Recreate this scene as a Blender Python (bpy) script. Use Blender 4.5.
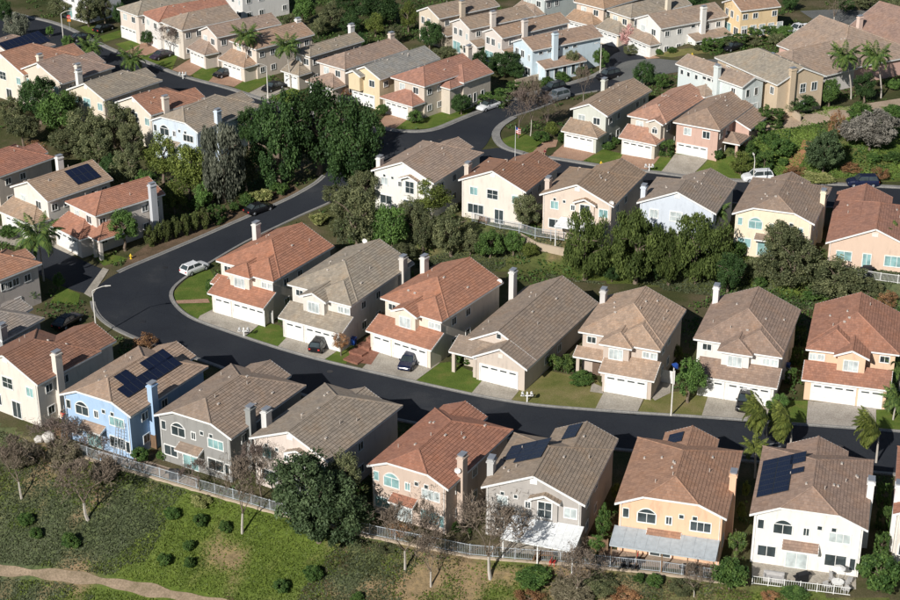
import bpy, bmesh, math, random
import numpy as np
from mathutils import Vector, Matrix
random.seed(11); rng=np.random.default_rng(7)
scene=bpy.context.scene
for o in list(bpy.data.objects): bpy.data.objects.remove(o)
scene.cycles.max_bounces=6; scene.cycles.diffuse_bounces=4
# ---- camera ----
cam=bpy.data.cameras.new('camera'); cam.sensor_width=36.0; cam.lens=68.0; cam.clip_start=1; cam.clip_end=3000
co=bpy.data.objects.new('camera',cam); scene.collection.objects.link(co)
co.location=(0,0,95.0); co.rotation_euler=(math.radians(90-25.2),0,0); scene.camera=co
# ---- sky and sun ----
SUN_EL=math.radians(32); TRAVEL=(0.50,0.866)          # horizontal direction the light travels
world=bpy.data.worlds.new('World'); scene.world=world; world.use_nodes=True
wn=world.node_tree.nodes; wl=world.node_tree.links; wn.clear()
sky=wn.new('ShaderNodeTexSky'); sky.sky_type='NISHITA'; sky.sun_disc=False
sky.air_density=1.0; sky.dust_density=0.3; sky.sun_elevation=SUN_EL; sky.sun_rotation=math.atan2(-TRAVEL[0],-TRAVEL[1])
bg=wn.new('ShaderNodeBackground'); bg.inputs[1].default_value=0.05
wo=wn.new('ShaderNodeOutputWorld'); wl.new(sky.outputs[0],bg.inputs[0]); wl.new(bg.outputs[0],wo.inputs[0])
sl=bpy.data.lights.new('sun','SUN'); sl.energy=5.0; sl.angle=math.radians(0.53); sl.color=(1,0.955,0.895)
so=bpy.data.objects.new('sun',sl); scene.collection.objects.link(so)
_d=Vector((TRAVEL[0]*math.cos(SUN_EL),TRAVEL[1]*math.cos(SUN_EL),-math.sin(SUN_EL)))
so.rotation_euler=_d.to_track_quat('-Z','Y').to_euler(); so.location=(-60,60,120)
vs=scene.view_settings; vs.view_transform='Standard'; vs.look='None'; vs.exposure=0.05; vs.gamma=1.0; vs.use_curve_mapping=False

# ---- measured layout (metres) ----
YF=[(-59.0,172.8),(-51.1,168.6),(-41.4,162.5),(-31.1,157.0),(-18.7,150.6),(-8.1,145.9),(2.0,142.3),(10.9,141.0),(20.6,139.3),(29.0,137.1),(38.3,135.1),(48.3,133.3),(60.8,131.1)]
YB=[(-85.1,221.9),(-40.9,211.5),(-16.8,218.3),(-6.9,215.5),(2.8,214.2),(12.3,211.5),(28.2,207.9),(43.6,203.4),(57.8,196.5),(86.5,187.4)]
WB=[(-60,55),(-30,48),(-16,22),(-6,9),(90,9)]
YT=238.3
CAM=(95.0,25.2)
POS={
 'S0':(-54.77,173.39,0.0,-0.5872,10.48,10.07),
 'S1':(-43.19,165.49,0.0,-0.5276,10.14,13.6),
 'S2':(-31.96,160.77,0.0,-0.5268,10.34,13.83),
 'S3':(-21.17,155.82,0.0,-0.5309,10.22,14.18),
 'S4':(-8.5,150.17,0.0,-0.5168,9.55,13.91),
 'S5':(3.12,145.96,0.0,-0.3283,10.71,13.84),
 'S6':(16.23,142.93,0.0,-0.2689,10.96,13.46),
 'S7':(29.19,140.88,0.0,-0.2597,11.24,13.65),
 'F1':(-30.4,202.02,0.0,-0.5552,10.33,11.92),
 'F2':(-20.5,194.66,0.0,-0.5251,10.47,13.6),
 'F3':(-8.62,190.57,0.0,-0.5919,10.11,12.52),
 'F4':(1.16,183.31,0.0,-0.4958,10.3,18.09),
 'F5':(15.26,181.2,0.0,-0.3776,10.41,10.56),
 'F6':(28.69,179.27,0.0,-0.3423,10.66,12.08),
 'F7':(41.81,177.93,0.0,-0.2766,10.53,11.28),
 'M1':(-11.3,228.01,2.6,-0.5271,10.42,14.37),
 'M2':(1.18,224.27,2.6,-0.4751,10.48,11.96),
 'M3':(12.36,218.7,2.6,-0.4293,10.83,14.06),
 'M4':(25.5,215.69,2.6,-0.3801,11.03,12.34),
 'M5':(37.94,211.78,2.6,-0.3568,11.02,14.15),
 'M6':(49.88,207.4,2.6,-0.2808,12.45,19.13),
 'N1':(18.92,255.18,2.6,-0.57,6.64,15.41),
 'N2':(27.61,251.61,2.76,-0.5674,6.66,15.68),
 'N3':(34.31,248.15,2.89,-0.5364,7.71,13.72),
 'U1':(36.9,268.18,5.98,-0.942,15.35,5.3),
 'U2':(43.72,271.33,6.1,-1.087,16.75,9.85),
 'T1':(33.49,301.1,4.2,-1.017,7.72,15.5),
 'T2':(29.33,310.38,3.18,-0.9334,6.55,15.55),
 'B4':(10.77,291.88,2.6,-0.9827,6.49,15.71),
 'B3':(5.83,298.35,2.6,-0.8909,5.53,16.48),
 'B2':(-0.06,304.61,2.6,-0.9362,6.12,15.49),
 'B1':(-6.29,312.07,2.6,-0.9003,6.88,14.65),
 'R5':(-9.87,271.5,2.6,-0.7311,7.64,13.86),
 'R4':(-16.95,274.85,2.6,-0.7029,7.03,15.36),
 'R3':(-22.87,280.24,2.6,-0.7323,6.91,15.59),
 'R2':(-27.61,286.08,2.6,-0.741,4.71,13.22),
 'R1':(-39.2,292.64,2.6,-0.7966,7.57,13.43),
 'Q4':(-45.55,299.26,2.6,-0.8828,6.16,13.93),
 'Q3':(-53.57,305.09,2.6,-0.8777,7.87,12.67),
 'Q2':(-57.84,310.32,2.6,-0.9651,7.53,15.4),
 'Q1':(-62.89,313.66,2.6,-0.8164,6.96,14.2),
 'K4':(-46.66,250.16,2.43,-0.5994,10.09,15.38),
 'K3':(-53.47,258.71,2.52,-0.7535,9.34,10.35),
 'K2':(-62.47,264.89,2.6,-0.6424,9.01,12.86),
 'K0':(-80.65,280.26,2.6,-0.6788,12.29,13.09),
 'L1':(-63.03,227.27,0.4,-0.7194,8.79,11.59),
 'L2':(-54.05,221.81,0.23,-0.7892,7.38,11.83),
 'L0':(-72.56,235.49,0.78,-0.6625,9.06,10.59),
 'L4':(-63.14,199.97,0.0,-0.6745,7.31,7.38),
 'L5':(-59.45,182.56,0.0,-0.5263,7.93,7.21),
 'S8':(43.14,140.88,0.0,-0.2678,10.92,13.63),
 'K1':(-73.15,274.82,2.6,-0.6414,11.75,11.74),
 'K9':(-83.3,288.0,2.6,-0.6096,10.17,9.59),
 'U3':(47.66,275.29,6.1,-0.9852,13.44,15.39),
 'U4':(56.8,286.41,6.1,-1.0493,16.75,18.43),
 'U5':(70.87,296.18,6.1,-0.939,13.5,16.75),
 'T3':(49.86,305.37,6.1,-1.1691,6.58,8.48),
 'T4':(23.67,318.57,2.61,-0.7827,7.55,14.66),
 'T5':(13.81,324.93,2.6,-0.8742,6.89,11.77),
 'T6':(-45.02,328.36,2.6,-0.8802,7.52,11.43),
 'Q0':(-77.11,328.04,2.6,-0.7,8.51,9.26),
}
PLANTS=[
 ('dense', -25.82, 238.21, 1.53, 4.3, 7.71, 0.2, 'dark green leafy tree, left one of the big dense trio above the bend'),
 ('dense', -20.11, 241.66, 2.38, 5.4, 7.49, 0.2, 'dark green leafy tree, tallest and middle of the dense trio above the bend'),
 ('dense', -14.08, 232.51, 2.25, 4.49, 7.83, 0.2, 'dark green leafy tree, right one of the dense trio, nearest the white gabled house'),
 ('grey', -33.37, 233.72, 0.96, 3.51, 5.85, 1, 'grey-green feathery tree left of the dense dark trio, beside the kerb'),
 ('dense', -67.09, 264.56, 2.45, 3.26, 3.91, 1, 'round green tree on the left, in front of the brown-roofed chimney house'),
 ('light', -62.67, 258.72, 2.24, 3.52, 3.52, 1, 'leafy mid-green tree below the cream house with two chimneys'),
 ('olive', -57.56, 253.44, 2.03, 3.46, 2.83, 1, 'olive-green tree below the cream grey-roofed house on the left'),
 ('olive', -53.24, 254.1, 2.17, 3.46, 3.15, 1, 'dark olive tree right in front of the terracotta-roofed cream house'),
 ('olive', -49.14, 248.99, 1.96, 2.17, 2.48, 1, 'small olive tree under the pale blue house, left of the yellow-green ones'),
 ('olive', -67.79, 255.22, 1.97, 2.85, 2.22, 1, 'low olive shrubby tree at the left edge above the red roof'),
 ('autumn', -63.67, 246.26, 1.43, 1.85, 2.0, 1, 'russet-brown thin tree against the red roof at the left edge'),
 ('yellow', -43.13, 240.22, 1.5, 3.0, 3.3, 1, 'yellow-green tree below the pale blue house'),
 ('yellow', -38.57, 234.6, 1.1, 3.24, 3.97, 1, 'tall yellow-green tree just left of the grey-green feathery tree'),
 ('olive', -48.11, 238.33, 1.23, 2.24, 2.99, 1, 'olive tree behind the solar-panel house on the left'),
 ('yellow', -40.23, 229.79, 0.77, 2.03, 2.32, 0.5, 'low yellow-green shrub tree beside the red house chimney'),
 ('light', -36.17, 230.8, 0.78, 1.46, 2.04, 0.5, 'small green tree at the top of the hedge by the bend'),
 ('light', -45.27, 217.94, 0.08, 2.22, 2.36, 1.4, 'small round green tree on a trunk in front of the porch pillars'),
 ('light', -54.8, 201.1, -0.0, 1.44, 1.17, 0.3, 'bright green bush on the lawn corner left of the palm foot'),
 ('light', -51.99, 205.09, -0.0, 0.93, 1.06, 0.3, 'small green bush right of the palm foot at the court'),
 ('bush', -62.53, 221.71, 0.06, 1.41, 1.13, 0.2, 'dark green bush at the left edge by the white garage'),
 ('bush', -58.03, 199.93, -0.0, 1.04, 1.3, 0.3, 'green bush at the left edge above the grey roof'),
 ('olive', -71.23, 263.18, 2.35, 2.6, 2.28, 0.5, 'dark olive tree at the left edge beside the round green tree'),
 ('olive', -61.77, 264.86, 2.5, 2.61, 2.61, 0.5, 'olive tree between the round green tree and the cream gable'),
 ('dense', -57.65, 265.31, 2.55, 2.29, 2.13, 0.4, 'green tree right under the cream grey-roofed gable'),
 ('dense', -48.08, 258.7, 2.48, 2.08, 2.08, 0.4, 'green tree under the terracotta house, left of the pale thin trunk'),
 ('olive', -60.16, 251.67, 1.86, 2.82, 2.19, 0.4, 'olive tree above the solar-panel roof on the left'),
 ('olive', -54.54, 247.68, 1.74, 3.09, 2.47, 0.4, 'grey-olive tree behind the solar-panel roof ridge'),
 ('dense', -51.07, 240.89, 1.34, 1.96, 2.11, 0.4, 'dark green tree between the two left roofs and the yellow-green trees'),
 ('light', -44.85, 234.1, 0.99, 2.06, 2.21, 0.4, 'green tree right behind the red house roof'),
 ('olive', -43.54, 229.04, 0.66, 1.45, 1.45, 0.3, 'small olive tree behind the red house chimney'),
 ('dense', -37.15, 236.68, 1.24, 1.78, 3.27, 0.4, 'dark green tree between the yellow-green and the grey feathery trees'),
 ('olive', -35.1, 233.79, 0.99, 1.77, 1.77, 0.3, 'olive shrub below the grey feathery tree'),
 ('olive', -30.41, 237.45, 1.21, 1.79, 2.98, 0.4, 'dark olive tree between the feathery tree and the dense trio'),
 ('dense', -31.68, 252.7, 2.32, 1.88, 3.45, 0.4, 'dark green tree behind the feathery tree top'),
 ('bush', -37.15, 230.89, 0.8, 1.32, 0.88, 0.1, 'low shrub behind the roadside hedge, right part'),
 ('olive', -16.81, 231.41, 1.53, 2.05, 1.46, 0.2, 'low olive shrub at the foot of the dense trio by the road'),
 ('olive', -5.63, 221.94, 2.15, 1.97, 1.97, 0.3, 'olive tree below the white gabled house corner'),
 ('olive', 2.77, 216.1, 0.3, 1.66, 1.66, 0.2, 'low grey-olive shrub in the bank row left of the fence'),
 ('olive', -6.86, 213.7, -0.0, 2.19, 1.64, 0.2, 'low olive shrub on the bank behind the terracotta ridge'),
 ('bush', -10.34, 214.95, -0.0, 1.65, 1.38, 0.2, 'dark low shrub on the bank behind the grey ridge'),
 ('dense', 27.73, 207.86, -0.0, 1.34, 1.87, 0.2, 'dark shrub between the weeping pepper trees'),
 ('dense', 21.7, 207.65, -0.0, 1.61, 1.34, 0.2, 'dark low shrub under the leftmost pepper trees'),
 ('olive', 41.35, 206.98, 0.65, 1.6, 1.6, 0.2, 'olive shrub between the dark round tree and the grey-olive one'),
 ('olive', 54.48, 201.14, 0.68, 1.82, 1.3, 0.2, 'olive shrub right of the broad low olive tree'),
 ('bush', 47.83, 202.0, 0.04, 1.83, 1.05, 0.1, 'dark low shrub below the broad low olive tree'),
 ('column', -42.13, 219.07, 0.14, 0.84, 1.54, 0.1, 'clipped hedge shrub at the lower left end of the roadside hedge row'),
 ('column', -41.02, 220.01, 0.19, 0.84, 1.54, 0.1, 'second hedge shrub from the lower left end of the roadside hedge'),
 ('column', -39.9, 221.0, 0.23, 0.85, 1.55, 0.1, 'third hedge shrub from the lower left end of the roadside hedge'),
 ('column', -38.77, 222.0, 0.26, 0.85, 1.56, 0.1, 'fourth hedge shrub in the roadside hedge row'),
 ('column', -37.64, 222.99, 0.3, 0.85, 1.56, 0.1, 'fifth hedge shrub in the roadside hedge row'),
 ('column', -36.49, 223.99, 0.34, 0.86, 1.57, 0.1, 'sixth hedge shrub in the roadside hedge row'),
 ('column', -35.34, 225.0, 0.38, 0.86, 1.57, 0.1, 'hedge shrub at the upper right end of the row, next to the dark block'),
 ('hedge', -33.79, 227.42, 0.51, 1.3, 1.3, 0.0, 'dark green clipped block shrub at the upper end of the roadside hedge'),
 ('bush', -29.97, 232.14, 0.79, 1.32, 1.03, 0.1, 'round green shrub on the verge behind the parked black car'),
 ('bush', -31.58, 230.68, 0.7, 0.73, 0.73, 0.1, 'small round shrub left of the parked black car'),
 ('grass', -27.81, 234.09, 1.03, 1.77, 0.89, 0.0, 'low pale grassy shrub on the verge above the parked black car'),
 ('bush', -25.29, 235.92, 1.34, 1.49, 1.04, 0.1, 'low green shrub under the dense dark trees by the kerb'),
 ('grass', -18.99, 226.29, 0.6, 1.44, 0.86, 0, 'pale straggly shrub right of the road behind the terracotta roof'),
 ('olive', -12.84, 216.96, -0.0, 3.59, 4.14, 1, 'large grey-olive tree on the bank behind the grey tiled roof'),
 ('light', -7.99, 216.04, 0.0, 2.62, 3.58, 1, 'green tree on the bank below the white gabled house'),
 ('olive', -12.37, 228.16, 1.84, 2.44, 3.16, 1, 'olive tree left of the white gabled house, below the dark trio'),
 ('yellow', -2.83, 223.76, 2.6, 2.97, 2.4, 1, 'rounded bright green tree at the right corner of the white gabled house'),
 ('olive', -3.73, 216.43, 0.16, 2.07, 3.45, 0.5, 'narrow olive tree in the middle of the bank row'),
 ('olive', 0.28, 215.79, 0.14, 2.61, 3.44, 0.5, 'grey-olive tree in the bank row below the cream house'),
 ('light', 5.51, 215.13, 0.24, 2.34, 2.06, 0.3, 'low green tree below the metal fence of the cream house'),
 ('light', 8.67, 215.09, 0.51, 1.38, 1.79, 0.3, 'small green tree just left of the tan retaining wall'),
 ('yellow', 11.0, 214.52, 0.54, 1.24, 1.1, 0.1, 'small bright green bush at the foot of the tan retaining wall'),
 ('olive', 10.74, 219.75, 2.48, 1.95, 2.37, 0.5, 'olive-green tree at the right corner of the cream house with brown-red roof'),
 ('pepper', 18.01, 208.16, -0.0, 3.47, 4.8, 0.3, 'leftmost of the weeping green pepper trees on the bank'),
 ('pepper', 24.69, 206.98, -0.0, 4.11, 5.04, 0.3, 'second weeping pepper tree from the left, the broadest on the bank'),
 ('pepper', 29.07, 206.67, -0.0, 2.39, 4.24, 0.3, 'third and narrowest weeping pepper tree, squeezed between two broad ones'),
 ('pepper', 32.82, 207.08, 0.03, 4.12, 4.65, 0.3, 'fourth weeping pepper tree, in front of the pale blue house'),
 ('dense', 36.68, 203.76, -0.0, 2.1, 2.76, 0.5, 'dark green dense round tree at the right end of the pepper trees'),
 ('olive', 44.31, 207.45, 1.25, 2.92, 3.18, 2, 'thin brownish-olive tree against the cream jerkinhead house'),
 ('olive', 45.36, 204.87, 0.43, 3.95, 3.16, 0.5, 'broad grey-olive tree below the thin brownish tree'),
 ('olive', 50.46, 202.3, 0.4, 3.92, 2.48, 0.3, 'broad low olive tree left of the terracotta-roofed peach house back wall'),
 ('bush', 41.35, 205.61, 0.21, 0.93, 0.8, 0.1, 'small round clipped shrub on the bank between broad trees'),
 ('autumn', 56.58, 198.71, 0.22, 1.42, 1.16, 0.2, 'rusty brown shrub on the bank at the right edge'),
 ('bush', 38.93, 210.79, 1.94, 1.08, 1.35, 0.1, 'dark green bush in the side yard left of the cream jerkinhead house'),
 ('light', 27.72, 173.86, -0.0, 1.96, 2.42, 1.0, 'leafy green tree on the lawn between the two driveways'),
 ('autumn', -13.32, 185.75, -0.0, 1.1, 1.22, 0.8, 'small brown-leaved tree at the driveway with the blue bin'),
 ('autumn', -36.67, 183.14, -0.0, 1.81, 1.69, 1.0, 'sparse rust-red tree at the bend behind the blue house'),
 ('bush', 0.85, 183.67, -0.0, 0.73, 0.61, 0.1, 'round shrub left of the single-storey porch'),
 ('bush', 2.18, 183.35, -0.0, 0.61, 0.48, 0.1, 'round shrub under the single-storey porch window'),
 ('bush', 4.31, 180.34, -0.0, 0.42, 0.42, 0.1, 'small round shrub by the single-storey porch step'),
 ('bush', 9.03, 178.8, -0.0, 0.59, 0.71, 0.1, 'round shrub at the right corner of the single-storey garage'),
 ('palmbush', 12.63, 181.83, -0.0, 0.96, 1.08, 0.2, 'spiky dark shrub left in the bed beside the single-storey house'),
 ('palmbush', 14.04, 181.31, -0.0, 1.08, 1.08, 0.2, 'spiky dark shrub right in the bed beside the single-storey house'),
 ('bush', 15.81, 178.94, -0.0, 1.66, 0.59, 0.0, 'low spreading green shrub along the lawn top by the double gabled porch'),
 ('bush', -31.29, 201.98, -0.0, 0.79, 1.57, 0.1, 'tall green shrub at the left corner of the terracotta house at the bend'),
 ('bush', -8.55, 191.83, -0.0, 0.63, 0.5, 0.1, 'small green bush in the brick planter'),
 ('autumn', -8.77, 194.59, -0.0, 0.76, 0.76, 0.2, 'red-leaved bush above the brick planter'),
 ('bush', -20.07, 192.68, -0.0, 0.5, 0.5, 0.1, 'dark bush by the porch of the grey-roofed front house'),
 ('hedge', 40.45, 178.64, -0.0, 0.71, 0.95, 0.1, 'dark green hedge block left of the peach garage'),
 ('hedge', 42.07, 183.59, -0.0, 0.73, 1.09, 0.1, 'dark green hedge block behind the side gate'),
 ('hedge', 43.44, 189.05, -0.0, 0.74, 1.24, 0.1, 'tall hedge strip between the white and the peach front houses'),
 ('light', 43.87, 194.08, -0.0, 0.76, 1.14, 0.1, 'green shrub at the back of the passage between white and peach houses'),
 ('yellow', 27.56, 184.87, -0.0, 0.85, 0.98, 0.1, 'yellowish shrub against the side wall left of the white front house'),
 ('light', 37.95, 171.9, -0.0, 1.03, 0.92, 0.3, 'mixed flowering bush between the white and peach driveways'),
 ('bush', 36.76, 172.12, -0.0, 0.46, 0.58, 0.1, 'dark small shrub beside the dark parked vehicle'),
 ('bush', -33.8, 160.49, -0.0, 1.09, 0.76, 0.1, 'dark green shrub behind the metal fence below the blue house'),
 ('light', -31.54, 160.62, -0.0, 0.65, 0.55, 0.1, 'small light green shrub by the white patio of the grey house'),
 ('bush', 15.53, 145.55, -0.0, 0.91, 1.71, 0.2, 'green shrub strip in the passage right of the grey gabled house'),
 ('light', 14.54, 142.87, -0.0, 0.9, 0.9, 0.2, 'leafy bush by the passage fence between grey and peach houses'),
 ('yellow', 17.37, 152.43, -0.0, 0.63, 0.94, 0.2, 'yellow-green climber beside the peach house side wall'),
 ('hedge', 45.29, 151.89, -0.0, 0.83, 1.15, 0.1, 'back block of the tall hedge right of the white back house'),
 ('hedge', 44.19, 147.16, -0.0, 0.81, 1.22, 0.1, 'middle block of the tall hedge right of the white back house'),
 ('hedge', 42.94, 142.61, -0.0, 0.8, 1.19, 0.1, 'front block of the tall hedge right of the white back house'),
 ('yellow', 31.01, 152.67, -0.0, 0.52, 1.05, 0.2, 'green shrub in the passage between peach and white back houses'),
 ('yellow', 29.86, 148.61, -0.0, 0.51, 1.03, 0.2, 'yellow-flowering shrub in the passage between peach and white back houses'),
 ('palmbush', 28.41, 142.01, -0.0, 0.99, 1.19, 0.5, 'spiky yellow-green plant at the front of the passage'),
 ('bush', 26.92, 136.67, -0.13, 1.83, 1.63, 0.2, 'large dark round bush in front of the white fence below the passage'),
 ('bush', 41.07, 136.1, -0.0, 2.3, 1.91, 0.2, 'large dark bush at the lower right corner by the white house'),
 ('bush', 0.61, 146.17, -0.0, 0.61, 0.61, 0.1, 'small green bush at the foot of the pinkish house corner'),
 ('evergreen', -13.17, 145.93, -0.86, 4.42, 4.82, 0.2, 'big dark evergreen tree in front of the cream gabled house'),
 ('olive', -10.65, 148.35, -0.0, 1.62, 2.43, 3, 'lighter olive tree rising behind the big dark evergreen'),
 ('bush', -45.29, 154.29, -4.26, 0.85, 0.75, 0, 'round shrub at the far left of the hillside, upper of a pair'),
 ('bush', -43.83, 152.31, -4.69, 0.74, 0.69, 0, 'round shrub at the far left of the hillside, lower of a pair'),
 ('bush', -39.82, 150.45, -4.48, 1.0, 0.84, 0, 'round shrub on the hillside below the largest left bare tree'),
 ('bush', -29.13, 151.61, -1.75, 0.84, 0.68, 0, 'round shrub under the fence, leftmost of the upper three'),
 ('bush', -25.99, 150.12, -1.7, 0.83, 0.73, 0, 'round dark shrub under the fence, middle of the upper three'),
 ('bush', -23.25, 148.97, -1.59, 0.72, 0.62, 0, 'round shrub under the fence, rightmost of the upper three'),
 ('bush', -26.84, 147.43, -2.95, 0.67, 0.67, 0, 'round shrub in the yellow patch, top of the lower three'),
 ('bush', -29.19, 146.19, -3.93, 0.77, 0.77, 0, 'round shrub in the yellow patch, left of the lower three'),
 ('bush', -26.62, 145.45, -3.7, 0.66, 0.66, 0, 'round shrub in the yellow patch, right of the lower three'),
 ('bush', -13.66, 141.72, -2.66, 1.0, 0.85, 0, 'round shrub on the hillside below the big dark evergreen'),
 ('bush', -16.82, 140.9, -3.55, 0.9, 0.75, 0, 'round shrub near the bottom edge left of the one below the evergreen'),
 ('bush', -9.04, 138.66, -3.06, 0.79, 0.49, 0, 'round shrub cut by the bottom edge of the photo'),
 ('grass', -26.26, 152.64, -0.63, 1.16, 0.63, 0, 'bright green weedy clump below the fence of the grey house'),
 ('bush', 8.3, 138.68, -1.08, 1.95, 0.88, 0, 'sprawling dark green shrub below the white patio roof'),
 ('olive', 14.56, 137.56, -1.12, 1.94, 0.87, 0, 'sprawling olive shrub below the fence between grey and peach houses'),
 ('bush', 18.39, 138.13, -0.43, 0.58, 0.58, 0, 'small green shrub on the slope below the peach patio, left one'),
 ('bush', 19.9, 137.67, -0.55, 0.87, 0.68, 0, 'green shrub on the slope below the peach patio, middle one'),
 ('olive', 22.31, 136.73, -0.8, 1.35, 0.77, 0, 'brownish shrub on the slope below the peach patio, right one'),
 ('autumn', 16.91, 136.49, -1.38, 1.74, 0.58, 0, 'dry brown brush at the bottom edge below the peach house'),
 ('autumn', 7.76, 136.83, -1.85, 1.94, 0.58, 0, 'dry brown brush at the bottom edge below the grey gabled house'),
 ('olive', -6.52, 143.62, -0.52, 1.0, 0.5, 0, 'grey-green shrub on the bare soil right of the evergreen'),
 ('autumn', -5.06, 145.81, -0.0, 1.32, 0.71, 0, 'dark brown brush by the fence of the pinkish house'),
 ('bush', 33.01, 135.21, -0.15, 1.34, 0.48, 0, 'low green plants under the white railing at the bottom right'),
 ('autumn', 30.64, 135.23, -0.4, 0.96, 0.48, 0, 'orange-flowering plants under the white railing'),
 ('brush', -47.72, 162.78, -1.48, 2.21, 1.44, 0, 'dry twiggy brush below the white house at the left edge'),
 ('brush', -42.5, 161.42, -0.57, 2.19, 1.31, 0, 'dry twiggy brush left of the blue house fence'),
 ('brush', -37.39, 158.48, -0.63, 1.94, 1.08, 0, 'dry twiggy brush on the slope below the blue house fence'),
 ('brush', 11.63, 137.14, -1.49, 2.13, 0.97, 0, 'dry twiggy brush at the bottom edge by the pale leafless tree'),
 ('brush', -3.02, 144.9, -0.0, 1.41, 0.71, 0, 'dry twiggy brush by the pinkish house fence'),
 ('olive', 80.62, 319.64, 6.1, 3.07, 1.54, 0.3, 'dark olive tree at the top right edge beyond the far street'),
 ('olive', 85.14, 316.9, 6.1, 1.9, 1.71, 0.3, 'dark olive tree in the top right corner'),
 ('dense', 75.87, 318.86, 6.1, 1.72, 1.34, 0.3, 'dark tree at the top edge above the far street'),
 ('evergreen', 56.39, 241.37, 2.8, 3.01, 3.17, 0.2, 'dark green broad dense tree on the upper right slope'),
 ('autumn', 59.71, 249.42, 4.5, 1.39, 2.47, 0.6, 'orange-brown small tree on the upper right slope'),
 ('greybush', 64.74, 247.68, 4.07, 4.0, 3.23, 0.3, 'large grey leafless-looking bush on the upper right slope'),
 ('hedge', 47.86, 242.78, 3.01, 1.37, 1.37, 0.0, 'rounded green hedge mass right of the pink house'),
 ('bush', 50.98, 246.14, 3.7, 2.15, 1.38, 0.0, 'large green rounded hedge on the slope above the red soil'),
 ('bush', 49.86, 248.74, 4.34, 1.55, 1.08, 0.0, 'green rounded hedge behind the larger one above the red soil'),
 ('bush', 50.77, 243.45, 3.13, 0.91, 0.61, 0.0, 'small dark shrub on the red soil'),
 ('yellow', 43.89, 240.81, 2.73, 2.11, 1.51, 0.4, 'yellow-green tree at the kerb by the white parked vehicle'),
 ('bush', 41.07, 245.24, 3.38, 1.07, 0.92, 0.1, 'round bush left of the pink house front door'),
 ('bush', 46.16, 245.67, 3.59, 0.92, 1.23, 0.1, 'dark green bush beside the pink house porch'),
 ('autumn', 52.06, 240.35, 2.69, 2.41, 0.6, 0.0, 'low brown hedge strip along the kerb below the red soil'),
 ('grass', 54.65, 238.09, 2.6, 2.69, 0.6, 0.0, 'bright green ground plants along the kerb'),
 ('autumn', 60.78, 241.65, 2.84, 1.82, 0.61, 0.0, 'brown low hedge on the slope, left of a similar mound'),
 ('autumn', 64.47, 238.67, 2.6, 1.65, 1.05, 0.0, 'rounded brown bush near the navy vehicle on the slope'),
 ('bush', 64.65, 244.35, 3.3, 1.38, 0.76, 0.0, 'green bush between the grey bush and the brown mound'),
 ('bush', 67.55, 244.38, 3.31, 1.38, 0.92, 0.0, 'dark olive bush at the right edge of the upper slope'),
 ('bush', 65.38, 256.8, 5.96, 2.54, 1.27, 0.0, 'dark low shrubs above the grey bush along the dirt track'),
 ('bush', 70.3, 256.8, 5.96, 1.43, 1.27, 0.0, 'dark shrub at the right edge above the dirt track'),
 ('hedge', 50.51, 255.07, 5.73, 2.21, 1.26, 0.0, 'long clipped hedge going up beside the pink house'),
 ('hedge', 47.8, 250.7, 4.82, 1.4, 1.4, 0.0, 'lower end of the clipped hedge beside the pink house'),
 ('dense', 55.83, 259.49, 6.1, 3.2, 1.44, 0.3, 'leafy green shrubs below the tan house back wall'),
 ('light', 61.24, 262.18, 6.1, 1.77, 2.26, 0.5, 'green tree left of the leftmost back palm'),
 ('dense', 67.33, 264.26, 6.1, 1.78, 2.43, 0.5, 'dark green tree between the two tall palms'),
 ('bush', 51.46, 258.92, 6.1, 1.28, 0.96, 0.1, 'green bush at the foot of the tan house chimney'),
 ('light', 73.76, 271.44, 6.1, 1.5, 1.0, 0.0, 'green shrub by the dirt track at the right edge'),
 ('hedge', 46.89, 293.61, 6.1, 2.14, 1.07, 0, 'left block of the long clipped hedge by the white house'),
 ('hedge', 51.19, 296.06, 6.1, 2.33, 1.08, 0, 'middle block of the long clipped hedge by the white house'),
 ('hedge', 56.65, 299.88, 6.1, 2.72, 1.27, 0, 'right block of the long clipped hedge by the white house'),
 ('light', 60.65, 299.95, 6.1, 2.18, 1.45, 0, 'leafy hedge end before the white pickup'),
 ('olive', 49.21, 294.77, 6.1, 1.79, 0.89, 0, 'grey-green shrub row left part above the grey roof'),
 ('olive', 54.34, 296.62, 6.1, 1.8, 0.9, 0, 'grey-green shrub row middle part above the grey roof'),
 ('olive', 58.48, 296.68, 6.1, 1.62, 1.08, 0, 'grey-green shrub row right part above the grey roof'),
 ('dense', 37.49, 316.17, 4.93, 1.52, 1.71, 0.5, 'dark green round tree in front of the cream house by the white one'),
 ('dense', 33.27, 278.9, 3.94, 2.05, 2.22, 0.4, 'green tree left behind the terracotta-roofed street house'),
 ('light', 35.85, 275.91, 4.55, 1.52, 1.35, 0.3, 'green bush right behind the terracotta-roofed street house'),
 ('bush', 37.48, 294.82, 4.93, 0.72, 0.54, 0, 'golden-green round shrub at the left of the white house side'),
 ('bush', 39.71, 294.21, 5.41, 0.89, 0.63, 0, 'golden-green round shrub at the right of the white house side'),
 ('olive', 44.08, 293.73, 6.02, 0.71, 0.71, 0, 'small grey shrub by the verge right of the white house'),
 ('dense', 45.88, 318.14, 6.1, 4.2, 1.34, 0.5, 'dark trees at the top edge behind the white house'),
 ('pink', 32.39, 300.38, 3.74, 1.64, 2.18, 1, 'pinkish blossoming small tree before the cream garage'),
 ('olive', 32.95, 297.78, 3.87, 1.45, 0.91, 0.2, 'grey-green shrub under the pinkish tree'),
 ('autumn', 27.15, 316.73, 2.79, 1.72, 1.53, 0.5, 'reddish bare-looking small tree between the tan houses'),
 ('olive', 29.66, 314.76, 3.18, 1.33, 1.52, 0.3, 'dark shrub right of the reddish small tree'),
 ('light', 26.94, 292.87, 2.77, 1.61, 1.78, 0.5, 'green tree at the right end of the light blue house'),
 ('cypress', 13.0, 292.28, 2.6, 0.62, 2.49, 0.2, 'narrow dark cypress in front of the light blue house'),
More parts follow.
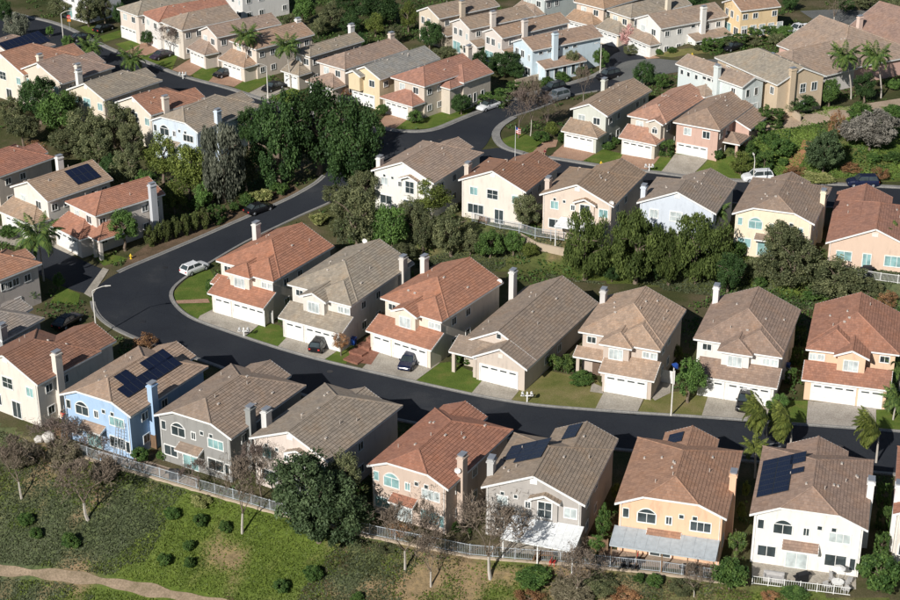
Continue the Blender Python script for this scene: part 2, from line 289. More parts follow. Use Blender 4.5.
 ('palmbush', 14.69, 289.88, 2.6, 1.59, 1.59, 0.3, 'spiky dark plant right of the narrow cypress'),
 ('olive', 21.44, 290.54, 2.6, 1.24, 1.95, 0.5, 'thin olive tree against the light blue porch'),
 ('dense', 9.7, 289.06, 2.6, 3.0, 2.47, 0.3, 'dark green tree mass behind the terracotta corner house'),
 ('dense', 7.65, 299.41, 2.6, 2.18, 1.64, 0.3, 'dark green shrubs right of the terracotta house chimney'),
 ('dense', -3.7, 305.67, 2.6, 2.41, 2.59, 0.4, 'round dark green tree left of the cream narrow houses'),
 ('olive', -0.54, 298.12, 2.6, 2.18, 1.45, 0.3, 'olive shrubs behind the grey-roofed house ridge'),
 ('olive', 3.69, 304.02, 2.6, 2.21, 1.48, 0.2, 'olive shrubs below the cream narrow house'),
 ('hedge', 7.62, 275.11, 2.6, 2.71, 1.02, 0, 'left part of the green hedge along the corner house lawn'),
 ('hedge', 11.35, 279.93, 2.6, 1.72, 1.03, 0, 'right part of the green hedge along the corner house lawn'),
 ('bush', 17.05, 283.73, 2.6, 1.39, 0.87, 0, 'rounded green shrub below the garden wall, left'),
 ('bush', 19.65, 286.54, 2.6, 1.4, 0.88, 0, 'rounded green shrub below the garden wall, middle'),
 ('bush', 23.05, 289.97, 2.6, 1.42, 0.89, 0, 'rounded green shrub below the garden wall, right'),
 ('bush', 14.47, 255.7, 2.6, 1.59, 0.8, 0, 'low green hedge on the corner lawn by the flagpole'),
 ('yellow', 16.15, 257.67, 2.6, 1.28, 1.28, 0.2, 'yellowish rounded shrub by the corner lawn walkway'),
 ('bush', 17.6, 254.83, 2.6, 0.63, 0.95, 0, 'small shrub left of the pale green garage'),
 ('hedge', 33.55, 247.85, 3.21, 1.08, 1.24, 0, 'dark green clipped block between the two middle garages'),
 ('bush', 24.82, 251.93, 2.61, 1.1, 0.63, 0, 'low green bush beside the pale green side wall'),
 ('bush', 26.26, 254.0, 2.69, 0.95, 0.63, 0, 'second low green bush beside the pale green side wall'),
 ('dense', 1.82, 268.84, 2.6, 1.82, 1.82, 0.3, 'round dark green tree at the terracotta corner house'),
 ('light', -5.72, 264.37, 2.6, 1.47, 1.14, 0.2, 'leafy shrub in front of the terracotta corner garage'),
 ('light', -11.25, 267.8, 2.6, 1.16, 0.99, 0.2, 'yellow-green spiky shrub left of the brick driveway'),
 ('autumn', -17.85, 276.47, 2.6, 1.02, 1.19, 0.1, 'rusty hedge shrub between two upper garages'),
 ('light', -28.48, 321.97, 2.6, 2.52, 2.71, 0.5, 'olive-green tree at the top between brown roofs'),
 ('olive', -22.56, 317.15, 2.6, 2.48, 2.68, 0.5, 'olive tree behind the long grey roof at the top'),
 ('dense', -13.98, 322.74, 2.6, 4.66, 2.91, 0.5, 'large dark green tree at the top centre'),
 ('yellow', -14.23, 314.25, 2.6, 2.09, 2.09, 0.5, 'yellow-green tree with orange edge below the large dark one'),
 ('yellow', -8.03, 317.15, 2.6, 1.72, 2.68, 0.5, 'tall yellowish tree at the top left of the cream narrow houses'),
 ('dense', -20.15, 328.77, 2.6, 2.77, 1.98, 0.5, 'dark green tree at the top edge left of the large one'),
 ('olive', -25.02, 313.45, 2.6, 1.52, 1.71, 0.3, 'small olive tree behind the brown ridge'),
 ('dense', 0.96, 318.85, 2.6, 1.92, 1.73, 0.3, 'dark tree at the top behind the beige narrow house'),
 ('olive', -5.46, 299.06, 2.6, 1.82, 1.46, 0.2, 'olive shrub left of the grey-roofed house ridge end'),
 ('dense', 5.37, 293.71, 2.6, 1.79, 1.61, 0.2, 'dark shrub mass left of the dark green tree by the corner house'),
 ('dense', 11.77, 287.25, 2.6, 1.58, 1.41, 0.2, 'dark green shrub below the cypress'),
 ('olive', -10.31, 309.51, 2.6, 1.69, 1.69, 0.3, 'olive tree right of the yellow-green tree at the top'),
 ('dense', -19.06, 315.67, 2.6, 2.29, 2.29, 0.3, 'dark green tree between olive and yellow-green trees at the top'),
 ('olive', -30.61, 316.73, 2.6, 1.53, 1.53, 0.3, 'olive shrub behind the brown roof at the top'),
 ('dense', -16.73, 306.55, 2.6, 1.49, 1.49, 0.2, 'green shrub behind the brown house chimney'),
 ('olive', 21.59, 332.93, 2.6, 2.0, 1.4, 0.3, 'olive tree at the top edge between tan houses'),
 ('olive', 31.71, 330.01, 3.59, 1.59, 1.19, 0.3, 'grey-olive tree at the top edge right of the tan house'),
 ('dense', 65.27, 319.64, 6.1, 1.92, 1.54, 0.3, 'dark tree at the top edge right of the yellow house roof'),
 ('dense', 47.38, 306.73, 6.1, 1.48, 1.67, 0.3, 'dark green shrub between the white and the yellow houses'),
 ('dense', -63.84, 321.13, 2.6, 1.74, 2.32, 0.3, 'dark tree against the cream corner house, upper left'),
 ('olive', -76.77, 327.25, 2.6, 2.76, 1.77, 0.3, 'grey-olive trees at the top edge left of the lawn'),
 ('grey', -81.57, 311.73, 2.6, 2.82, 2.45, 0.5, 'grey-green bushy tree at the top left corner'),
 ('dense', -86.25, 321.2, 2.6, 1.74, 2.51, 0.5, 'dark tree at the very top left edge'),
 ('olive', -69.91, 320.91, 2.6, 2.9, 2.7, 0.8, 'olive tree at the top left by the green lawn'),
 ('olive', -66.95, 321.61, 2.6, 1.74, 2.71, 0.8, 'dark olive tree left of the cream corner house'),
 ('light', -76.14, 313.83, 2.6, 0.85, 0.95, 0.3, 'small yellow-green plant by the top left street'),
 ('light', -70.4, 303.66, 2.6, 1.29, 1.47, 0.5, 'small green tree by the upper left street lamp'),
 ('redtree', -41.61, 299.42, 2.6, 1.82, 2.72, 0.8, 'red-leaved tree by the upper left garage'),
 ('dense', -48.95, 303.13, 2.6, 1.66, 1.66, 0.3, 'dark green shrub left of the upper garage'),
 ('dense', -56.48, 307.5, 2.6, 1.3, 1.49, 0.3, 'dark green small tree before the white upper wall'),
 ('bush', -38.72, 293.76, 2.6, 0.9, 0.9, 0.1, 'small green hedge by the red-leaved tree'),
]
PALMS=[
 ((-54.58, 207.88, -0.0), 6.55, -0.14, 4.1, -0.3, 'queen palm on the left court corner by the brown roof'),
 ((34.56, 161.43, -0.0), 5.35, -0.23, 3.3, -1, 'windswept street palm, leftmost of the street trio behind the peach house'),
 ((37.46, 162.29, -0.0), 3.82, -0.15, 3.3, -1, 'windswept street palm, middle of the street trio by the hatched pavement'),
 ((46.45, 160.15, -0.0), 4.25, -0.14, 3.3, -1, 'windswept street palm, rightmost of the street trio'),
 ((32.74, 157.0, -0.0), 3.72, -0.32, 1.9, 0, 'slim fan palm in the passage between peach and white houses'),
 ((37.44, 215.11, 2.6), 4.47, -1.13, 2.6, -0.3, 'small palm beside the pale blue house'),
 ((65.78, 266.36, 6.1), 7.28, -1.76, 3.4, -0.3, 'tall palm on the upper right dirt track, left one'),
 ((70.82, 266.87, 6.1), 7.12, -1.65, 3.4, -0.3, 'tall palm on the upper right dirt track, right one'),
 ((-35.69, 288.49, 2.6), 7.65, -0.17, 3.2, 0.2, 'tall palm in front of the upper left white garage'),
 ((-27.62, 282.84, 2.6), 7.52, -0.63, 3.2, 0.2, 'tall palm left of the long shadow by the upper garages'),
 ((-55.83, 288.49, 2.6), 3.44, -0.18, 3.2, 0, 'bushy palm behind the grey-roofed upper left house'),
 ((-64.78, 295.52, 2.6), 3.52, 0.06, 3.0, 0, 'palm clump behind the terracotta upper left roof'),
 ((52.85, 176.45, -0.0), 3.31, -0.66, 2.6, -0.4, 'palm at the right edge beside the peach house, upper one'),
 ((50.56, 169.72, -0.0), 2.72, 0.21, 2.4, -0.4, 'palm at the right edge beside the peach house, lower one'),
 ((60.31, 208.32, 2.6), 3.92, -0.84, 2.4, -0.3, 'palm at the right edge on the bank'),
]
BARE=[
 ((-46.47, 157.82, -3.15), 7.5, 3.2, 'leafless tree with white trunk at the far left of the hillside', 0),
 ((-38.33, 153.38, -2.99), 8, 4.2, 'leafless spreading tree below the blue house fence', 0),
 ((-21.46, 148.46, -1.43), 9.5, 3.4, 'tall leafless tree in front of the grey jerkinhead house', 0),
 ((-4.47, 141.49, -1.25), 9, 4.0, 'leafless tree in front of the pinkish house with terracotta roof', 0),
 ((-1.87, 139.3, -1.75), 6, 2.8, 'small leafless tree right of the pinkish house tree', 0),
 ((4.03, 139.44, -1.03), 9.5, 4.2, 'leafless tree with curved trunk in front of the grey gabled house', 0),
 ((12.32, 136.85, -1.56), 6.5, 3.4, 'leafless pale tree at the bottom edge below the white patio roof', 0),
 ((23.56, 136.32, -0.85), 4.2, 2.0, 'little leafless tree on the slope below the peach patio', 0),
 ((-43.11, 161.57, -0.72), 5, 4.5, 'leafless bushy tree left of the blue house yard', 1),
 ((-38.92, 161.86, -0.0), 3.0, 2.2, 'leafless tangled small tree in front of the blue house wall', 1),
 ((-19.78, 152.96, -0.0), 7, 2.6, 'leafless thin tree at the left corner of the cream gabled house', 1),
 ((-26.46, 154.18, -0.01), 4, 2.5, 'low leafless shrub at the fence below the grey house', 1),
 ((10.88, 257.26, 2.6), 8.5, 3.0, 'leafless dark tree on the corner lawn, left of the group', 1),
 ((12.85, 258.21, 2.6), 10, 2.2, 'leafless tall tree on the corner lawn, middle of the group', 0),
 ((15.81, 259.64, 2.6), 7, 2.4, 'leafless reddish tree on the corner lawn, right of the group', 1),
 ((22.38, 272.62, 2.6), 8, 1.6, 'slim leafless white-stemmed tree beside the road above the pale green house', 0),
 ((-51.25, 301.62, 2.6), 6, 3.4, 'leafless purplish tree by the upper left drive', 1),
 ((-45.83, 307.94, 2.6), 6.5, 3.0, 'leafless twiggy tree before the upper left brown roof', 1),
 ((71.27, 307.81, 6.1), 8, 3.4, 'leafless white-barked tree at the top right street', 0),
 ((50.97, 303.88, 6.1), 9, 1.6, 'slim leafless trunk beside the white house at the top', 0),
 ((-51.63, 259.56, 2.46), 6, 2.0, 'leafless pale thin tree in front of the terracotta house gable', 0),
 ((66.29, 324.46, 6.1), 6, 3, 'leafless tree at the top edge right of the yellow house', 1),
]
CARS=[
 ('hatch', (-34.68, 210.83, -0.0), 0.844, 'white', 'white hatchback parked at the bend by the lawn'),
 ('sedan', (-27.95, 230.58, 0.73), 0.715, 'black', 'black car parked at the far kerb below the dense dark trees'),
 ('hatch', (-16.1, 187.93, -0.0), 1.291, 'black', 'black hatchback on the driveway with the blue bin'),
 ('sedan', (-4.98, 183.35, -0.0), -1.849, 'navy', 'dark navy car on the driveway of the terracotta garage house'),
 ('suv', (34.19, 173.03, -0.0), -1.842, 'black', 'black vehicle on the driveway of the white front house'),
 ('sedan', (6.37, 271.59, 2.6), -2.35, 'whiteroof', 'white car with a black roof parked by the corner hedge'),
 ('suv', (61.33, 236.22, 2.6), 3.142, 'navy', 'dark blue tall vehicle on the upper right street'),
 ('suv', (46.04, 238.27, 2.6), -3.008, 'white', 'white vehicle at the kerb near the yellow-green tree'),
 ('suv', (18.21, 276.31, 2.6), -2.498, 'greycar', 'grey vehicle on the drive behind the reddish leafless tree'),
 ('suv', (17.77, 280.63, 2.6), -2.493, 'black', 'black vehicle parked behind the grey one on the upper street'),
 ('suv', (27.79, 287.05, 2.88), -2.528, 'black', 'black vehicle beside the white lamp post on the upper street'),
 ('sedan', (50.38, 293.82, 6.1), -2.416, 'black', 'dark car half hidden by shrubs at the end of the clipped hedge'),
 ('pickup', (64.34, 304.53, 6.1), -2.583, 'white', 'white pickup at the end of the clipped hedge'),
 ('sedan', (-39.89, 289.64, 2.6), -2.359, 'black', 'black car on the upper left brick driveway by the palm'),
 ('sedan', (-30.64, 281.73, 2.6), -2.225, 'black', 'black car beside the lamp post in the upper left row'),
 ('sedan', (-69.6, 311.85, 2.6), 0.579, 'black', 'black car at the top left street corner'),
 ('sedan', (-66.55, 317.87, 2.6), 0.984, 'black', 'dark car by the green lawn in the top left'),
 ('sedan', (-52.89, 300.38, 2.6), -2.21, 'purple', 'dark purple car in the drive behind the leafless purplish tree'),
 ('sedan', (-48.62, 194.41, -0.0), 1.067, 'black', 'dark car in the shade behind the brown-roofed white house'),
 ('sedan', (-17.25, 274.19, 2.6), -0.908, 'black', 'dark car half hidden behind the dense trees in the upper row'),
]
ROADS=[
 ('street','asphalt',[(88.23,162.51),(62.55,165.16),(50.7,166.96),(39.73,168.56),(28.61,170.3),(17.29,171.84),(6.98,174.0),(-5.97,179.72),(-18.42,186.02),(-28.43,192.69),(-33.39,196.61),(-36.09,200.96),(-36.9,204.69),(-35.85,208.53),(-33.03,213.84),(-28.33,221.54),(-21.81,228.9),(-16.23,233.38),(-11.71,238.69),(-4.56,242.05)],[(84.0,152.57),(59.63,155.37),(47.43,157.83),(38.04,159.51),(27.43,161.43),(16.61,163.39),(5.6,165.61),(-8.02,170.66),(-20.1,177.45),(-30.52,184.68),(-38.75,190.14),(-44.07,195.29),(-46.68,200.96),(-46.96,205.96),(-44.88,210.83),(-40.3,216.43),(-35.48,222.06),(-29.14,229.35),(-22.35,235.99),(-18.94,241.17),(-17.28,251.71),(-15.76,258.68)]),
 ('upper_street','asphalt',[(-97.07,336.48),(-85.11,328.38),(-75.72,321.31),(-63.13,305.39),(-55.79,297.94),(-47.43,289.06),(-38.67,282.28),(-32.17,276.31),(-25.07,270.55),(-18.09,265.5),(-11.87,262.05),(-8.08,260.12),(-2.91,260.6),(2.64,267.0),(8.44,273.67),(15.53,280.63),(21.9,285.64),(26.65,290.36),(31.18,297.54)],[(-91.46,314.5),(-80.43,307.94),(-70.87,297.94),(-60.07,288.49),(-51.93,281.73),(-42.27,274.19),(-34.82,268.01),(-27.65,262.05),(-20.74,256.32),(-14.88,250.81),(-7.69,245.49),(-3.09,246.36),(4.39,250.81),(7.48,262.05),(9.57,266.5),(15.12,272.1),(21.46,279.0),(30.37,282.88),(36.63,285.22)]),
 ('middle_street','asphalt',[(-3.14,251.71),(4.71,251.71),(8.35,252.62),(11.23,249.68),(17.01,247.02),(22.97,244.19),(30.33,241.51),(37.6,239.08),(46.35,237.45),(52.22,236.83),(59.55,236.22),(66.75,235.2),(81.17,233.79),(110.05,232.2)],[(-6.12,243.76),(1.52,242.05),(6.03,239.52),(10.47,237.45),(16.33,235.41),(22.14,233.79),(29.3,231.8),(36.42,230.23),(44.91,228.68),(50.56,227.91),(57.7,227.53),(64.82,227.15),(78.89,226.0),(106.83,224.13)]),
 ('cul_de_sac','concrete_road',[(26.56,289.23),(31.48,294.91),(36.59,292.87),(42.17,288.15),(51.07,289.01)],[(32.68,280.25),(36.39,283.11),(39.81,283.04),(44.83,282.13),(51.39,285.49)]),
 ('side_street','asphalt',[(26.47,288.1),(28.01,300.62),(28.16,309.43)],[(36.18,289.03),(34.41,297.59),(32.04,306.97)]),
 ('far_street','concrete_road',[(67.3,319.44),(74.25,320.5),(80.92,320.15),(93.77,325.18)],[(69.38,310.47),(74.07,310.47),(78.98,309.8),(91.05,314.56)]),
 ('court','asphalt',[(-47.18,211.49),(-50.16,214.18),(-53.25,217.23),(-57.41,221.66)],[(-48.14,203.75),(-51.17,205.64),(-54.86,209.18),(-60.08,214.18)]),
]
SHEETS=[
 ('verge','vergesoil',0.03,[(-44.78,211.83),(-41.59,215.78),(-35.57,222.71),(-29.23,230.16),(-22.41,236.79),(-23.8,239.14),(-30.32,233.65),(-34.54,228.27),(-42.31,220.35),(-44.59,215.49)]),
 ('gutter_apron','concrete',0.07,[(-48.4,203.75),(-47.44,212.16),(-46.5,211.49),(-47.24,202.5)]),
 ('driveway','concrete',0.03,[(-30.63,199.14),(-23.89,195.29),(-25.92,190.56),(-32.42,195.14),(-32.17,197.05)]),
 ('driveway','concrete',0.03,[(-19.84,192.69),(-12.69,189.03),(-15.38,184.68),(-21.43,188.06)]),
 ('driveway','concrete',0.03,[(-8.77,187.38),(-1.22,183.88),(-4.4,178.71),(-10.74,182.04)]),
 ('driveway','concrete',0.03,[(4.57,181.01),(9.18,179.21),(6.98,174.0),(2.47,175.96)]),
 ('driveway','concrete',0.03,[(18.45,177.45),(23.05,176.2),(21.33,170.77),(16.59,171.72)]),
 ('driveway','concrete',0.03,[(30.23,175.46),(37.48,174.0),(35.66,168.68),(28.69,170.07)]),
 ('driveway','concrete2',0.03,[(41.72,174.24),(49.26,172.55),(48.04,167.19),(40.37,168.33)]),
 ('driveway','brick_paver',0.03,[(18.27,254.92),(24.08,252.17),(20.55,246.8),(15.21,248.12)]),
 ('driveway','brick_paver',0.03,[(27.22,250.47),(32.48,247.33),(30.11,242.31),(25.41,244.17)]),
 ('driveway','concrete',0.03,[(34.85,247.89),(39.65,245.6),(36.22,240.04),(31.85,241.46)]),
 ('driveway','brick_paver',0.03,[(-10.18,270.04),(-6.46,267.5),(-9.24,261.08),(-12.23,262.78)]),
 ('driveway','brick_paver',0.03,[(-41.21,293.14),(-35.4,289.06),(-37.58,283.39),(-42.46,286.2)]),
 ('driveway','concrete',0.03,[(-31.88,285.64),(-27.92,282.28),(-31.32,276.31),(-34.9,279.54)]),
 ('driveway','brick_paver',0.03,[(-47.5,299.77),(-44.1,296.12),(-46.1,289.64),(-49.81,293.14)]),
 ('driveway','brick_paver',0.03,[(-57.47,310.54),(-53.85,305.39),(-56.74,300.38),(-60.13,304.12)]),
 ('driveway','concrete',0.03,[(-64.94,226.54),(-59.06,223.37),(-60.42,219.32),(-65.95,221.77)]),
 ('driveway','concrete',0.03,[(-56.41,221.64),(-50.93,218.21),(-52.49,216.21),(-56.62,219.96)]),
 ('driveway','brick_paver',0.03,[(29.34,310.1),(34.64,299.88),(37.47,292.81),(34.08,294.2),(28.93,305.17)]),
 ('walkway','concrete',0.034,[(3.16,183.62),(3.86,182.04),(3.72,180.49),(2.65,181.52)]),
 ('walkway','concrete',0.034,[(16.89,178.71),(18.21,177.45),(17.97,175.96),(16.48,176.45)]),
 ('walkway','concrete',0.034,[(22.95,176.45),(26.49,181.52),(25.98,176.2),(23.89,174.24)]),
 ('walkway','brick_paver',0.034,[(12.82,250.35),(15.16,256.32),(17.23,256.32),(16.73,253.08),(15.44,252.62),(13.99,248.57)]),
 ('walkway','concrete',0.034,[(49.25,173.52),(51.21,174.97),(50.31,172.08),(49.15,172.08)]),
 ('walkway','brick_paver',0.034,[(-36.31,201.58),(-31.8,202.19),(-31.38,200.96),(-36.04,200.66)]),
 ('terrace','red_paver',0.034,[(-9.77,190.7),(-7.97,189.31),(-9.59,183.35),(-12.68,184.41),(-12.11,187.38)]),
 ('lawn','lawn',0.02,[(-36.66,204.38),(-35.61,208.21),(-34.02,211.0),(-32.95,212.16),(-31.93,209.51),(-30.87,200.05),(-31.02,196.16),(-32.15,194.99),(-33.12,196.46),(-35.85,200.66)]),
 ('lawn','lawn',0.02,[(-23.98,194.99),(-21.76,194.41),(-19.95,190.98),(-21.43,188.06),(-25.92,190.56)]),
 ('lawn','lawn',0.02,[(-12.94,189.03),(-11.28,190.7),(-12.11,187.38),(-12.64,183.62),(-15.38,184.68)]),
 ('lawn','lawn',0.02,[(-1.22,183.88),(0.0,184.15),(4.42,179.98),(2.47,175.96),(-4.4,178.71)]),
 ('lawn','drylawn',0.02,[(8.81,178.96),(11.47,182.04),(17.54,179.47),(18.38,176.7),(16.59,171.72),(6.98,174.0)]),
 ('lawn','drylawn',0.02,[(23.11,175.71),(25.9,176.45),(30.91,176.95),(28.69,170.07),(21.33,170.77)]),
 ('lawn','lawn',0.02,[(37.68,174.49),(41.72,174.24),(40.37,168.33),(35.66,168.68)]),
 ('lawn','lawn',0.02,[(49.15,172.08),(52.61,172.55),(51.2,166.73),(48.07,167.3)]),
 ('lawn','lawn',0.02,[(8.31,256.79),(11.29,259.64),(15.16,256.32),(14.36,253.08),(12.79,249.46),(10.02,250.58),(8.38,253.54)]),
 ('lawn','lawn',0.02,[(24.08,252.17),(27.14,249.61),(25.45,244.59),(20.55,246.8)]),
 ('lawn','lawn',0.02,[(32.48,247.33),(34.7,246.57),(31.85,241.46),(30.11,242.31)]),
 ('lawn','lawn',0.02,[(39.57,245.01),(44.04,246.4),(47.95,242.71),(46.79,238.27),(36.22,240.04)]),
 ('lawn','lawn',0.02,[(-6.46,267.5),(4.04,272.62),(3.33,269.02),(-2.28,262.05),(-9.24,261.08)]),
 ('lawn','lawn',0.02,[(-35.4,289.06),(-32.62,291.38),(-31.88,285.64),(-34.96,280.09),(-37.58,283.39)]),
 ('lawn','lawn',0.02,[(-27.92,282.28),(-26.14,283.95),(-25.87,272.1),(-31.32,276.31)]),
 ('lawn','lawn',0.02,[(-44.1,296.12),(-41.21,293.14),(-42.46,286.2),(-46.1,289.64)]),
 ('lawn','lawn',0.02,[(-53.85,305.39),(-50.05,302.24),(-49.81,293.14),(-56.74,300.38)]),
 ('lawn','lawn',0.02,[(-62.89,309.23),(-58.85,313.17),(-57.47,310.54),(-59.57,304.12)]),
 ('lawn','lawn',0.02,[(-71.7,320.61),(-67.5,324.1),(-65.13,318.55),(-68.21,314.5)]),
 ('lawn','lawn',0.02,[(-66.69,314.5),(-63.59,318.55),(-61.92,314.5),(-65.2,310.54)]),
 ('lawn','lawn',0.02,[(-52.16,206.6),(-48.93,203.75),(-48.52,200.35),(-52.3,200.96)]),
 ('lawn','lawn',0.02,[(-50.52,217.54),(-45.82,216.16),(-44.53,215.16),(-47.43,212.83)]),
 ('lawn','drylawn',0.02,[(36.01,295.73),(43.11,295.59),(46.55,292.0),(39.45,291.73)]),
 ('lawn','lawn',0.02,[(40.28,210.09),(42.1,209.66),(42.12,207.8),(40.07,208.43)]),
 ('lawn','lawn',0.02,[(65.24,247.69),(71.16,251.48),(69.76,244.99),(67.15,247.16)]),
 ('patio','patio_tan',0.02,[(-38.76,163.39),(-32.74,160.36),(-26.84,157.0),(-26.99,154.96),(-33.56,158.67),(-38.99,161.65)]),
 ('patio','patio_tan',0.02,[(15.03,143.53),(26.84,140.7),(26.59,138.97),(14.53,141.05)]),
 ('patio','concrete',0.024,[(29.86,141.05),(39.62,138.63),(39.11,136.28),(29.44,138.46)]),
 ('patio','concrete',0.02,[(5.07,145.89),(14.03,143.53),(13.67,141.4),(4.99,142.81)]),
 ('dirt_track','dirt',0.05,[(31.11,264.51),(39.33,253.11),(45.47,252.34),(53.5,253.51),(61.93,256.43),(73.65,262.3),(74.76,266.87),(63.03,261.8),(54.26,257.97),(45.16,255.76),(39.18,258.28)]),
 ('red_soil','redsoil',0.05,[(51.0,242.71),(52.22,245.54),(54.16,247.96),(55.02,250.38),(56.33,249.84),(54.82,246.35),(52.72,242.1)]),
]
PTS={
 'manhole':[(-39.21,195.29,-0.0),(-14.45,181.52,-0.0),(12.5,168.79,-0.0),(43.24,163.61,-0.0),(-1.6,256.32,2.6),(-38.96,212.16,0.0)],
 'patch':[(-25.6,146.16,-3.2),(-18.75,144.62,-2.4),(-15.27,145.96,-1.25),(-26.87,152.96,-0.62),(-46.0,154.16,-4.49),(-40.1,145.36,-6.58),(-41.92,155.96,-2.75),(-34.93,149.37,-3.87),(-44.2,150.4,-5.54),(-22.87,144.73,-3.21),(-0.5,141.84,-0.3),(-32.01,155.41,-0.77),(-39.08,155.35,-2.36),(-21.75,143.73,-3.38),(14.66,138.67,-0.5),(-12.17,145.42,-0.89)],
 'track':[(31.11,264.51,3.46),(35.4,259.71,4.45),(39.16,255.53,5.07),(41.82,254.33,5.32),(44.92,254.0,5.52),(48.94,254.58,5.65),(53.84,255.56,5.81),(58.06,256.98,5.98),(62.41,258.84,6.1),(67.76,261.3,6.1),(74.26,264.82,6.1)],
 'gate':[(25.8,178.71,-0.0),(39.73,179.47,-0.0),(14.57,142.81,-0.0),(-33.26,163.61,-0.0),(-23.25,195.29,-0.0),(-43.34,165.16,-0.0)],
 'planter':[(-11.83,184.41,-0.0),(-11.31,186.29,-0.0),(-10.4,187.93,-0.0),(-9.48,189.58,-0.0)],
 'corner':[(10.26,267.5,2.6),(8.0,263.27,2.6),(7.01,259.16,2.6),(7.39,254.92,2.6),(8.65,251.94,2.6),(11.23,249.68,2.6)],
 'hatch':[(35.33,164.05,-0.0),(36.74,164.49,-0.0),(36.56,160.36,-0.0),(35.0,159.51,-0.0)],
 'lamp1':[(-44.23,190.7,-0.0)],
 'lamp2':[(25.33,170.66,-0.0)],
 'lamp3':[(26.42,287.54,2.72)],
 'lamp4':[(-31.08,277.38,2.6)],
 'lamp5':[(-72.33,308.59,2.6)],
 'lamp6':[(44.31,232.2,2.6)],
 'flag':[(10.06,247.24,2.6)],
 'stop':[(-73.22,318.55,2.6)],
 'hydrant':[(23.15,244.62,2.6),(-44.12,215.15,0.02),(42.79,290.26,5.9)],
 'mail':[(8.96,174.0,-0.0),(-25.84,190.98,-0.0),(30.22,241.91,2.65),(-47.09,287.91,2.6)],
 'bin':[(-11.93,188.75,-0.0)],
 'bin2':[(40.62,181.78,-0.0)],
 'fenceS':[(-41.36,162.51,-0.0),(-38.24,160.58,-0.0),(-31.13,157.0,-0.0),(-24.82,153.76,-0.0),(-18.71,150.61,-0.0),(-13.34,148.13,-0.0),(-8.12,145.89,-0.0),(-3.01,144.07,-0.0),(1.99,142.28,-0.0),(6.44,141.57,-0.0),(10.88,141.05,-0.0),(15.74,140.18,-0.0),(20.57,139.32,-0.0),(26.71,137.78,-0.0)],
 'rail7':[(29.25,137.28,-0.0),(33.71,136.28,-0.0),(38.32,135.29,-0.0)],
 'fenceM':[(3.12,222.68,2.58),(7.02,220.3,2.36),(9.65,219.14,2.24),(11.82,217.32,1.8),(16.04,215.77,1.56)],
 'wallM':[(9.75,217.79,1.75),(11.9,215.9,1.21),(16.23,214.18,0.9)],
 'fenceM6':[(53.23,205.02,2.04),(56.57,203.41,2.04),(60.78,201.85,2.04)],
 'person1':[(14.72,247.68,2.6)],
 'person2':[(43.47,241.17,2.77)],
 'person3':[(44.07,241.17,2.77)],
 'wallB4':[(11.33,283.95,2.6),(16.79,288.49,2.6),(23.83,293.14,2.6)],
 'gardenU':[(50.67,263.3,6.1),(53.78,259.81,6.1),(55.46,255.73,5.83)],
 'path':[(-50.24,150.76,-6.92),(-47.24,149.36,-6.72),(-42.67,147.95,-6.14),(-37.07,146.12,-5.63),(-32.65,144.47,-5.34),(-28.83,142.96,-5.15),(-25.09,141.49,-4.96),(-20.85,139.51,-4.88)],
}
KERBS=[
 ('street',0,(88.23,162.51),(-11.71,238.69),-1,0.22,0),
 ('street',1,(84.0,152.57),(-46.68,200.96),1,0.22,0.15),
 ('street',1,(-45.1,210.5),(-18.94,241.17),1,0.22,0.15),
 ('upper_street',0,(-97.07,336.48),(27.69,292.31),1,0.22,0.6),
 ('upper_street',1,(-91.46,314.5),(-17.39,253.54),-1,0.22,0),
 ('upper_street',1,(10.26,267.5),(29.88,283.17),-1,0.22,0),
 ('middle_street',0,(11.23,249.68),(110.05,232.2),1,0.22,0.6),
 ('middle_street',1,(6.03,239.52),(106.83,224.13),-1,0.22,0),
]
COL=scene.collection
def sm(t):
    t=max(0.,min(1.,t)); return t*t*(3-2*t)
def interp(pts,x):
    if x<=pts[0][0]: return pts[0][1]
    for (a,b),(c,d) in zip(pts,pts[1:]):
        if x<=c: return b+(d-b)*(x-a)/(c-a)
    return pts[-1][1]
def H(x,y):                                            # the lie of the land
    yf=interp(YF,x); z=0.
    if y<yf:
        d=yf-y; z=-0.40*d if d<19 else -7.6-0.18*(d-19)
        z*=sm(d/2.5); z=max(z,-16.)
    z+=2.6*sm((y-interp(YB,x))/interp(WB,x))
    z+=3.5*sm((y-YT)/21.)*sm((x-24)/22.)
    return z
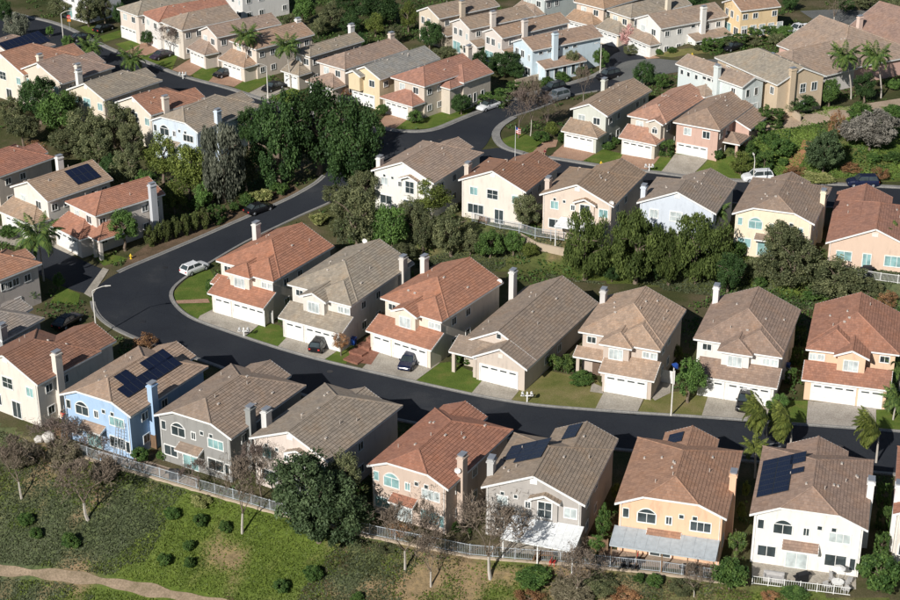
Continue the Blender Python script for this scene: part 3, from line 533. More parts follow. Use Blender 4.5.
# ---------------------------------------------------------------- helpers
def link(name,me,parent=None,loc=None,rz=0,scale=None):
    o=bpy.data.objects.new(name,me); COL.objects.link(o)
    if parent: o.parent=parent
    if loc is not None: o.location=loc
    if rz: o.rotation_euler=(0,0,rz)
    if scale: o.scale=scale
    return o
def thing(name,label,cat,loc=(0,0,0),rz=0,group=None):
    o=link(name,None,None,loc,rz); o.empty_display_size=.3
    return tag(o,label,cat,group)
def tag(o,label,cat,group=None):
    o['label']=label; o['category']=cat
    if group: o['group']=group
    return o
def struct(o): o['kind']='structure'; return o
class MB:
    def __init__(s): s.v=[]; s.f=[]; s.uv=[]; s.mi=[]
    def poly(s,pts,uv=None,mi=0):
        n=len(s.v); s.v+= [tuple(p) for p in pts]; s.f.append(tuple(range(n,n+len(pts))))
        s.uv.append(uv or [(p[0],p[1]) for p in pts]); s.mi.append(mi)
    def box(s,x0,x1,y0,y1,z0,z1,mi=0):
        a=[(x0,y0),(x1,y0),(x1,y1),(x0,y1)]
        s.poly([(x,y,z1) for x,y in a],mi=mi); s.poly([(x,y,z0) for x,y in a[::-1]],mi=mi)
        for i in range(4):
            p=a[i];q=a[(i+1)%4]
            s.poly([(p[0],p[1],z0),(q[0],q[1],z0),(q[0],q[1],z1),(p[0],p[1],z1)],[(0,0),(1,0),(1,1),(0,1)],mi)
    def bar(s,a,b,w,h=None,n=4,w2=None,mi=0,cap=True):
        a=Vector(a);b=Vector(b);d=b-a
        if d.length<1e-6:return
        d.normalize(); h=h or w; w2=w if w2 is None else w2
        up=Vector((0,0,1)) if abs(d.z)<.95 else Vector((1,0,0))
        e=d.cross(up).normalized(); u=e.cross(d)
        r0=[];r1=[]
        for i in range(n):
            t=2*math.pi*(i+.5)/n; k=math.sqrt(2) if n==4 else 1
            o=e*(math.cos(t)*k)+u*(math.sin(t)*k*(h/w))
            r0.append(a+o*w/2); r1.append(b+o*w2/2)
        for i in range(n):
            j=(i+1)%n; s.poly([r0[i],r0[j],r1[j],r1[i]],mi=mi)
        if cap: s.poly(r1,mi=mi); s.poly(r0[::-1],mi=mi)
    def mesh(s,name,mats,smooth=False):
        me=bpy.data.meshes.new(name); me.from_pydata(s.v,[],s.f)
        l=me.uv_layers.new(name='UVMap'); flat=[c for f in s.uv for p in f for c in p]
        l.data.foreach_set('uv',flat)
        for m in (mats if isinstance(mats,(list,tuple)) else [mats]): me.materials.append(m)
        me.polygons.foreach_set('material_index',s.mi)
        if smooth: me.polygons.foreach_set('use_smooth',[True]*len(s.f))
        return me
    def build(s,name,mats,parent=None,loc=None,rz=0,smooth=False):
        return link(name,s.mesh(name,mats,smooth),parent,loc,rz)
# ---------------------------------------------------------------- materials
def nodes(name,rough=.8,spec=.3):
    m=bpy.data.materials.new(name); m.use_nodes=True; n=m.node_tree.nodes; l=m.node_tree.links
    b=n['Principled BSDF']; b.inputs['Roughness'].default_value=rough; b.inputs['Specular IOR Level'].default_value=spec
    return m,n,l,b
def ramp(n,stops):
    r=n.new('ShaderNodeValToRGB'); e=r.color_ramp.elements
    e[0].position,e[0].color=stops[0][0],(*stops[0][1],1); e[1].position,e[1].color=stops[-1][0],(*stops[-1][1],1)
    for p,c in stops[1:-1]:
        x=e.new(p); x.color=(*c,1)
    return r
def noise(n,l,coord,scale,detail=4,rough=.55):
    t=n.new('ShaderNodeTexNoise'); t.inputs['Scale'].default_value=scale; t.inputs['Detail'].default_value=detail; t.inputs['Roughness'].default_value=rough
    if coord is not None: l.new(coord,t.inputs['Vector'])
    return t
def bump(n,l,b,h,strength,dist):
    p=n.new('ShaderNodeBump'); p.inputs['Strength'].default_value=strength; p.inputs['Distance'].default_value=dist
    l.new(h,p.inputs['Height']); l.new(p.outputs[0],b.inputs['Normal']); return p
def mul(c,k): return tuple(max(0,min(1,x*k)) for x in c)
def mixc(a,b,t): return tuple(x+(y-x)*t for x,y in zip(a,b))
MC={}
def plain(name,c,rough=.6,spec=.4,metal=0):
    if name in MC: return MC[name]
    m,n,l,b=nodes(name,rough,spec); b.inputs['Metallic'].default_value=metal
    g=n.new('ShaderNodeNewGeometry'); t=noise(n,l,g.outputs['Position'],2.3,5)
    r=ramp(n,[(.3,mul(c,.86)),(.7,mul(c,1.08))]); l.new(t.outputs[0],r.inputs[0]); l.new(r.outputs[0],b.inputs['Base Color'])
    MC[name]=m; return m
def stucco(c):
    g_=sum(c)/3; c=tuple(.97*(x*.88+g_*.12) for x in c)
    k=('st',c)
    if k in MC: return MC[k]
    m,n,l,b=nodes('stucco',.9,.15); g=n.new('ShaderNodeNewGeometry')
    mp=n.new('ShaderNodeMapping'); mp.inputs['Scale'].default_value=(1,1,.25); l.new(g.outputs['Position'],mp.inputs[0])
    t=noise(n,l,mp.outputs[0],1.6,6,.65); r=ramp(n,[(.25,mul(c,.76)),(.45,mul(c,.97)),(.6,c),(.8,mul(c,1.08))])
    l.new(t.outputs[0],r.inputs[0]); l.new(r.outputs[0],b.inputs['Base Color'])
    t2=noise(n,l,g.outputs['Position'],28,3); bump(n,l,b,t2.outputs[0],.35,.02)
    MC[k]=m; return m
def tiles(c,var=.115):
    g_=sum(c)/3; red=c[0]>1.9*c[1]; k_,m_=(1.27,.2) if red else (1.5,.12); c=tuple(k_*(x*(1-m_)+g_*m_)*t_ for x,t_ in zip(c,(1.03,1.0,.95)))
    k=('rt',c)
    if k in MC: return MC[k]
    m,n,l,b=nodes('roof_tile',.82,.22); uv=n.new('ShaderNodeUVMap'); uv.uv_map='UVMap'
    br=n.new('ShaderNodeTexBrick'); br.inputs['Scale'].default_value=1; br.inputs['Brick Width'].default_value=.32; br.inputs['Row Height'].default_value=.36
    br.inputs['Mortar Size'].default_value=.012; br.inputs['Mortar Smooth'].default_value=.4; br.inputs['Bias'].default_value=0; br.offset=.5
    br.inputs['Color1'].default_value=(*mul(c,1-var*1.25),1); br.inputs['Color2'].default_value=(*mul(c,1+var*1.35),1); br.inputs['Mortar'].default_value=(*mul(c,.72),1)
    l.new(uv.outputs[0],br.inputs['Vector'])
    g=n.new('ShaderNodeTexCoord'); t=noise(n,l,g.outputs['Object'],.55,6,.62)
    mx=n.new('ShaderNodeMix'); mx.data_type='RGBA'; mx.blend_type='MULTIPLY'; mx.inputs[0].default_value=1
    r=ramp(n,[(.25,(.76,.77,.80)),(.48,(1,1,1)),(.68,(1.04,.97,.9)),(.82,(1.0,.84,.7))])
    l.new(t.outputs[0],r.inputs[0]); l.new(br.outputs['Color'],mx.inputs[6]); l.new(r.outputs[0],mx.inputs[7])
    # second, fine speckle of newer and older tiles
    t3=noise(n,l,uv.outputs[0],2.6,2); r3=ramp(n,[(.35,(.92,.92,.93)),(.6,(1,1,1))]); l.new(t3.outputs[0],r3.inputs[0])
    m2=n.new('ShaderNodeMix'); m2.data_type='RGBA'; m2.blend_type='MULTIPLY'; m2.inputs[0].default_value=1
    l.new(mx.outputs[2],m2.inputs[6]); l.new(r3.outputs[0],m2.inputs[7]); l.new(m2.outputs[2],b.inputs['Base Color'])
    w=n.new('ShaderNodeTexWave'); w.wave_type='BANDS'; w.bands_direction='X'; w.inputs['Scale'].default_value=.985; w.inputs['Distortion'].default_value=.8
    l.new(uv.outputs[0],w.inputs['Vector']); bump(n,l,b,w.outputs[0],.22,.05)
    MC[k]=m; return m
def ground(name,stops,scale,rough=.95,bs=.5,fine=9.,spec=.1,detail=8,dist=.08):
    m,n,l,b=nodes(name,rough,spec); g=n.new('ShaderNodeNewGeometry')
    t=noise(n,l,g.outputs['Position'],scale,detail,.65); r=ramp(n,stops); l.new(t.outputs[0],r.inputs[0])
    t2=noise(n,l,g.outputs['Position'],fine,4); r2=ramp(n,[(.3,(.7,.7,.7)),(.7,(1.15,1.15,1.15))]); l.new(t2.outputs[0],r2.inputs[0])
    mx=n.new('ShaderNodeMix'); mx.data_type='RGBA'; mx.blend_type='MULTIPLY'; mx.inputs[0].default_value=1
    l.new(r.outputs[0],mx.inputs[6]); l.new(r2.outputs[0],mx.inputs[7]); l.new(mx.outputs[2],b.inputs['Base Color'])
    bump(n,l,b,t2.outputs[0],bs,dist); return m
def foliage(name,c1,c2,trans=.25):
    m,n,l,b=nodes(name,.6,.25); a=n.new('ShaderNodeAttribute'); a.attribute_name='tone'
    oi=n.new('ShaderNodeObjectInfo'); r=ramp(n,[(0,mul(c1,.6)),(.35,c1),(.75,c2),(1,mul(c2,1.35))]); l.new(a.outputs['Fac'],r.inputs[0])
    hs=n.new('ShaderNodeHueSaturation'); mr=n.new('ShaderNodeMapRange'); mr.inputs[3].default_value=.78; mr.inputs[4].default_value=1.22
    l.new(oi.outputs['Random'],mr.inputs[0]); l.new(mr.outputs[0],hs.inputs['Value']); l.new(r.outputs[0],hs.inputs['Color'])
    l.new(hs.outputs[0],b.inputs['Base Color'])
    tr=n.new('ShaderNodeBsdfTranslucent'); l.new(hs.outputs[0],tr.inputs['Color'])
    mx=n.new('ShaderNodeMixShader'); mx.inputs[0].default_value=trans
    l.new(b.outputs[0],mx.inputs[1]); l.new(tr.outputs[0],mx.inputs[2]); l.new(mx.outputs[0],n['Material Output'].inputs[0]); return m
def glass(name,c,rough=.12):
    m,n,l,b=nodes(name,rough,.8); g=n.new('ShaderNodeNewGeometry'); t=noise(n,l,g.outputs['Position'],.9,2)
    r=ramp(n,[(.35,mul(c,.7)),(.65,mul(c,1.2))]); l.new(t.outputs[0],r.inputs[0]); l.new(r.outputs[0],b.inputs['Base Color']); return m
def asphalt_mat():
    m,n,l,b=nodes('asphalt',.86,.25); g=n.new('ShaderNodeNewGeometry'); P=g.outputs['Position']
    t=noise(n,l,P,.09,7,.6); r=ramp(n,[(.3,(.018,.021,.028)),(.48,(.024,.028,.036)),(.62,(.030,.034,.041)),(.66,(.041,.044,.050)),(.8,(.036,.039,.045))]); l.new(t.outputs[0],r.inputs[0])
    v=n.new('ShaderNodeTexVoronoi'); v.feature='DISTANCE_TO_EDGE'; v.inputs['Scale'].default_value=.17; w=noise(n,l,P,.5,4); ad=n.new('ShaderNodeMix'); ad.data_type='RGBA'; ad.blend_type='ADD'; ad.inputs[0].default_value=1.4
    l.new(P,ad.inputs[6]); l.new(w.outputs['Color'],ad.inputs[7]); l.new(ad.outputs[2],v.inputs['Vector']); cr=ramp(n,[(.0,(.8,.8,.8)),(.010,(1,1,1))]); l.new(v.outputs['Distance'],cr.inputs[0])
    m1=n.new('ShaderNodeMix'); m1.data_type='RGBA'; m1.blend_type='MULTIPLY'; m1.inputs[0].default_value=1; l.new(r.outputs[0],m1.inputs[6]); l.new(cr.outputs[0],m1.inputs[7])
    f=noise(n,l,P,9,4); fr=ramp(n,[(.3,(.8,.8,.8)),(.7,(1.2,1.2,1.2))]); l.new(f.outputs[0],fr.inputs[0])
    m2=n.new('ShaderNodeMix'); m2.data_type='RGBA'; m2.blend_type='MULTIPLY'; m2.inputs[0].default_value=1; l.new(m1.outputs[2],m2.inputs[6]); l.new(fr.outputs[0],m2.inputs[7]); l.new(m2.outputs[2],b.inputs['Base Color'])
    bump(n,l,b,f.outputs[0],.3,.03); return m
def slope_mat():
    m,n,l,b=nodes('slope_ground',.97,.08); g=n.new('ShaderNodeNewGeometry'); P=g.outputs['Position']; a=n.new('ShaderNodeAttribute'); a.attribute_name='patch'
    t=noise(n,l,P,1.3,8,.7); r=ramp(n,[(.28,(.5,.52,.45)),(.5,(1,1,1)),(.72,(1.5,1.4,1.25))]); l.new(t.outputs[0],r.inputs[0])
    m1=n.new('ShaderNodeMix'); m1.data_type='RGBA'; m1.blend_type='MULTIPLY'; m1.inputs[0].default_value=1; l.new(a.outputs['Color'],m1.inputs[6]); l.new(r.outputs[0],m1.inputs[7]); l.new(m1.outputs[2],b.inputs['Base Color'])
    t2=noise(n,l,P,5,5,.7); bump(n,l,b,t2.outputs[0],1,.15); return m
M=dict(
 pathdirt=ground('path_dirt',[(.3,(.20,.16,.10)),(.5,(.30,.23,.16)),(.7,(.38,.29,.205))],.6,.98,.6,5),
 vergesoil=ground('verge_soil',[(.3,(.10,.075,.045)),(.7,(.20,.135,.09))],.5,.98,.8,5),
 asphalt=asphalt_mat(),
 concrete_road=ground('road_concrete',[(.3,(.13,.135,.13)),(.7,(.19,.19,.18))],.2,.9,.3,10),
 concrete=ground('concrete',[(.28,(.32,.285,.235)),(.5,(.42,.38,.32)),(.72,(.49,.45,.385))],.45,.9,.25,7),
 concrete2=ground('concrete_warm',[(.3,(.34,.30,.26)),(.5,(.41,.37,.32)),(.7,(.47,.43,.38))],.45,.9,.25,7),
 kerb=ground('kerb_concrete',[(.3,(.22,.215,.205)),(.7,(.32,.31,.29))],.6,.9,.25,7),
 brick_paver=ground('brick_paver',[(.3,(.36,.22,.15)),(.7,(.48,.31,.22))],.7,.9,.3,6),
 red_paver=ground('red_paver',[(.3,(.22,.10,.07)),(.7,(.34,.17,.12))],1.2,.9,.5,5),
 patio_tan=ground('patio_tan',[(.3,(.33,.25,.19)),(.7,(.45,.36,.28))],.5,.9,.3,6),
 lawn=ground('lawn',[(.28,(.085,.13,.028)),(.5,(.12,.175,.036)),(.65,(.17,.19,.05)),(.8,(.25,.215,.09))],.5,.98,.9,10,.05),
 drylawn=ground('dry_lawn',[(.25,(.11,.14,.035)),(.45,(.19,.19,.065)),(.7,(.29,.24,.115))],.35,.98,.9,10,.05),
 dirt=ground('dirt_track',[(.3,(.38,.29,.21)),(.7,(.52,.41,.31))],.3,.98,.5,5),
 redsoil=ground('red_soil',[(.3,(.34,.17,.085)),(.7,(.44,.24,.13))],.4,.98,.6,5),
 yard=ground('yard_ground',[(.28,(.045,.06,.02)),(.45,(.075,.08,.032)),(.6,(.125,.105,.06)),(.8,(.22,.165,.11))],.14,.98,.8,5),
 slope=slope_mat(),
 white=plain('white_paint',(.80,.80,.78),.5), offwhite=plain('offwhite_paint',(.72,.69,.63),.55),
 browntrim=plain('brown_trim',(.16,.11,.08),.6), greytrim=plain('grey_trim',(.5,.49,.47),.6),
 metal=plain('galvanised_metal',(.55,.57,.6),.4,.5,.6), dark=plain('dark_metal',(.03,.03,.033),.45),
 solar=None, glass=glass('glass_dark',(.045,.06,.065)), teal=glass('glass_teal',(.25,.42,.42),.25), pale=glass('glass_blind',(.5,.56,.56),.3),
 black=plain('black_cover',(.018,.018,.02),.6), wood=plain('wood',(.22,.14,.085),.8), red=plain('red_paint',(.55,.05,.04),.5),
 blue=plain('blue_plastic',(.02,.07,.3),.45), yellow=plain('hydrant_yellow',(.75,.52,.04),.5), orange=plain('orange_paint',(.85,.28,.03),.5),
 fence=plain('fence_metal',(.46,.50,.54),.5), wallstone=stucco((.50,.40,.29)), bark=plain('bark',(.19,.15,.115),.95,.1), palebark=plain('pale_bark',(.47,.43,.38),.9,.1),
 twig=plain('twig',(.20,.16,.125),.95,.1), twig2=plain('twig_reddish',(.18,.14,.12),.95,.1), skin=plain('skin',(.5,.3,.2),.6), tyre=plain('tyre',(.02,.02,.02),.8), grey=plain('grey_fabric',(.42,.41,.40),.8),
 cover=plain('patio_cover_white',(.80,.82,.82),.6), cover2=plain('patio_cover_grey',(.42,.47,.50),.6), navycloth=plain('navy_cloth',(.03,.04,.09),.8), darkred=plain('dark_red_cloth',(.22,.03,.04),.8), redcloth=plain('red_cloth',(.5,.03,.03),.8), hair=plain('hair',(.03,.02,.015),.7), lightblue=plain('pale_blue_plastic',(.3,.5,.75),.5), stone=plain('pale_stone',(.6,.57,.52),.85), wire=plain('paint_white_line',(.32,.33,.34),.7),
)
def solar_mat():
    m,n,l,b=nodes('solar_panel',.25,.3); uv=n.new('ShaderNodeUVMap'); br=n.new('ShaderNodeTexBrick'); br.offset=0
    br.inputs['Scale'].default_value=1; br.inputs['Brick Width'].default_value=1/6; br.inputs['Row Height'].default_value=.1; br.inputs['Mortar Size'].default_value=.006
    br.inputs['Color1'].default_value=(.008,.013,.035,1); br.inputs['Color2'].default_value=(.011,.018,.048,1); br.inputs['Mortar'].default_value=(.03,.035,.05,1)
    l.new(uv.outputs[0],br.inputs['Vector']); l.new(br.outputs['Color'],b.inputs['Base Color']); return m
M['solar']=solar_mat()
# ---------------------------------------------------------------- land
def vnoise(P,sc,seed):
    r=np.random.default_rng(seed); g=r.random((64,64)); q=P*sc+1000; i=np.floor(q).astype(int); f=q-i; f=f*f*(3-2*f); a=lambda u,v:g[(i[:,0]+u)%64,(i[:,1]+v)%64]
    return (a(0,0)*(1-f[:,0])+a(1,0)*f[:,0])*(1-f[:,1])+(a(0,1)*(1-f[:,0])+a(1,1)*f[:,0])*f[:,1]
_q=PTS['patch']; PATCH=dict(a=[(_q[i],rr,am) for i,rr,am in((0,6,.4),(1,5,.4),(2,4,.35),(3,3,.3),(4,4,.25),(5,7,.35))],b=[(_q[i],rr,am) for i,rr,am in((6,6,.35),(7,5,.3),(8,5,.35),(9,4,.25))],soil=[(_q[i],rr,am) for i,rr,am in((10,4,.26),(11,2.2,.26),(12,2,.24),(13,1.4,.2),(14,4,.16),(15,1.6,.2))])
def fields(P,seed=91):
    v={}
    for i,k in enumerate('abcd'):
        v[k]=.55*vnoise(P,.10,seed+i*7)+.27*vnoise(P,.31,seed+i*7+1)+.18*vnoise(P,.95,seed+i*7+2)+(.05 if k=='a' else 0)
        for (x,y,_),rad,amp in PATCH.get(k,()): v[k]=v[k]+amp*np.exp(-((P[:,0]-x)**2+(P[:,1]-y)**2)/(2*rad*rad))
    soil=.6*vnoise(P,.13,seed+50)+.4*vnoise(P,.5,seed+51)
    for (x,y,_),rad,amp in PATCH['soil']: soil=soil+amp*np.exp(-((P[:,0]-x)**2+(P[:,1]-y)**2)/(2*rad*rad))
    return v,soil
xs=[-2500,-900,-400,-240,-160]+[-120+1.0*i for i in range(241)]+[160,240,400,900,2500]
ys=[-700,-100,40,90]+[104+1.0*i for i in range(312)]+[430,470,540,700,1200,3000]
zz=[[H(x,y) for x in xs] for y in ys]
me=bpy.data.meshes.new('ground'); vv=[(x,y,zz[j][i]) for j,y in enumerate(ys) for i,x in enumerate(xs)]; nx=len(xs)
ff=[(j*nx+i,j*nx+i+1,(j+1)*nx+i+1,(j+1)*nx+i) for j in range(len(ys)-1) for i in range(nx-1)]
me.from_pydata(vv,[],ff); me.materials.append(M['yard']); me.materials.append(M['slope'])
mi=[]
for j in range(len(ys)-1):
    for i in range(nx-1):
        x=(xs[i]+xs[i+1])/2;y=(ys[j]+ys[j+1])/2; yb=interp(YB,x)
        mi.append(1 if (y<interp(YF,x) or (x>-14 and yb-2<y<yb+12) or (x>30 and YT<y<YT+24)) else 0)
_P=np.array([(v[0],v[1]) for v in vv]); _v,_so=fields(_P); _st=np.stack([_v[k] for k in 'abcd']); _w=np.exp(_st*11); _w/=_w.sum(0)
_c=(_w[:,:,None]*np.array([(.11,.155,.03),(.105,.13,.065),(.11,.125,.042),(.16,.15,.07)])[:,None,:]).sum(0); _s=np.clip((_so-.66)/.28,0,.8)[:,None]; _c=_c*(1-_s)+np.array((.30,.205,.13))*_s
_at=me.color_attributes.new('patch','FLOAT_COLOR','POINT'); _at.data.foreach_set('color',np.column_stack([_c,np.ones(len(_c))]).astype(np.float32).ravel())
me.polygons.foreach_set('material_index',mi); me.polygons.foreach_set('use_smooth',[True]*len(ff)); struct(link('ground',me))
def cat(P,n):
    P=[Vector((p[0],p[1],0)) for p in P]; Q=[P[0]*2-P[1]]+P+[P[-1]*2-P[-2]]; out=[]
    for i in range(1,len(Q)-2):
        for k in range(n):
            t=k/n; a,b,c,d=Q[i-1],Q[i],Q[i+1],Q[i+2]
            out.append(.5*((2*b)+(c-a)*t+(2*a-5*b+4*c-d)*t*t+(3*b-a-3*c+d)*t**3))
    out.append(P[-1]); return out
def resamp(P,n):
    L=[0]
    for a,b in zip(P,P[1:]): L.append(L[-1]+(b-a).length)
    out=[];k=0
    for i in range(n):
        s=L[-1]*i/(n-1)
        while k<len(L)-2 and L[k+1]<s:k+=1
        t=(s-L[k])/max(1e-6,L[k+1]-L[k]); out.append(P[k].lerp(P[k+1],t))
    return out
EDGE={}
ROFF={'street':.05,'upper_street':.054,'middle_street':.058,'cul_de_sac':.066,'side_street':.062,'far_street':.05,'court':.046}
for nm,mt,a,b in ROADS:
    n=max(len(a),len(b))*8; A=resamp(cat(a,10),n); B=resamp(cat(b,10),n); mb=MB(); EDGE[nm]=(A,B); K=6
    for i in range(n-1):
        for k in range(K):
            q=[A[i].lerp(B[i],k/K),A[i].lerp(B[i],(k+1)/K),A[i+1].lerp(B[i+1],(k+1)/K),A[i+1].lerp(B[i+1],k/K)]
            mb.poly([(p.x,p.y,H(p.x,p.y)+ROFF[nm]) for p in q])
    struct(mb.build(nm,M[mt],smooth=True))
def kerb(P,side,w=.22,walk=0.,name='kerb',red=()):
    P=resamp(P,max(8,int(sum((b-a).length for a,b in zip(P,P[1:]))/1.2))); mb=MB(); prev=None
    for i,p in enumerate(P):
        d=(P[min(i+1,len(P)-1)]-P[max(i-1,0)]).normalized(); nn=Vector((-d.y,d.x,0))*side; z=H(p.x,p.y)
        prof=[(-.3,.072),(0,.078),(.03,.19),(w,.19),(w+walk,.19),(w+walk,-.3)] if walk else [(-.3,.072),(0,.078),(.03,.17),(w,.17),(w,-.3)]
        row=[(p.x+nn.x*o,p.y+nn.y*o,z+h) for o,h in prof]
        if prev:
            for k in range(len(row)-1): mb.poly([prev[k],row[k],row[k+1],prev[k+1]])
        prev=row
    struct(mb.build(name,M['kerb']))
def nearest(P,q): return min(range(len(P)),key=lambda i:(P[i].x-q[0])**2+(P[i].y-q[1])**2)
for nm,sd,p0,p1,out,w,walk in KERBS:
    E_=EDGE[nm][sd]; i0=nearest(E_,p0); i1=nearest(E_,p1); kerb(E_[i0:i1+1],out,w,walk,'sidewalk' if walk>.5 else 'kerb')
kerb(cat([p[:2] for p in PTS['corner']],8),1,.22,.8,'sidewalk')
SO={'gutter_apron':.075,'verge':.03,'lawn':.02,'driveway':.05,'walkway':.06,'terrace':.06}
for nm,mt,off,P in SHEETS:
    bm=bmesh.new(); vs_=[bm.verts.new((x,y,0)) for x,y in P]; bm.faces.new(vs_)
    bmesh.ops.triangulate(bm,faces=bm.faces[:])
    for _ in range(4 if nm in('dirt_track','red_soil') else 2): bmesh.ops.subdivide_edges(bm,edges=bm.edges[:],cuts=1,use_grid_fill=True)
    for v in bm.verts: v.co.z=H(v.co.x,v.co.y)+(.09 if nm in('dirt_track','red_soil') else SO.get(nm,.05))
    me=bpy.data.meshes.new(nm); bm.to_mesh(me); bm.free(); me.materials.append(M[mt]); struct(link(nm,me))
# the footpath along the foot of the hillside
pth=resamp(cat([p[:2] for p in PTS['path']],8),60); mb=MB(); prev=None
for i,p in enumerate(pth):
    d=(pth[min(i+1,59)]-pth[max(i-1,0)]).normalized(); nn=Vector((-d.y,d.x,0)); w=.56+.14*math.sin(i*.37)+.09*math.sin(i*.83)
    row=[]
    for k in range(5):
        q=p+nn*w*(k/2-1); row.append((q.x,q.y,H(q.x,q.y)+.08))
    if prev:
        for k in range(4): mb.poly([prev[k],row[k],row[k+1],prev[k+1]])
    prev=row
struct(mb.build('footpath',M['pathdirt'],smooth=True))
for p in PTS['manhole']:
    mb=MB(); mb.bar((0,0,0),(0,0,.075),.75,n=18); struct(mb.build('manhole_cover',M['dark'],None,(p[0],p[1],H(p[0],p[1]))))
# painted hatching on the street between the palms
hp=PTS['hatch']; a,b,c,d=[Vector(p) for p in hp]; mb=MB()
for i in range(6):
    t=i/5; p=a.lerp(d,t); q=b.lerp(c,t); e=(q-p).normalized(); s=Vector((-e.y,e.x,0))*.07
    mb.poly([(v.x,v.y,H(v.x,v.y)+.064) for v in (p-s,q-s,q+s,p+s)])
struct(mb.build('road_marking',M['wire']))
# ---------------------------------------------------------------- houses
WINC={}
def win_mesh(w,h,style,trim,pane):
    k=(round(w,2),round(h,2),style,trim,pane)
    if k in WINC: return WINC[k]
    f=MB();g=MB();t=.11 if style!='slim' else .07; d=.07
    x0,x1,z0,z1=-w/2,w/2,-h/2,h/2
    for a in ((x0-t,x0,z0-t,z1+(0 if style=='arch' else t)),(x1,x1+t,z0-t,z1+(0 if style=='arch' else t)),(x0,x1,z0-t,z0)): f.box(a[0],a[1],-d,.02,a[2],a[3])
    if style!='arch': f.box(x0,x1,-d,.02,z1,z1+t)
    if style in('double','door','arch') : f.box(-.03,.03,-d+.02,.02,z0,z1)
    if style=='triple':
        for s in(-w/6,w/6): f.box(s-.03,s+.03,-d+.02,.02,z0,z1)
    if style=='grid':
        f.box(-.025,.025,-d+.02,.02,z0,z1); f.box(x0,x1,-d+.025,.02,-.025,.025)
    g.poly([(x0,-.02,z0),(x1,-.02,z0),(x1,-.02,z1),(x0,-.02,z1)])
    if style=='arch':
        rise=w*.28; N=8; pin=[];pout=[]
        for i in range(N+1):
            u=-1+2*i/N; z=z1+rise*(1-u*u); pin.append((u*w/2,z)); pout.append((u*(w/2+t),z1+(rise+t)*(1-u*u)))
        g.poly([(x,-.02,z) for x,z in pin]); f.box(x0,x1,-d+.01,.02,z1-.04,z1+.04)
        for i in range(N):
            f.poly([(pin[i][0],-d,pin[i][1]),(pin[i+1][0],-d,pin[i+1][1]),(pout[i+1][0],-d,pout[i+1][1]),(pout[i][0],-d,pout[i][1])])
            f.poly([(pout[i][0],-d,pout[i][1]),(pout[i+1][0],-d,pout[i+1][1]),(pout[i+1][0],.02,pout[i+1][1]),(pout[i][0],.02,pout[i][1])])
            f.poly([(pin[i][0],-d,pin[i][1]),(pin[i+1][0],-d,pin[i+1][1]),(pin[i+1][0],.02,pin[i+1][1]),(pin[i][0],.02,pin[i][1])])
    WINC[k]=(f.mesh('window',M[trim]),g.mesh('pane',M[pane])); return WINC[k]
GDC={}
def garage_mesh(w,h=2.15):
    k=round(w,2)
    if k in GDC: return GDC[k]
    f=MB();p=MB(); rows=4; n=max(2,round(w/1.15))
    for r in range(rows):
        z0=h*r/rows+.012; z1=h*(r+1)/rows-.012; f.box(-w/2,w/2,-.045,.03,z0,z1)
        for c in range(n):
            a=-w/2+w*(c+.1)/n; b=-w/2+w*(c+.9)/n
            if r==rows-1: p.box(a+.06,b-.06,-.056,-.03,z0+.2,z1-.13); f.box(a,b,-.05,-.03,z0+.09,z1-.09)
            else: f.box(a,b,-.06,-.03,z0+.09,z1-.09)
    fr=MB(); fr.box(-w/2-.14,-w/2-.01,-.09,.02,0,h+.14); fr.box(w/2+.01,w/2+.14,-.09,.02,0,h+.14); fr.box(-w/2-.01,w/2+.01,-.09,.02,h+.01,h+.14)
    GDC[k]=(f.mesh('garage_door',M['white']),p.mesh('pane',M['glass']),fr.mesh('door_frame',M['white'])); return GDC[k]
vb=MB(); vb.box(-.15,.15,-.1,.1,-.05,.12); VENT=vb.mesh('roof_vent',plain('vent_metal',(.50,.45,.40),.6))
vb=MB(); vb.bar((0,0,-.2),(0,0,.36),.09,n=8); PIPE=vb.mesh('vent_pipe',plain('vent_metal',(.50,.45,.40),.6))
vb=MB(); vb.box(-.505,.505,-.815,.815,.0,.04,mi=1); vb.poly([(-.47,-.78,.046),(.47,-.78,.046),(.47,.78,.046),(-.47,.78,.046)],[(0,0),(1,0),(1,1),(0,1)]); PANEL=vb.mesh('solar_panel',[M['solar'],plain('panel_frame',(.035,.042,.055),.5)])
db=MB()
for i in range(12):
    a0,a1=2*math.pi*i/12,2*math.pi*(i+1)/12
    db.poly([(0,.12,0),(.34*math.cos(a0),0,.34*math.sin(a0)),(.34*math.cos(a1),0,.34*math.sin(a1))])
db.bar((0,.1,0),(0,.1,-.45),.05); DISH=db.mesh('satellite_dish',M['white'])
STEP=.36
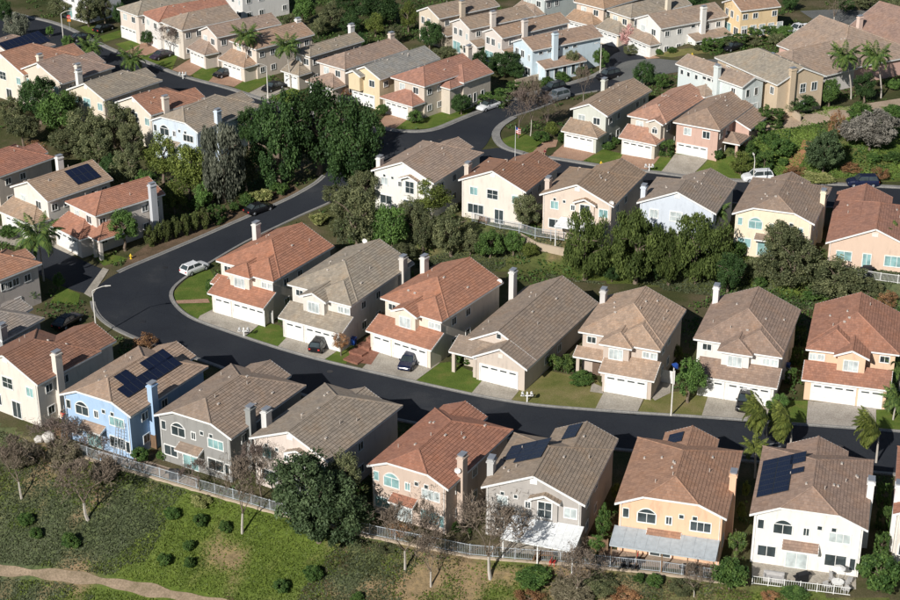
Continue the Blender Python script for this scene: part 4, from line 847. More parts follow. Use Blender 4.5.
class House:
    def __init__(s,key,label,wall,roof,trim='white',mirror=False,group=None,p=.43,he=5.6):
        x,y,z,yaw,s.W,s.D=POS[key]; s.key=key; s.m=mirror; s.p=p; s.he=he; s.trim=trim
        s.root=thing('house',label,'house',(x,y,z),yaw,group); s.wm=stucco(wall); s.rm=tiles(roof)
        s.walls=MB(); s.roof=MB(); s.caps=MB(); s.eaves=MB(); s.planes=[]
    def X(s,x): return s.W-x if s.m else x
    # --- one roof plane, laid in courses of tile that step over each other
    def plane(s,P,edges,save=True):
        P=[Vector(p) for p in P]
        if s.m: P=[Vector((s.W-p.x,p.y,p.z)) for p in P]
        n=Vector((0,0,0))
        for i in range(1,len(P)-1): n+=(P[i]-P[0]).cross(P[i+1]-P[0])
        n.normalize()
        if n.z<0: n=-n
        e=Vector((0,0,1)).cross(n)
        if e.length<1e-4: e=Vector((1,0,0))
        e.normalize(); up=n.cross(e); O=min(P,key=lambda q:q.z)
        V=[(q-O).dot(up) for q in P]; vmax=max(V); k=0; v0=min(V)
        if save: s.planes.append((P,n,e,up,O))
        while v0+STEP*k<vmax-1e-3:
            lo=v0+STEP*k; hi=min(vmax,lo+STEP); Q=P
            for lim,sg in((lo,1),(hi,-1)):
                R=[]
                for i in range(len(Q)):
                    a,b=Q[i],Q[(i+1)%len(Q)]; da=((a-O).dot(up)-lim)*sg; dbb=((b-O).dot(up)-lim)*sg
                    if da>=-1e-6: R.append(a)
                    if (da>1e-6 and dbb<-1e-6) or (da<-1e-6 and dbb>1e-6): R.append(a.lerp(b,da/(da-dbb)))
                Q=R
                if len(Q)<3: break
            if len(Q)>=3:
                sh=random.uniform(0,.32)
                def lift(q):
                    v=(q-O).dot(up); return q+n*(.04+.05*(1-(v-lo)/STEP))
                s.roof.poly([lift(q) for q in Q],[((q-O).dot(e)+sh*0,(q-O).dot(up)) for q in Q])
                low=[q for q in Q if abs((q-O).dot(up)-lo)<1e-4]
                if len(low)>=2:
                    low.sort(key=lambda q:(q-O).dot(e)); a,b=low[0],low[-1]
                    s.roof.poly([a-n*.0,b-n*.0,lift(b),lift(a)],[((a-O).dot(e),lo),((b-O).dot(e),lo),((b-O).dot(e),lo+.02),((a-O).dot(e),lo+.02)])
            k+=1
        s.eaves.poly([q-n*.05 for q in P])
        for i,t in enumerate(edges):
            a,b=P[i],P[(i+1)%len(P)]
            if t=='e': s.eaves.bar(a-Vector((0,0,.09)),b-Vector((0,0,.09)),.07,.2)
            elif t=='r': s.eaves.bar(a-Vector((0,0,.06)),b-Vector((0,0,.06)),.07,.22)
            elif t=='c': s.caps.bar(a+n*.07,b+n*.07,.22,.15,n=5)
    def block(s,x0,x1,y0,y1,ez=None,near='g',far='g',axis='y',zb=-1.6,p=None,ov=.42,og=.3,wall=True,clip=.48,walls='lrnf',cap=True):
        ez=s.he if ez is None else ez; p=p or s.p
        T=(lambda x,y,z:(x,y,z)) if axis=='y' else (lambda x,y,z:(y,x,z))
        if axis=='x': a0,a1,b0,b1=y0,y1,x0,x1
        else: a0,a1,b0,b1=x0,x1,y0,y1
        h=(a1-a0)/2; xr=(a0+a1)/2; zr=ez+h*p; cn={'g':0,'h':1,'c':clip}; c0,c1=cn[near],cn[far]
        ny=b0+h*c0; fy=b1-h*c1
        if ny>fy: ny=fy=(ny+fy)/2
        cr='c' if cap else '-'
        for sd in(0,1):
            ax=a0 if sd==0 else a1; sg=1 if sd==0 else -1
            P=[(ax,b0,ez)];E=[]
            if c0<1:
                if c0>0: P.append((ax+sg*h*(1-c0),b0,ez+h*(1-c0)*p)); E.append('r')
                P.append((xr,ny,zr)); E.append('r' if c0==0 else cr)
            else: P.append((xr,ny,zr)); E.append(cr)
            if fy-ny>1e-3: P.append((xr,fy,zr)); E.append(cr if sd==0 else '-')
            if c1<1:
                if c1>0: P.append((ax+sg*h*(1-c1),b1,ez+h*(1-c1)*p)); E.append(cr)
                P.append((ax,b1,ez)); E.append('r')
            else: P.append((ax,b1,ez)); E.append(cr)
            E.append('e')
            s.plane([T(*q) for q in P],E)
        for c,bb,rr,sg in((c0,b0,ny,1),(c1,b1,fy,-1)):
            if c>0:
                zc=ez+h*(1-c)*p; s.plane([T(xr-h*c,bb,zc),T(xr,rr,zr),T(xr+h*c,bb,zc)],['-','-','e'])
        if wall:
            w0,w1=a0+ov,a1-ov; g0=b0+(og if c0<1 else ov); g1=b1-(og if c1<1 else ov); zt=ez+ov*p-.04
            def W(pts):
                q=[T(*a) for a in pts]
                if s.m: q=[(s.W-a[0],a[1],a[2]) for a in q]
                u=[(math.hypot(a[0]-q[0][0],a[1]-q[0][1]),a[2]) for a in q]; s.walls.poly(q,u)
            if 'l' in walls: W([(w0,g0,zb),(w0,g1,zb),(w0,g1,zt),(w0,g0,zt)])
            if 'r' in walls: W([(w1,g0,zb),(w1,g1,zb),(w1,g1,zt),(w1,g0,zt)])
            for ch,c,g in(('n',c0,g0),('f',c1,g1)):
                if ch not in walls: continue
                P=[(w0,g,zb),(w1,g,zb),(w1,g,zt)]
                if c==0: P.append((xr,g,zr-.04))
                elif c<1:
                    zc=ez+h*(1-c)*p-.04; P+= [(xr+h*c,g,zc),(xr-h*c,g,zc)]
                P.append((w0,g,zt)); W(P)
            if zb>0:
                W([(w0,g0,zb),(w1,g0,zb),(w1,g1,zb),(w0,g1,zb)])
    def shed(s,x0,x1,y0,y1,ez,p=None,hl=False,hr=False,zb=-1.6,wall=True,ov=.4,back=None):
        p=p or s.p; d=y1-y0; zt=ez+d*p; xl=x0+(d if hl else 0); xr=x1-(d if hr else 0)
        s.plane([(x0,y0,ez),(x1,y0,ez),(xr,y1,zt),(xl,y1,zt)],['e','c' if hr else 'r','-','c' if hl else 'r'])
        if hl: s.plane([(x0,y0,ez),(xl,y1,zt),(x0,y1,ez)],['-','-','e'])
        if hr: s.plane([(x1,y0,ez),(x1,y1,ez),(xr,y1,zt)],['e','-','-'])
        if wall:
            w0,w1,g=x0+ov,x1-ov,y0+ov; f=(lambda q:[(s.W-a[0],a[1],a[2]) for a in q]) if s.m else (lambda q:q)
            z=ez+ov*p-.05; zt2=zt-.05
            s.walls.poly(f([(w0,g,zb),(w1,g,zb),(w1,g,z),(w0,g,z)]))
            for w,hp in((w0,hl),(w1,hr)):
                s.walls.poly(f([(w,g,zb),(w,y1,zb),(w,y1,z if hp else zt2),(w,g,z)]))
    def lean(s,x0,x1,y0,y1,ez,p=.3,zb=-1.6,wall=True):   # a lower roof falling away to the right
        zt=ez+(x1-x0)*p; s.plane([(x1,y0,ez),(x1,y1,ez),(x0,y1,zt),(x0,y0,zt)],['e','r','-','r'])
        if wall:
            f=(lambda q:[(s.W-a[0],a[1],a[2]) for a in q]) if s.m else (lambda q:q); w=x1-.35; z=ez+.05
            s.walls.poly(f([(w,y0+.3,zb),(w,y1-.3,zb),(w,y1-.3,z),(w,y0+.3,z)]))
            for g in(y0+.3,y1-.3): s.walls.poly(f([(x0,g,zb),(w,g,zb),(w,g,z),(x0,g,zt-.06)]))
    def win(s,face,u,z,w,h,style='double',pane='glass',off=0.,trim=None,label=None):
        # u along the face (local metres), off = wall position
        f,g=win_mesh(w,h,style,trim or s.trim,pane)
        if face=='n': loc,rz=(s.X(u),off,z),0
        elif face=='f': loc,rz=(s.X(u),off,z),math.pi
        else:
            rt=(face=='r')!=s.m; loc,rz=(s.X(off),u,z),(math.pi/2 if rt else -math.pi/2)
        o=link('window',f,s.root,loc,rz); link('pane',g,o); return o
    def garage(s,u,off,w=4.88,z=.05):
        f,p,fr=garage_mesh(w); o=link('garage_door',f,s.root,(s.X(u),off,z)); link('pane',p,o); link('door_frame',fr,o)
    def door(s,face,u,off,w=1.0,h=2.1,mat='dark'):
        mb=MB(); mb.box(-w/2,w/2,-.05,.02,0,h)
        for z0,z1 in((.15,.95),(1.1,h-.15)): mb.box(-w/2+.12,w/2-.12,-.07,-.05,z0,z1)
        rz={'n':0,'r':math.pi/2 if not s.m else -math.pi/2,'l':-math.pi/2 if not s.m else math.pi/2}[face]
        loc=(s.X(u),off,.05) if face=='n' else (s.X(off),u,.05)
        mb.build('door',M[mat],s.root,loc,rz)
    def chimney(s,x,y,top,w=1.0,d=.66,zb=-1.2,mat=None,along='y'):
        top-=.35; mb=MB(); a,b=(d/2,w/2) if along=='y' else (w/2,d/2)
        mb.box(-a,a,-b,b,zb,top-.3); mb.box(-a-.09,a+.09,-b-.09,b+.09,top-.3,top-.12); mb.box(-a+.02,a-.02,-b+.02,b-.02,top-.12,top-.02)
        c=mb.build('chimney',mat or s.wm,s.root,(s.X(x),y,0))
        mb=MB(); mb.box(-a+.1,a-.1,-b+.1,b-.1,top-.02,top+.16); mb.box(-a-.02,a+.02,-b-.02,b+.02,top+.16,top+.22); mb.build('chimney_cap',M['metal'],c)
    def onroof(s,x,y):
        # highest roof plane over a local spot
        best=None; x=s.X(x)
        for P,n,e,up,O in s.planes:
            ok=True; sgn=0
            for i in range(len(P)):
                a,b=P[i],P[(i+1)%len(P)]; c=(b.x-a.x)*(y-a.y)-(b.y-a.y)*(x-a.x)
                if abs(c)<1e-9: continue
                if sgn==0: sgn=1 if c>0 else -1
                elif (c>0)!=(sgn>0): ok=False; break
            if ok:
                z=O.z-((x-O.x)*n.x+(y-O.y)*n.y)/n.z
                if best is None or z>best[0]: best=(z,n,e,up)
        return (x,best)
    def vents(s,n=6,seed=0):
        r=random.Random(s.key+str(seed)); k=0; t=0
        while k<n and t<60:
            t+=1; x=r.uniform(.12,.88)*s.W; y=r.uniform(.15,.85)*s.D; xx,b=s.onroof(x,y)
            if not b: continue
            z,nn,e,up=b; o=link('roof_vent' if k%3 else 'vent_pipe',VENT if k%3 else PIPE,s.root,(xx,y,z+.1))
            o.rotation_euler=Matrix((e,up,nn)).transposed().to_euler() if k%3 else (0,0,0); k+=1
    def panels(s,x,y,cols,rows,dx=1.04,dy=1.66,skip=(),turn=False):
        xx,b=s.onroof(x,y)
        if not b: return
        z,n,e,up=b; e=-e if e.x<0 else e; R=Matrix((e,n.cross(e),n)).transposed()
        if turn: R=R@Matrix.Rotation(math.pi/2,3,'Z')
        for i in range(cols):
            for j in range(rows):
                if (i,j) in skip: continue
                c=Vector((xx,y,z))+n*.17+ R@Vector(((i-(cols-1)/2)*dx,(j-(rows-1)/2)*dy,0))
                o=link('solar_panel',PANEL,s.root,c); o.rotation_euler=R.to_euler()
    def cover(s,x0,x1,y0,y1,z0,z1,mat,posts=3):
        # patio cover: sloped sheet on posts; y0 near edge
        mb=MB(); X=s.X
        mb.poly([(X(x0),y0,z0),(X(x1),y0,z0),(X(x1),y1,z1),(X(x0),y1,z1)]); mb.poly([(X(x0),y0,z0-.1),(X(x1),y0,z0-.1),(X(x1),y1,z1-.1),(X(x0),y1,z1-.1)])
        for a,b in(((x0,y0,z0),(x1,y0,z0)),((x0,y0,z0),(x0,y1,z1)),((x1,y0,z0),(x1,y1,z1))):
            mb.bar((X(a[0]),a[1],a[2]-.06),(X(b[0]),b[1],b[2]-.06),.1,.16)
        nr=9
        for i in range(1,nr):
            x=x0+(x1-x0)*i/nr; mb.bar((X(x),y0,z0+.01),(X(x),y1,z1+.01),.05,.04)
        pc=mb.build('patio_cover',M[mat],s.root)
        for i in range(posts):
            x=x0+.15+(x1-x0-.3)*i/(posts-1); mb=MB(); mb.box(X(x)-.06,X(x)+.06,y0+.06,y0+.18,-.6,z0-.08); mb.build('post',M['white' if mat=='cover' else 'wood'],pc)
    def awning(s,x0,x1,y0,y1,z0,p=.45):                 # little tiled roof over a back door
        s.plane([(x0,y0,z0),(x1,y0,z0),(x1,y1,z0+(y1-y0)*p),(x0,y1,z0+(y1-y0)*p)],['e','r','-','r'],save=False)
        f=(lambda q:[(s.W-a[0],a[1],a[2]) for a in q]) if s.m else (lambda q:q)
        for x in(x0+.05,x1-.05): s.walls.poly(f([(x,y0+.1,z0),(x,y1,z0),(x,y1,z0+(y1-y0)*p-.05)]))
    def pipes(s):
        for x in(.62,s.W-.62):
            mb=MB(); mb.bar((0,0,-.3),(0,0,s.he-.1),.08,n=6); mb.bar((0,0,s.he-.1),(0,-.22,s.he+.02),.08,n=6); mb.build('downpipe',M[s.trim],s.root,(s.X(x),.24,0))
    def finish(s,nv=6,caps=True):
        s.walls.build('wall',s.wm,s.root); s.roof.build('roof',s.rm,s.root); s.eaves.build('eave_trim',M[s.trim],s.root)
        if s.caps.f: s.caps.build('ridge_cap',s.rm,s.root)
        s.vents(nv); return s.root
# ---- plans
def back_windows(h,kind='A',panes=('glass','teal','glass')):
    W=h.W; g=.3; a,b,c=panes
    if kind=='A':
        h.win('n',.10*W,4.55,.55,1.0,'slim',a,g); h.win('n',.29*W,4.3,1.75,1.05,'arch',a,g)
        h.win('n',.49*W,4.35,.5,.8,'double',c,g)
        h.win('n',.60*W,5.0,.42,.42,'slim','glass',g); h.win('n',.72*W,5.0,.42,.42,'slim','glass',g)
        h.win('n',.775*W,4.15,1.95,1.0,'triple',b,g)
        h.win('n',.17*W,1.55,1.7,1.15,'double',a,g); h.win('n',.43*W,1.1,2.0,2.05,'door',b,g)
        h.win('n',.76*W,1.55,2.0,1.25,'double',a,g); h.win('n',.905*W,1.4,.5,1.3,'slim',a,g)
        h.awning(.30*W,.61*W,-.75,.32,2.62)
    elif kind=='B':
        h.win('n',.20*W,4.3,1.05,1.05,'double',b,g); h.win('n',.20*W,5.15,.36,.36,'slim','glass',g); h.win('n',.33*W,5.05,.36,.36,'slim','glass',g)
        h.win('n',.45*W,4.35,.5,.7,'double',a,g); h.win('n',.62*W,4.25,1.35,1.75,'grid',a,g-.25); h.win('n',.86*W,4.25,1.2,1.05,'double',b,g)
        f=(lambda x:x)
        h.walls.box(min(h.X(.5*W),h.X(.74*W)),max(h.X(.5*W),h.X(.74*W)),g-.24,g+.2,2.9,5.5)
        h.block(.47*W,.77*W,-.45,1.8,5.45,wall=False,cap=False)
        h.win('n',.22*W,1.55,1.9,1.2,'double',a,g); h.win('n',.6*W,1.1,1.9,2.05,'door','glass',g); h.win('n',.85*W,1.5,1.0,1.2,'double',b,g)
        v=MB(); v.box(-.38,.38,-.06,.02,-.3,.3)
        for i in range(5): v.box(-.33,.33,-.09,-.05,-.24+.11*i,-.17+.11*i)
        v.build('gable_vent',M['white'],h.root,(h.X(W/2),g,h.he+h.W/2*h.p-.75))
    elif kind=='D':
        h.win('n',.80*W,1.5,1.9,1.2,'double',b,g); h.win('n',.56*W,1.1,1.0,2.0,'double',b,g); h.win('n',.28*W,1.45,2.3,1.4,'triple',b,g)
        v=MB(); v.box(-.4,.4,-.06,.02,-.3,.3); v.build('gable_vent',M['offwhite'],h.root,(h.X(W/2),g,h.he+h.W/2*h.p-.9))
    else:
        h.win('n',.22*W,4.25,1.1,1.1,'double',b,g); h.win('n',.50*W,4.25,1.6,1.3,'grid',a,g); h.win('n',.84*W,4.1,1.0,1.1,'double',b,g)
        h.win('n',.25*W,1.6,2.4,1.3,'triple',a,g); h.win('n',.6*W,1.1,1.3,2.0,'door','glass',g)
        v=MB(); v.box(-.38,.38,-.06,.02,-.3,.3); v.build('gable_vent',M['white'],h.root,(h.X(W/2),g,h.he+h.W/2*h.p-.7))
def side_windows(h,x=None,ys=(.2,.45,.7),zs=(4.3,1.5),pane='glass',face='r'):
    x=h.W-.42 if x is None else x
    for i,f in enumerate(ys):
        for z in zs:
            if (i+int(z))%3!=0 or len(ys)<3: h.win(face,f*h.D,z,.9,.9,'double',pane,x)
def planA(key,label,wall,roof,near='c',ch=None,kind='A',panes=('glass','teal','glass'),trim='white',wing=(.22,.72,1.08),mirror=False,nv=7,group='houses with their backs to the front hillside'):
    h=House(key,label,wall,roof,trim,mirror,group); W,D=h.W,h.D
    h.block(0,W,0,D,near=near,far='h'); h.block(wing[0]*W,wing[1]*W,D*.55,wing[2]*D,wing[3] if len(wing)>3 else h.he-.02,far='g',walls='lrf')
    back_windows(h,kind,panes); side_windows(h); h.pipes()
    if ch: h.chimney(*ch)
    return h
def planB(key,label,wall,roof,ch=None,kind='B',panes=('glass','pale','glass'),trim='white',mirror=False,x0=.36,d=.83,group='houses with their backs to the front hillside',he=5.6):
    h=House(key,label,wall,roof,trim,mirror,group,he=he); W,D=h.W,h.D
    h.block(0,W,0,d*D,near='g',far='h'); h.block(x0*W,W-.01,.3*D,D,h.he-.01,far='g',walls='lrf',og=.3)
    back_windows(h,kind,panes); side_windows(h,zs=(4.3,1.5) if he>4 else (1.5,)); h.pipes()
    if ch: h.chimney(*ch)
    return h
def planC(key,label,wall,roof,ch=None,gx=.1,sub='h',mirror=False,trim='white',small=True,group='street-facing houses north of the main street',pj=1.4):
    h=House(key,label,wall,roof,trim,mirror,group); W,D=h.W,h.D
    h.block(0,W,0,D,near='h',far='g')
    h.block(.40*W,W-.005,-pj,D*.5,h.he-.01,near='h',far='g',walls='lrn')
    h.block(.31*W,.69*W,-pj-.75,2.2,h.he-.03,near=sub,far='g',zb=2.75,walls='lrn')
    h.win('n',.5*W,4.35,1.55,1.25,'triple','pale',-pj-.75+(.3 if sub=='g' else .42)); h.win('n',.83*W,4.55,.7,.7,'double','pale',-pj+.42); h.win('n',.92*W,4.55,.7,.7,'double','pale',-pj+.42)
    gy=-pj-2.3
    h.shed(gx*W,W+.05,gy,-pj+.45,2.75,hr=False)
    x0,x1=gx*W+.4,W-.35
    if small and x1-x0>8.2: h.garage(x0+.5+1.25,gy+.4,2.5); h.garage(x0+3.5+2.45,gy+.4,4.88)
    else: h.garage((x0+x1)/2-.1,gy+.4,4.88)
    # porch roof and recess on the other side
    if gx>.12: h.shed(-.02*W,gx*W+.3,-1.2,.45,2.85,wall=False,p=.4); [h.walls.box(min(h.X(a),h.X(a+.4)),max(h.X(a),h.X(a+.4)),-1.0,-.6,-1,2.9) for a in(.15,gx*W-.35)]
    h.win('n',.15*W,4.6,1.0,.75,'double','glass',.42); h.door('n',.22*W,.40,1.0,2.1,'browntrim')
    side_windows(h,ys=(.15,.4,.7))
    if ch: h.chimney(*ch)
    return h
def planN(key,label,wall,roof,near='g',ch=None,gar=True,trim='white',mirror=False,group='narrow two-storey houses of the upper rows',far='g',gp=3.2,panes=('pale','glass'),gw=4.88,gh=(False,True)):
    h=House(key,label,wall,roof,trim,mirror,group); W,D=h.W,h.D
    h.block(0,W,0,D,near=near,far=far)
    g=.3 if near=='g' else .42
    h.win('n',.3*W,4.35,1.1,1.05,'double',panes[0],g); h.win('n',.70*W,4.35,1.1,1.05,'double',panes[1],g)
    if gar:
        h.shed(-.1,W*.96,-gp+.6,.5,2.75,hl=gh[0],hr=gh[1]); h.garage(W*.45,-gp+1.0,min(gw,W*.96-1.4))
    else: h.garage(W*.42,g,min(gw,W-1.8))
    side_windows(h,ys=(.12,.3,.5,.72,.88))
    if ch: h.chimney(*ch)
    return h
def planR(key,label,wall,roof,ch=None,trim='white',lean=False,far='g',near='g',group='narrow houses with back gables toward the camera',panes=('glass','pale')):
    h=House(key,label,wall,roof,trim,False,group); W,D=h.W,h.D
    h.block(0,W,0,D,near=near,far=far); g=.3
    h.win('n',.24*W,4.2,.85,1.15,'double',panes[0],g); h.win('n',.50*W,4.2,.85,1.15,'double',panes[0],g); h.win('n',.8*W,3.9,.6,1.0,'slim',panes[1],g)
    h.win('n',.3*W,1.3,2.2,1.9,'door','teal',g); h.win('n',.75*W,1.4,1.4,1.3,'double','glass',g)
    if lean:
        h.lean(W-.42,W+2.1,*lean,2.6)
        n=5
        for i in range(n):
            y=lean[0]+.9+(lean[1]-lean[0]-1.8)*i/(n-1); h.win('r',y,1.4,.75,1.7,'slim','glass',W+1.75); h.win('r',y,4.75,.8,.4,'slim','glass',W-.42)
    else: side_windows(h,ys=(.15,.4,.65,.88))
    if ch: h.chimney(*ch)
    return h
# ---------------------------------------------------------------- the houses themselves
CREAM=(.72,.64,.55); WHITE=(.80,.77,.71)
# south row, backs to the camera
h=planA('S0','cream-white house with brown-red roof at the left edge, big chimney on its right wall',(.74,.68,.60),(.26,.13,.085),'g',(10.3,3.4,8.6),'C',('glass','teal','teal'),wing=(.3,.95,1.3)); h.finish()
h=planA('S1','bright blue house with tan roof and dark solar array, ladders on its back wall',(.37,.54,.76),(.28,.205,.155),'c',None,wing=(.12,.66,1.16,5.1)); W,D=h.W,h.D
h.chimney(W-.05,3.9,8.2,mat=h.wm); h.panels(W*.74,D*.48,9,1); h.panels(W*.62,D*.68,4,1); h.panels(W*.60,D*.27,1,2,1.04,1.66) if 0 else h.panels(W*.60,D*.30,2,1)
h.finish()
h=planA('S2','grey house with brown-grey roof between the blue and the cream houses',(.31,.305,.29),(.225,.175,.14),'c',None,panes=('glass','teal','glass'),wing=(.13,.67,1.14,5.1)); h.chimney(h.W-.05,3.6,8.1,mat=stucco((.30,.31,.30))); h.finish(9)
h=planA('S3','cream-pink gabled house behind the big dark evergreen, grey-brown roof',(.70,.60,.53),(.225,.19,.155),'g',None,'B',('glass','teal','teal'),wing=(.25,.71,1.05,5.1)); h.chimney(.3,2.8,8.1,mat=stucco((.66,.65,.63))); h.finish(8)
h=planA('S4','pinkish-tan house with terracotta roof and tall chimney, right of the evergreen',(.60,.47,.38),(.33,.145,.09),'c',None,panes=('teal','pale','teal'),wing=(.0,.57,1.14,5.1)); h.chimney(h.W-.05,3.0,8.4)
o=link('satellite_dish',DISH,h.root,(h.W-.1,2.1,6.7),.3); h.finish(9)
h=planB('S5','grey gabled house with a white patio cover and solar panels left of its ridge',(.43,.40,.37),(.225,.18,.14)); W,D=h.W,h.D
h.chimney(.25,2.6,7.9,mat=stucco((.50,.50,.49))); h.cover(.30*W,.99*W,-3.4,.25,2.35,3.0,'cover',3)
h.panels(.27*W,.43*D,3,2,1.75,1.06,turn=False) if 0 else None
for i in range(3): h.panels(.12*W+i*1.25,(.40-.05*i)*D,3,1,1.04,1.0) if 0 else h.panels((.15+.13*i)*W,.42*D,4,1,1.04,1.66,skip=((3,0),) if i==0 else ())
h.panels(.58*W,.86*D,3,1,1.04,1.66); h.finish(7)
h=planA('S6','peach-orange house with a long grey patio cover and brown roof',(.83,.51,.32),(.265,.155,.105),'c',None,panes=('glass','glass','glass'),wing=(.23,.75,1.20,5.1)); W,D=h.W,h.D
h.chimney(W-.1,5.6,8.0); h.cover(.01*W,.95*W,-2.6,.25,2.45,2.95,'cover2',5); h.panels(.36*W,1.04*D,2,1,1.04,1.6) ; h.finish(9)
h=planA('S7','white house with brown roof and a blue solar array at its left',(.80,.77,.72),(.235,.165,.13),'c',None,panes=('glass','pale','glass'),wing=(.21,.77,1.15,5.1)); W,D=h.W,h.D
h.chimney(W-.1,6.2,8.0,mat=stucco((.74,.73,.71))); h.panels(.17*W,.47*D,7,2,1.04,1.66); h.panels(.345*W,.47*D,1,1); h.panels(.345*W,.66*D,2,1); h.finish(9)
h=planA('S8','white house cut off by the right edge, beyond the tall hedge',(.74,.68,.60),(.33,.145,.09),'c',None); h.chimney(.3,2.6,8.0,mat=stucco((.74,.73,.71))); h.finish(4)
# front row facing the camera
h=planC('F1','cream house with terracotta roof on the inside of the road bend',(.76,.68,.58),(.36,.16,.095),None,.13,'h'); h.chimney(.6,h.D*.66,8.6,mat=stucco((.7,.68,.64))); h.finish(5)
h=planC('F2','off-white house with grey tiled roof, blue bin beside its garage',(.70,.66,.59),(.245,.215,.175),None,.10,'g'); h.chimney(h.W,h.D*.80,7.9,mat=stucco((.62,.58,.52))); o=link('satellite_dish',DISH,h.root,(h.W*.3,h.D-.4,7.3),.3); h.finish(8)
h=planC('F3','cream house with bright terracotta roof, navy car on its driveway',(.76,.67,.55),(.36,.165,.10),None,.04,'g'); h.chimney(.4,h.D*.72,8.4,mat=stucco((.72,.70,.66))); o=link('satellite_dish',DISH,h.root,(h.W-.2,h.D-.6,5.9),.3); h.finish(6)
# the single-storey one
h=House('F4','single-storey cream house with one long brown-grey roof and gabled garage',(.60,.51,.43),(.225,.18,.145),group='street-facing houses north of the main street',he=3.1,p=.52); W,D=h.W,h.D
h.block(0,W,0,D,near='g',far='g'); h.block(.30*W,W-.01,-2.6,4,3.08,near='g',far='g',walls='lrn')
h.shed(-.3,.52*W,-2.2,.45,2.8,p=.42,wall=False); h.garage(.63*W,-2.3,4.88); h.win('n',.24*W,1.5,1.3,1.2,'grid','teal',.3); h.win('n',.5*W,5.0,.55,.6,'slim','glass',.3)
for x in(.0,.28): h.walls.box(x*W+.0,x*W+.42,-2.0,-1.6,-1,2.85)
h.door('n',.42*W,.28,1.0,2.1,'browntrim'); v=MB(); v.box(-.3,.3,-.06,.02,-.25,.25); v.build('gable_vent',M['offwhite'],h.root,(.65*W,-2.3,3.9))
h.lean(-.0,.01,0,.5,3,wall=False) if 0 else None
h.chimney(.1,D*.78,7.4,mat=stucco((.66,.65,.63))); side_windows(h,zs=(1.5,),ys=(.2,.4)); h.finish(8)
h=planC('F5','pinkish-tan house with tan roof and a two-car garage, pole with blue head beside it',(.57,.47,.39),(.30,.22,.165),None,.36,'h'); h.chimney(.5,h.D*.8,7.9,mat=stucco((.6,.58,.56))); h.finish(8)
h=planC('F6','white house with brown roof, black vehicle on its driveway',(.78,.75,.69),(.235,.17,.135),None,.10,'h'); h.chimney(.5,h.D*.86,8.4,mat=stucco((.76,.75,.73))); h.finish(6)
h=planC('F7','peach house with weathered terracotta roof and three-car garage at the right',(.78,.53,.35),(.33,.155,.10),None,.05,'g',mirror=True); h.finish(6)
# middle row, backs to the camera, on the bank
MG='houses on the bank above the front row'
h=planA('M1','white gabled house right of the dense dark trees, on the bank',(.80,.77,.70),(.27,.205,.165),'g',None,'B',('glass','pale','glass'),wing=(.2,.70,1.18,5.1),group=MG); h.chimney(.5,1.6,7.6,mat=stucco((.76,.74,.70))); h.finish(5)
h=planB('M2','cream gabled house with brown-red roof behind a metal fence',(.76,.69,.60),(.28,.145,.09),None,'C',('glass','teal','glass'),x0=.3,group=MG); h.chimney(.4,2.2,7.8,mat=stucco((.66,.57,.48))); h.finish(8)
h=planB('M3','pinkish gabled house with brown roof above the tan retaining wall',(.68,.56,.46),(.245,.18,.13),None,'B',('glass','teal','glass'),x0=.3,group=MG); h.chimney(.5,2.0,7.8,mat=stucco((.64,.53,.45))); o=link('satellite_dish',DISH,h.root,(h.W-.4,.2,6.0),.3); h.cover(.3*h.W,.75*h.W,-2.4,.2,2.4,2.8,'cover',3); h.finish(6)
h=planB('M4','pale blue-grey gabled house behind the pepper trees',(.60,.66,.74),(.22,.18,.15),None,'C',('pale','pale','pale'),x0=.3,group=MG); h.chimney(.4,2.0,7.8,mat=stucco((.62,.68,.76))); h.finish(8)
h=planA('M5','pale yellow house with clipped brown gable behind the thin brownish tree',(.82,.70,.51),(.225,.17,.135),'c',None,panes=('teal','teal','teal'),group=MG); h.chimney(h.W-.2,h.D*.55,7.9); h.finish(9)
h=planB('M6','peach-pink house with terracotta roof at the right edge of the bank',(.72,.53,.40),(.33,.16,.11),None,'D',('teal','teal','teal'),x0=.38,mirror=True,group=MG,he=3.2); h.finish(6)
# upper street fronts
h=planN('N1','pale green-grey house with tan roof and white garage on the corner lawn',(.58,.60,.53),(.26,.195,.145)); h.chimney(.3,h.D*.7,8.0); h.finish(6)
h=planN('N2','greige house with pinkish-red roof, second garage from the corner lawn',(.58,.52,.43),(.32,.185,.135),'h'); h.block(.55*h.W,.98*h.W,-.9,2.0,5.5,zb=2.9,walls='lrn'); h.win('n',.765*h.W,4.2,.8,.7,'arch','glass',-.6); h.finish(9)
h=planN('N3','pink house with dark brown roof and arched garage at the slope',(.60,.39,.31),(.24,.175,.135),'h',gar=False,far='g'); W,D=h.W,h.D
h.lean(W-.45,W+2.6,D*.45,D+.0,4.3,p=.43); h.block(W-1,W+2.4,D*.18,D*.5,3.0,axis='x',near='g',far='h',wall=False); [h.walls.box(W+1.6,W+2.0,D*y,D*y+.4,-1,3.1) for y in(.2,.46)]; h.door('r',D*.33,W-.40,1.0,2.1); h.finish(7)
UG='houses at the top of the upper right slope'
h=House('U1','pale green-white long house with chimney in the middle of its side, upper right',(.62,.69,.68),(.26,.205,.165),group=UG); W,D=h.W,h.D
h.block(0,W,0,D,axis='x',near='g',far='g'); h.chimney(W*.62,.1,8.0,along='x')
for f in(.08,.18,.3): h.win('n',f*W,4.4,.6,.7,'slim','glass',.42)
for f in(.42,.49,.56): h.win('n',f*W,4.75,.8,.45,'slim','glass',.42)
h.win('n',.85*W,4.2,.8,1.1,'double','glass',.42); h.win('r',.3*D,4.2,.7,1.2,'slim','glass',W-.3); h.win('r',.65*D,4.2,.7,1.2,'slim','glass',W-.3); h.win('r',.5*D,1.3,2.6,1.8,'triple','pale',W-.3)
h.shed(.30*W,.6*W,-2,.5,2.7,hl=True,hr=True); h.finish(5)
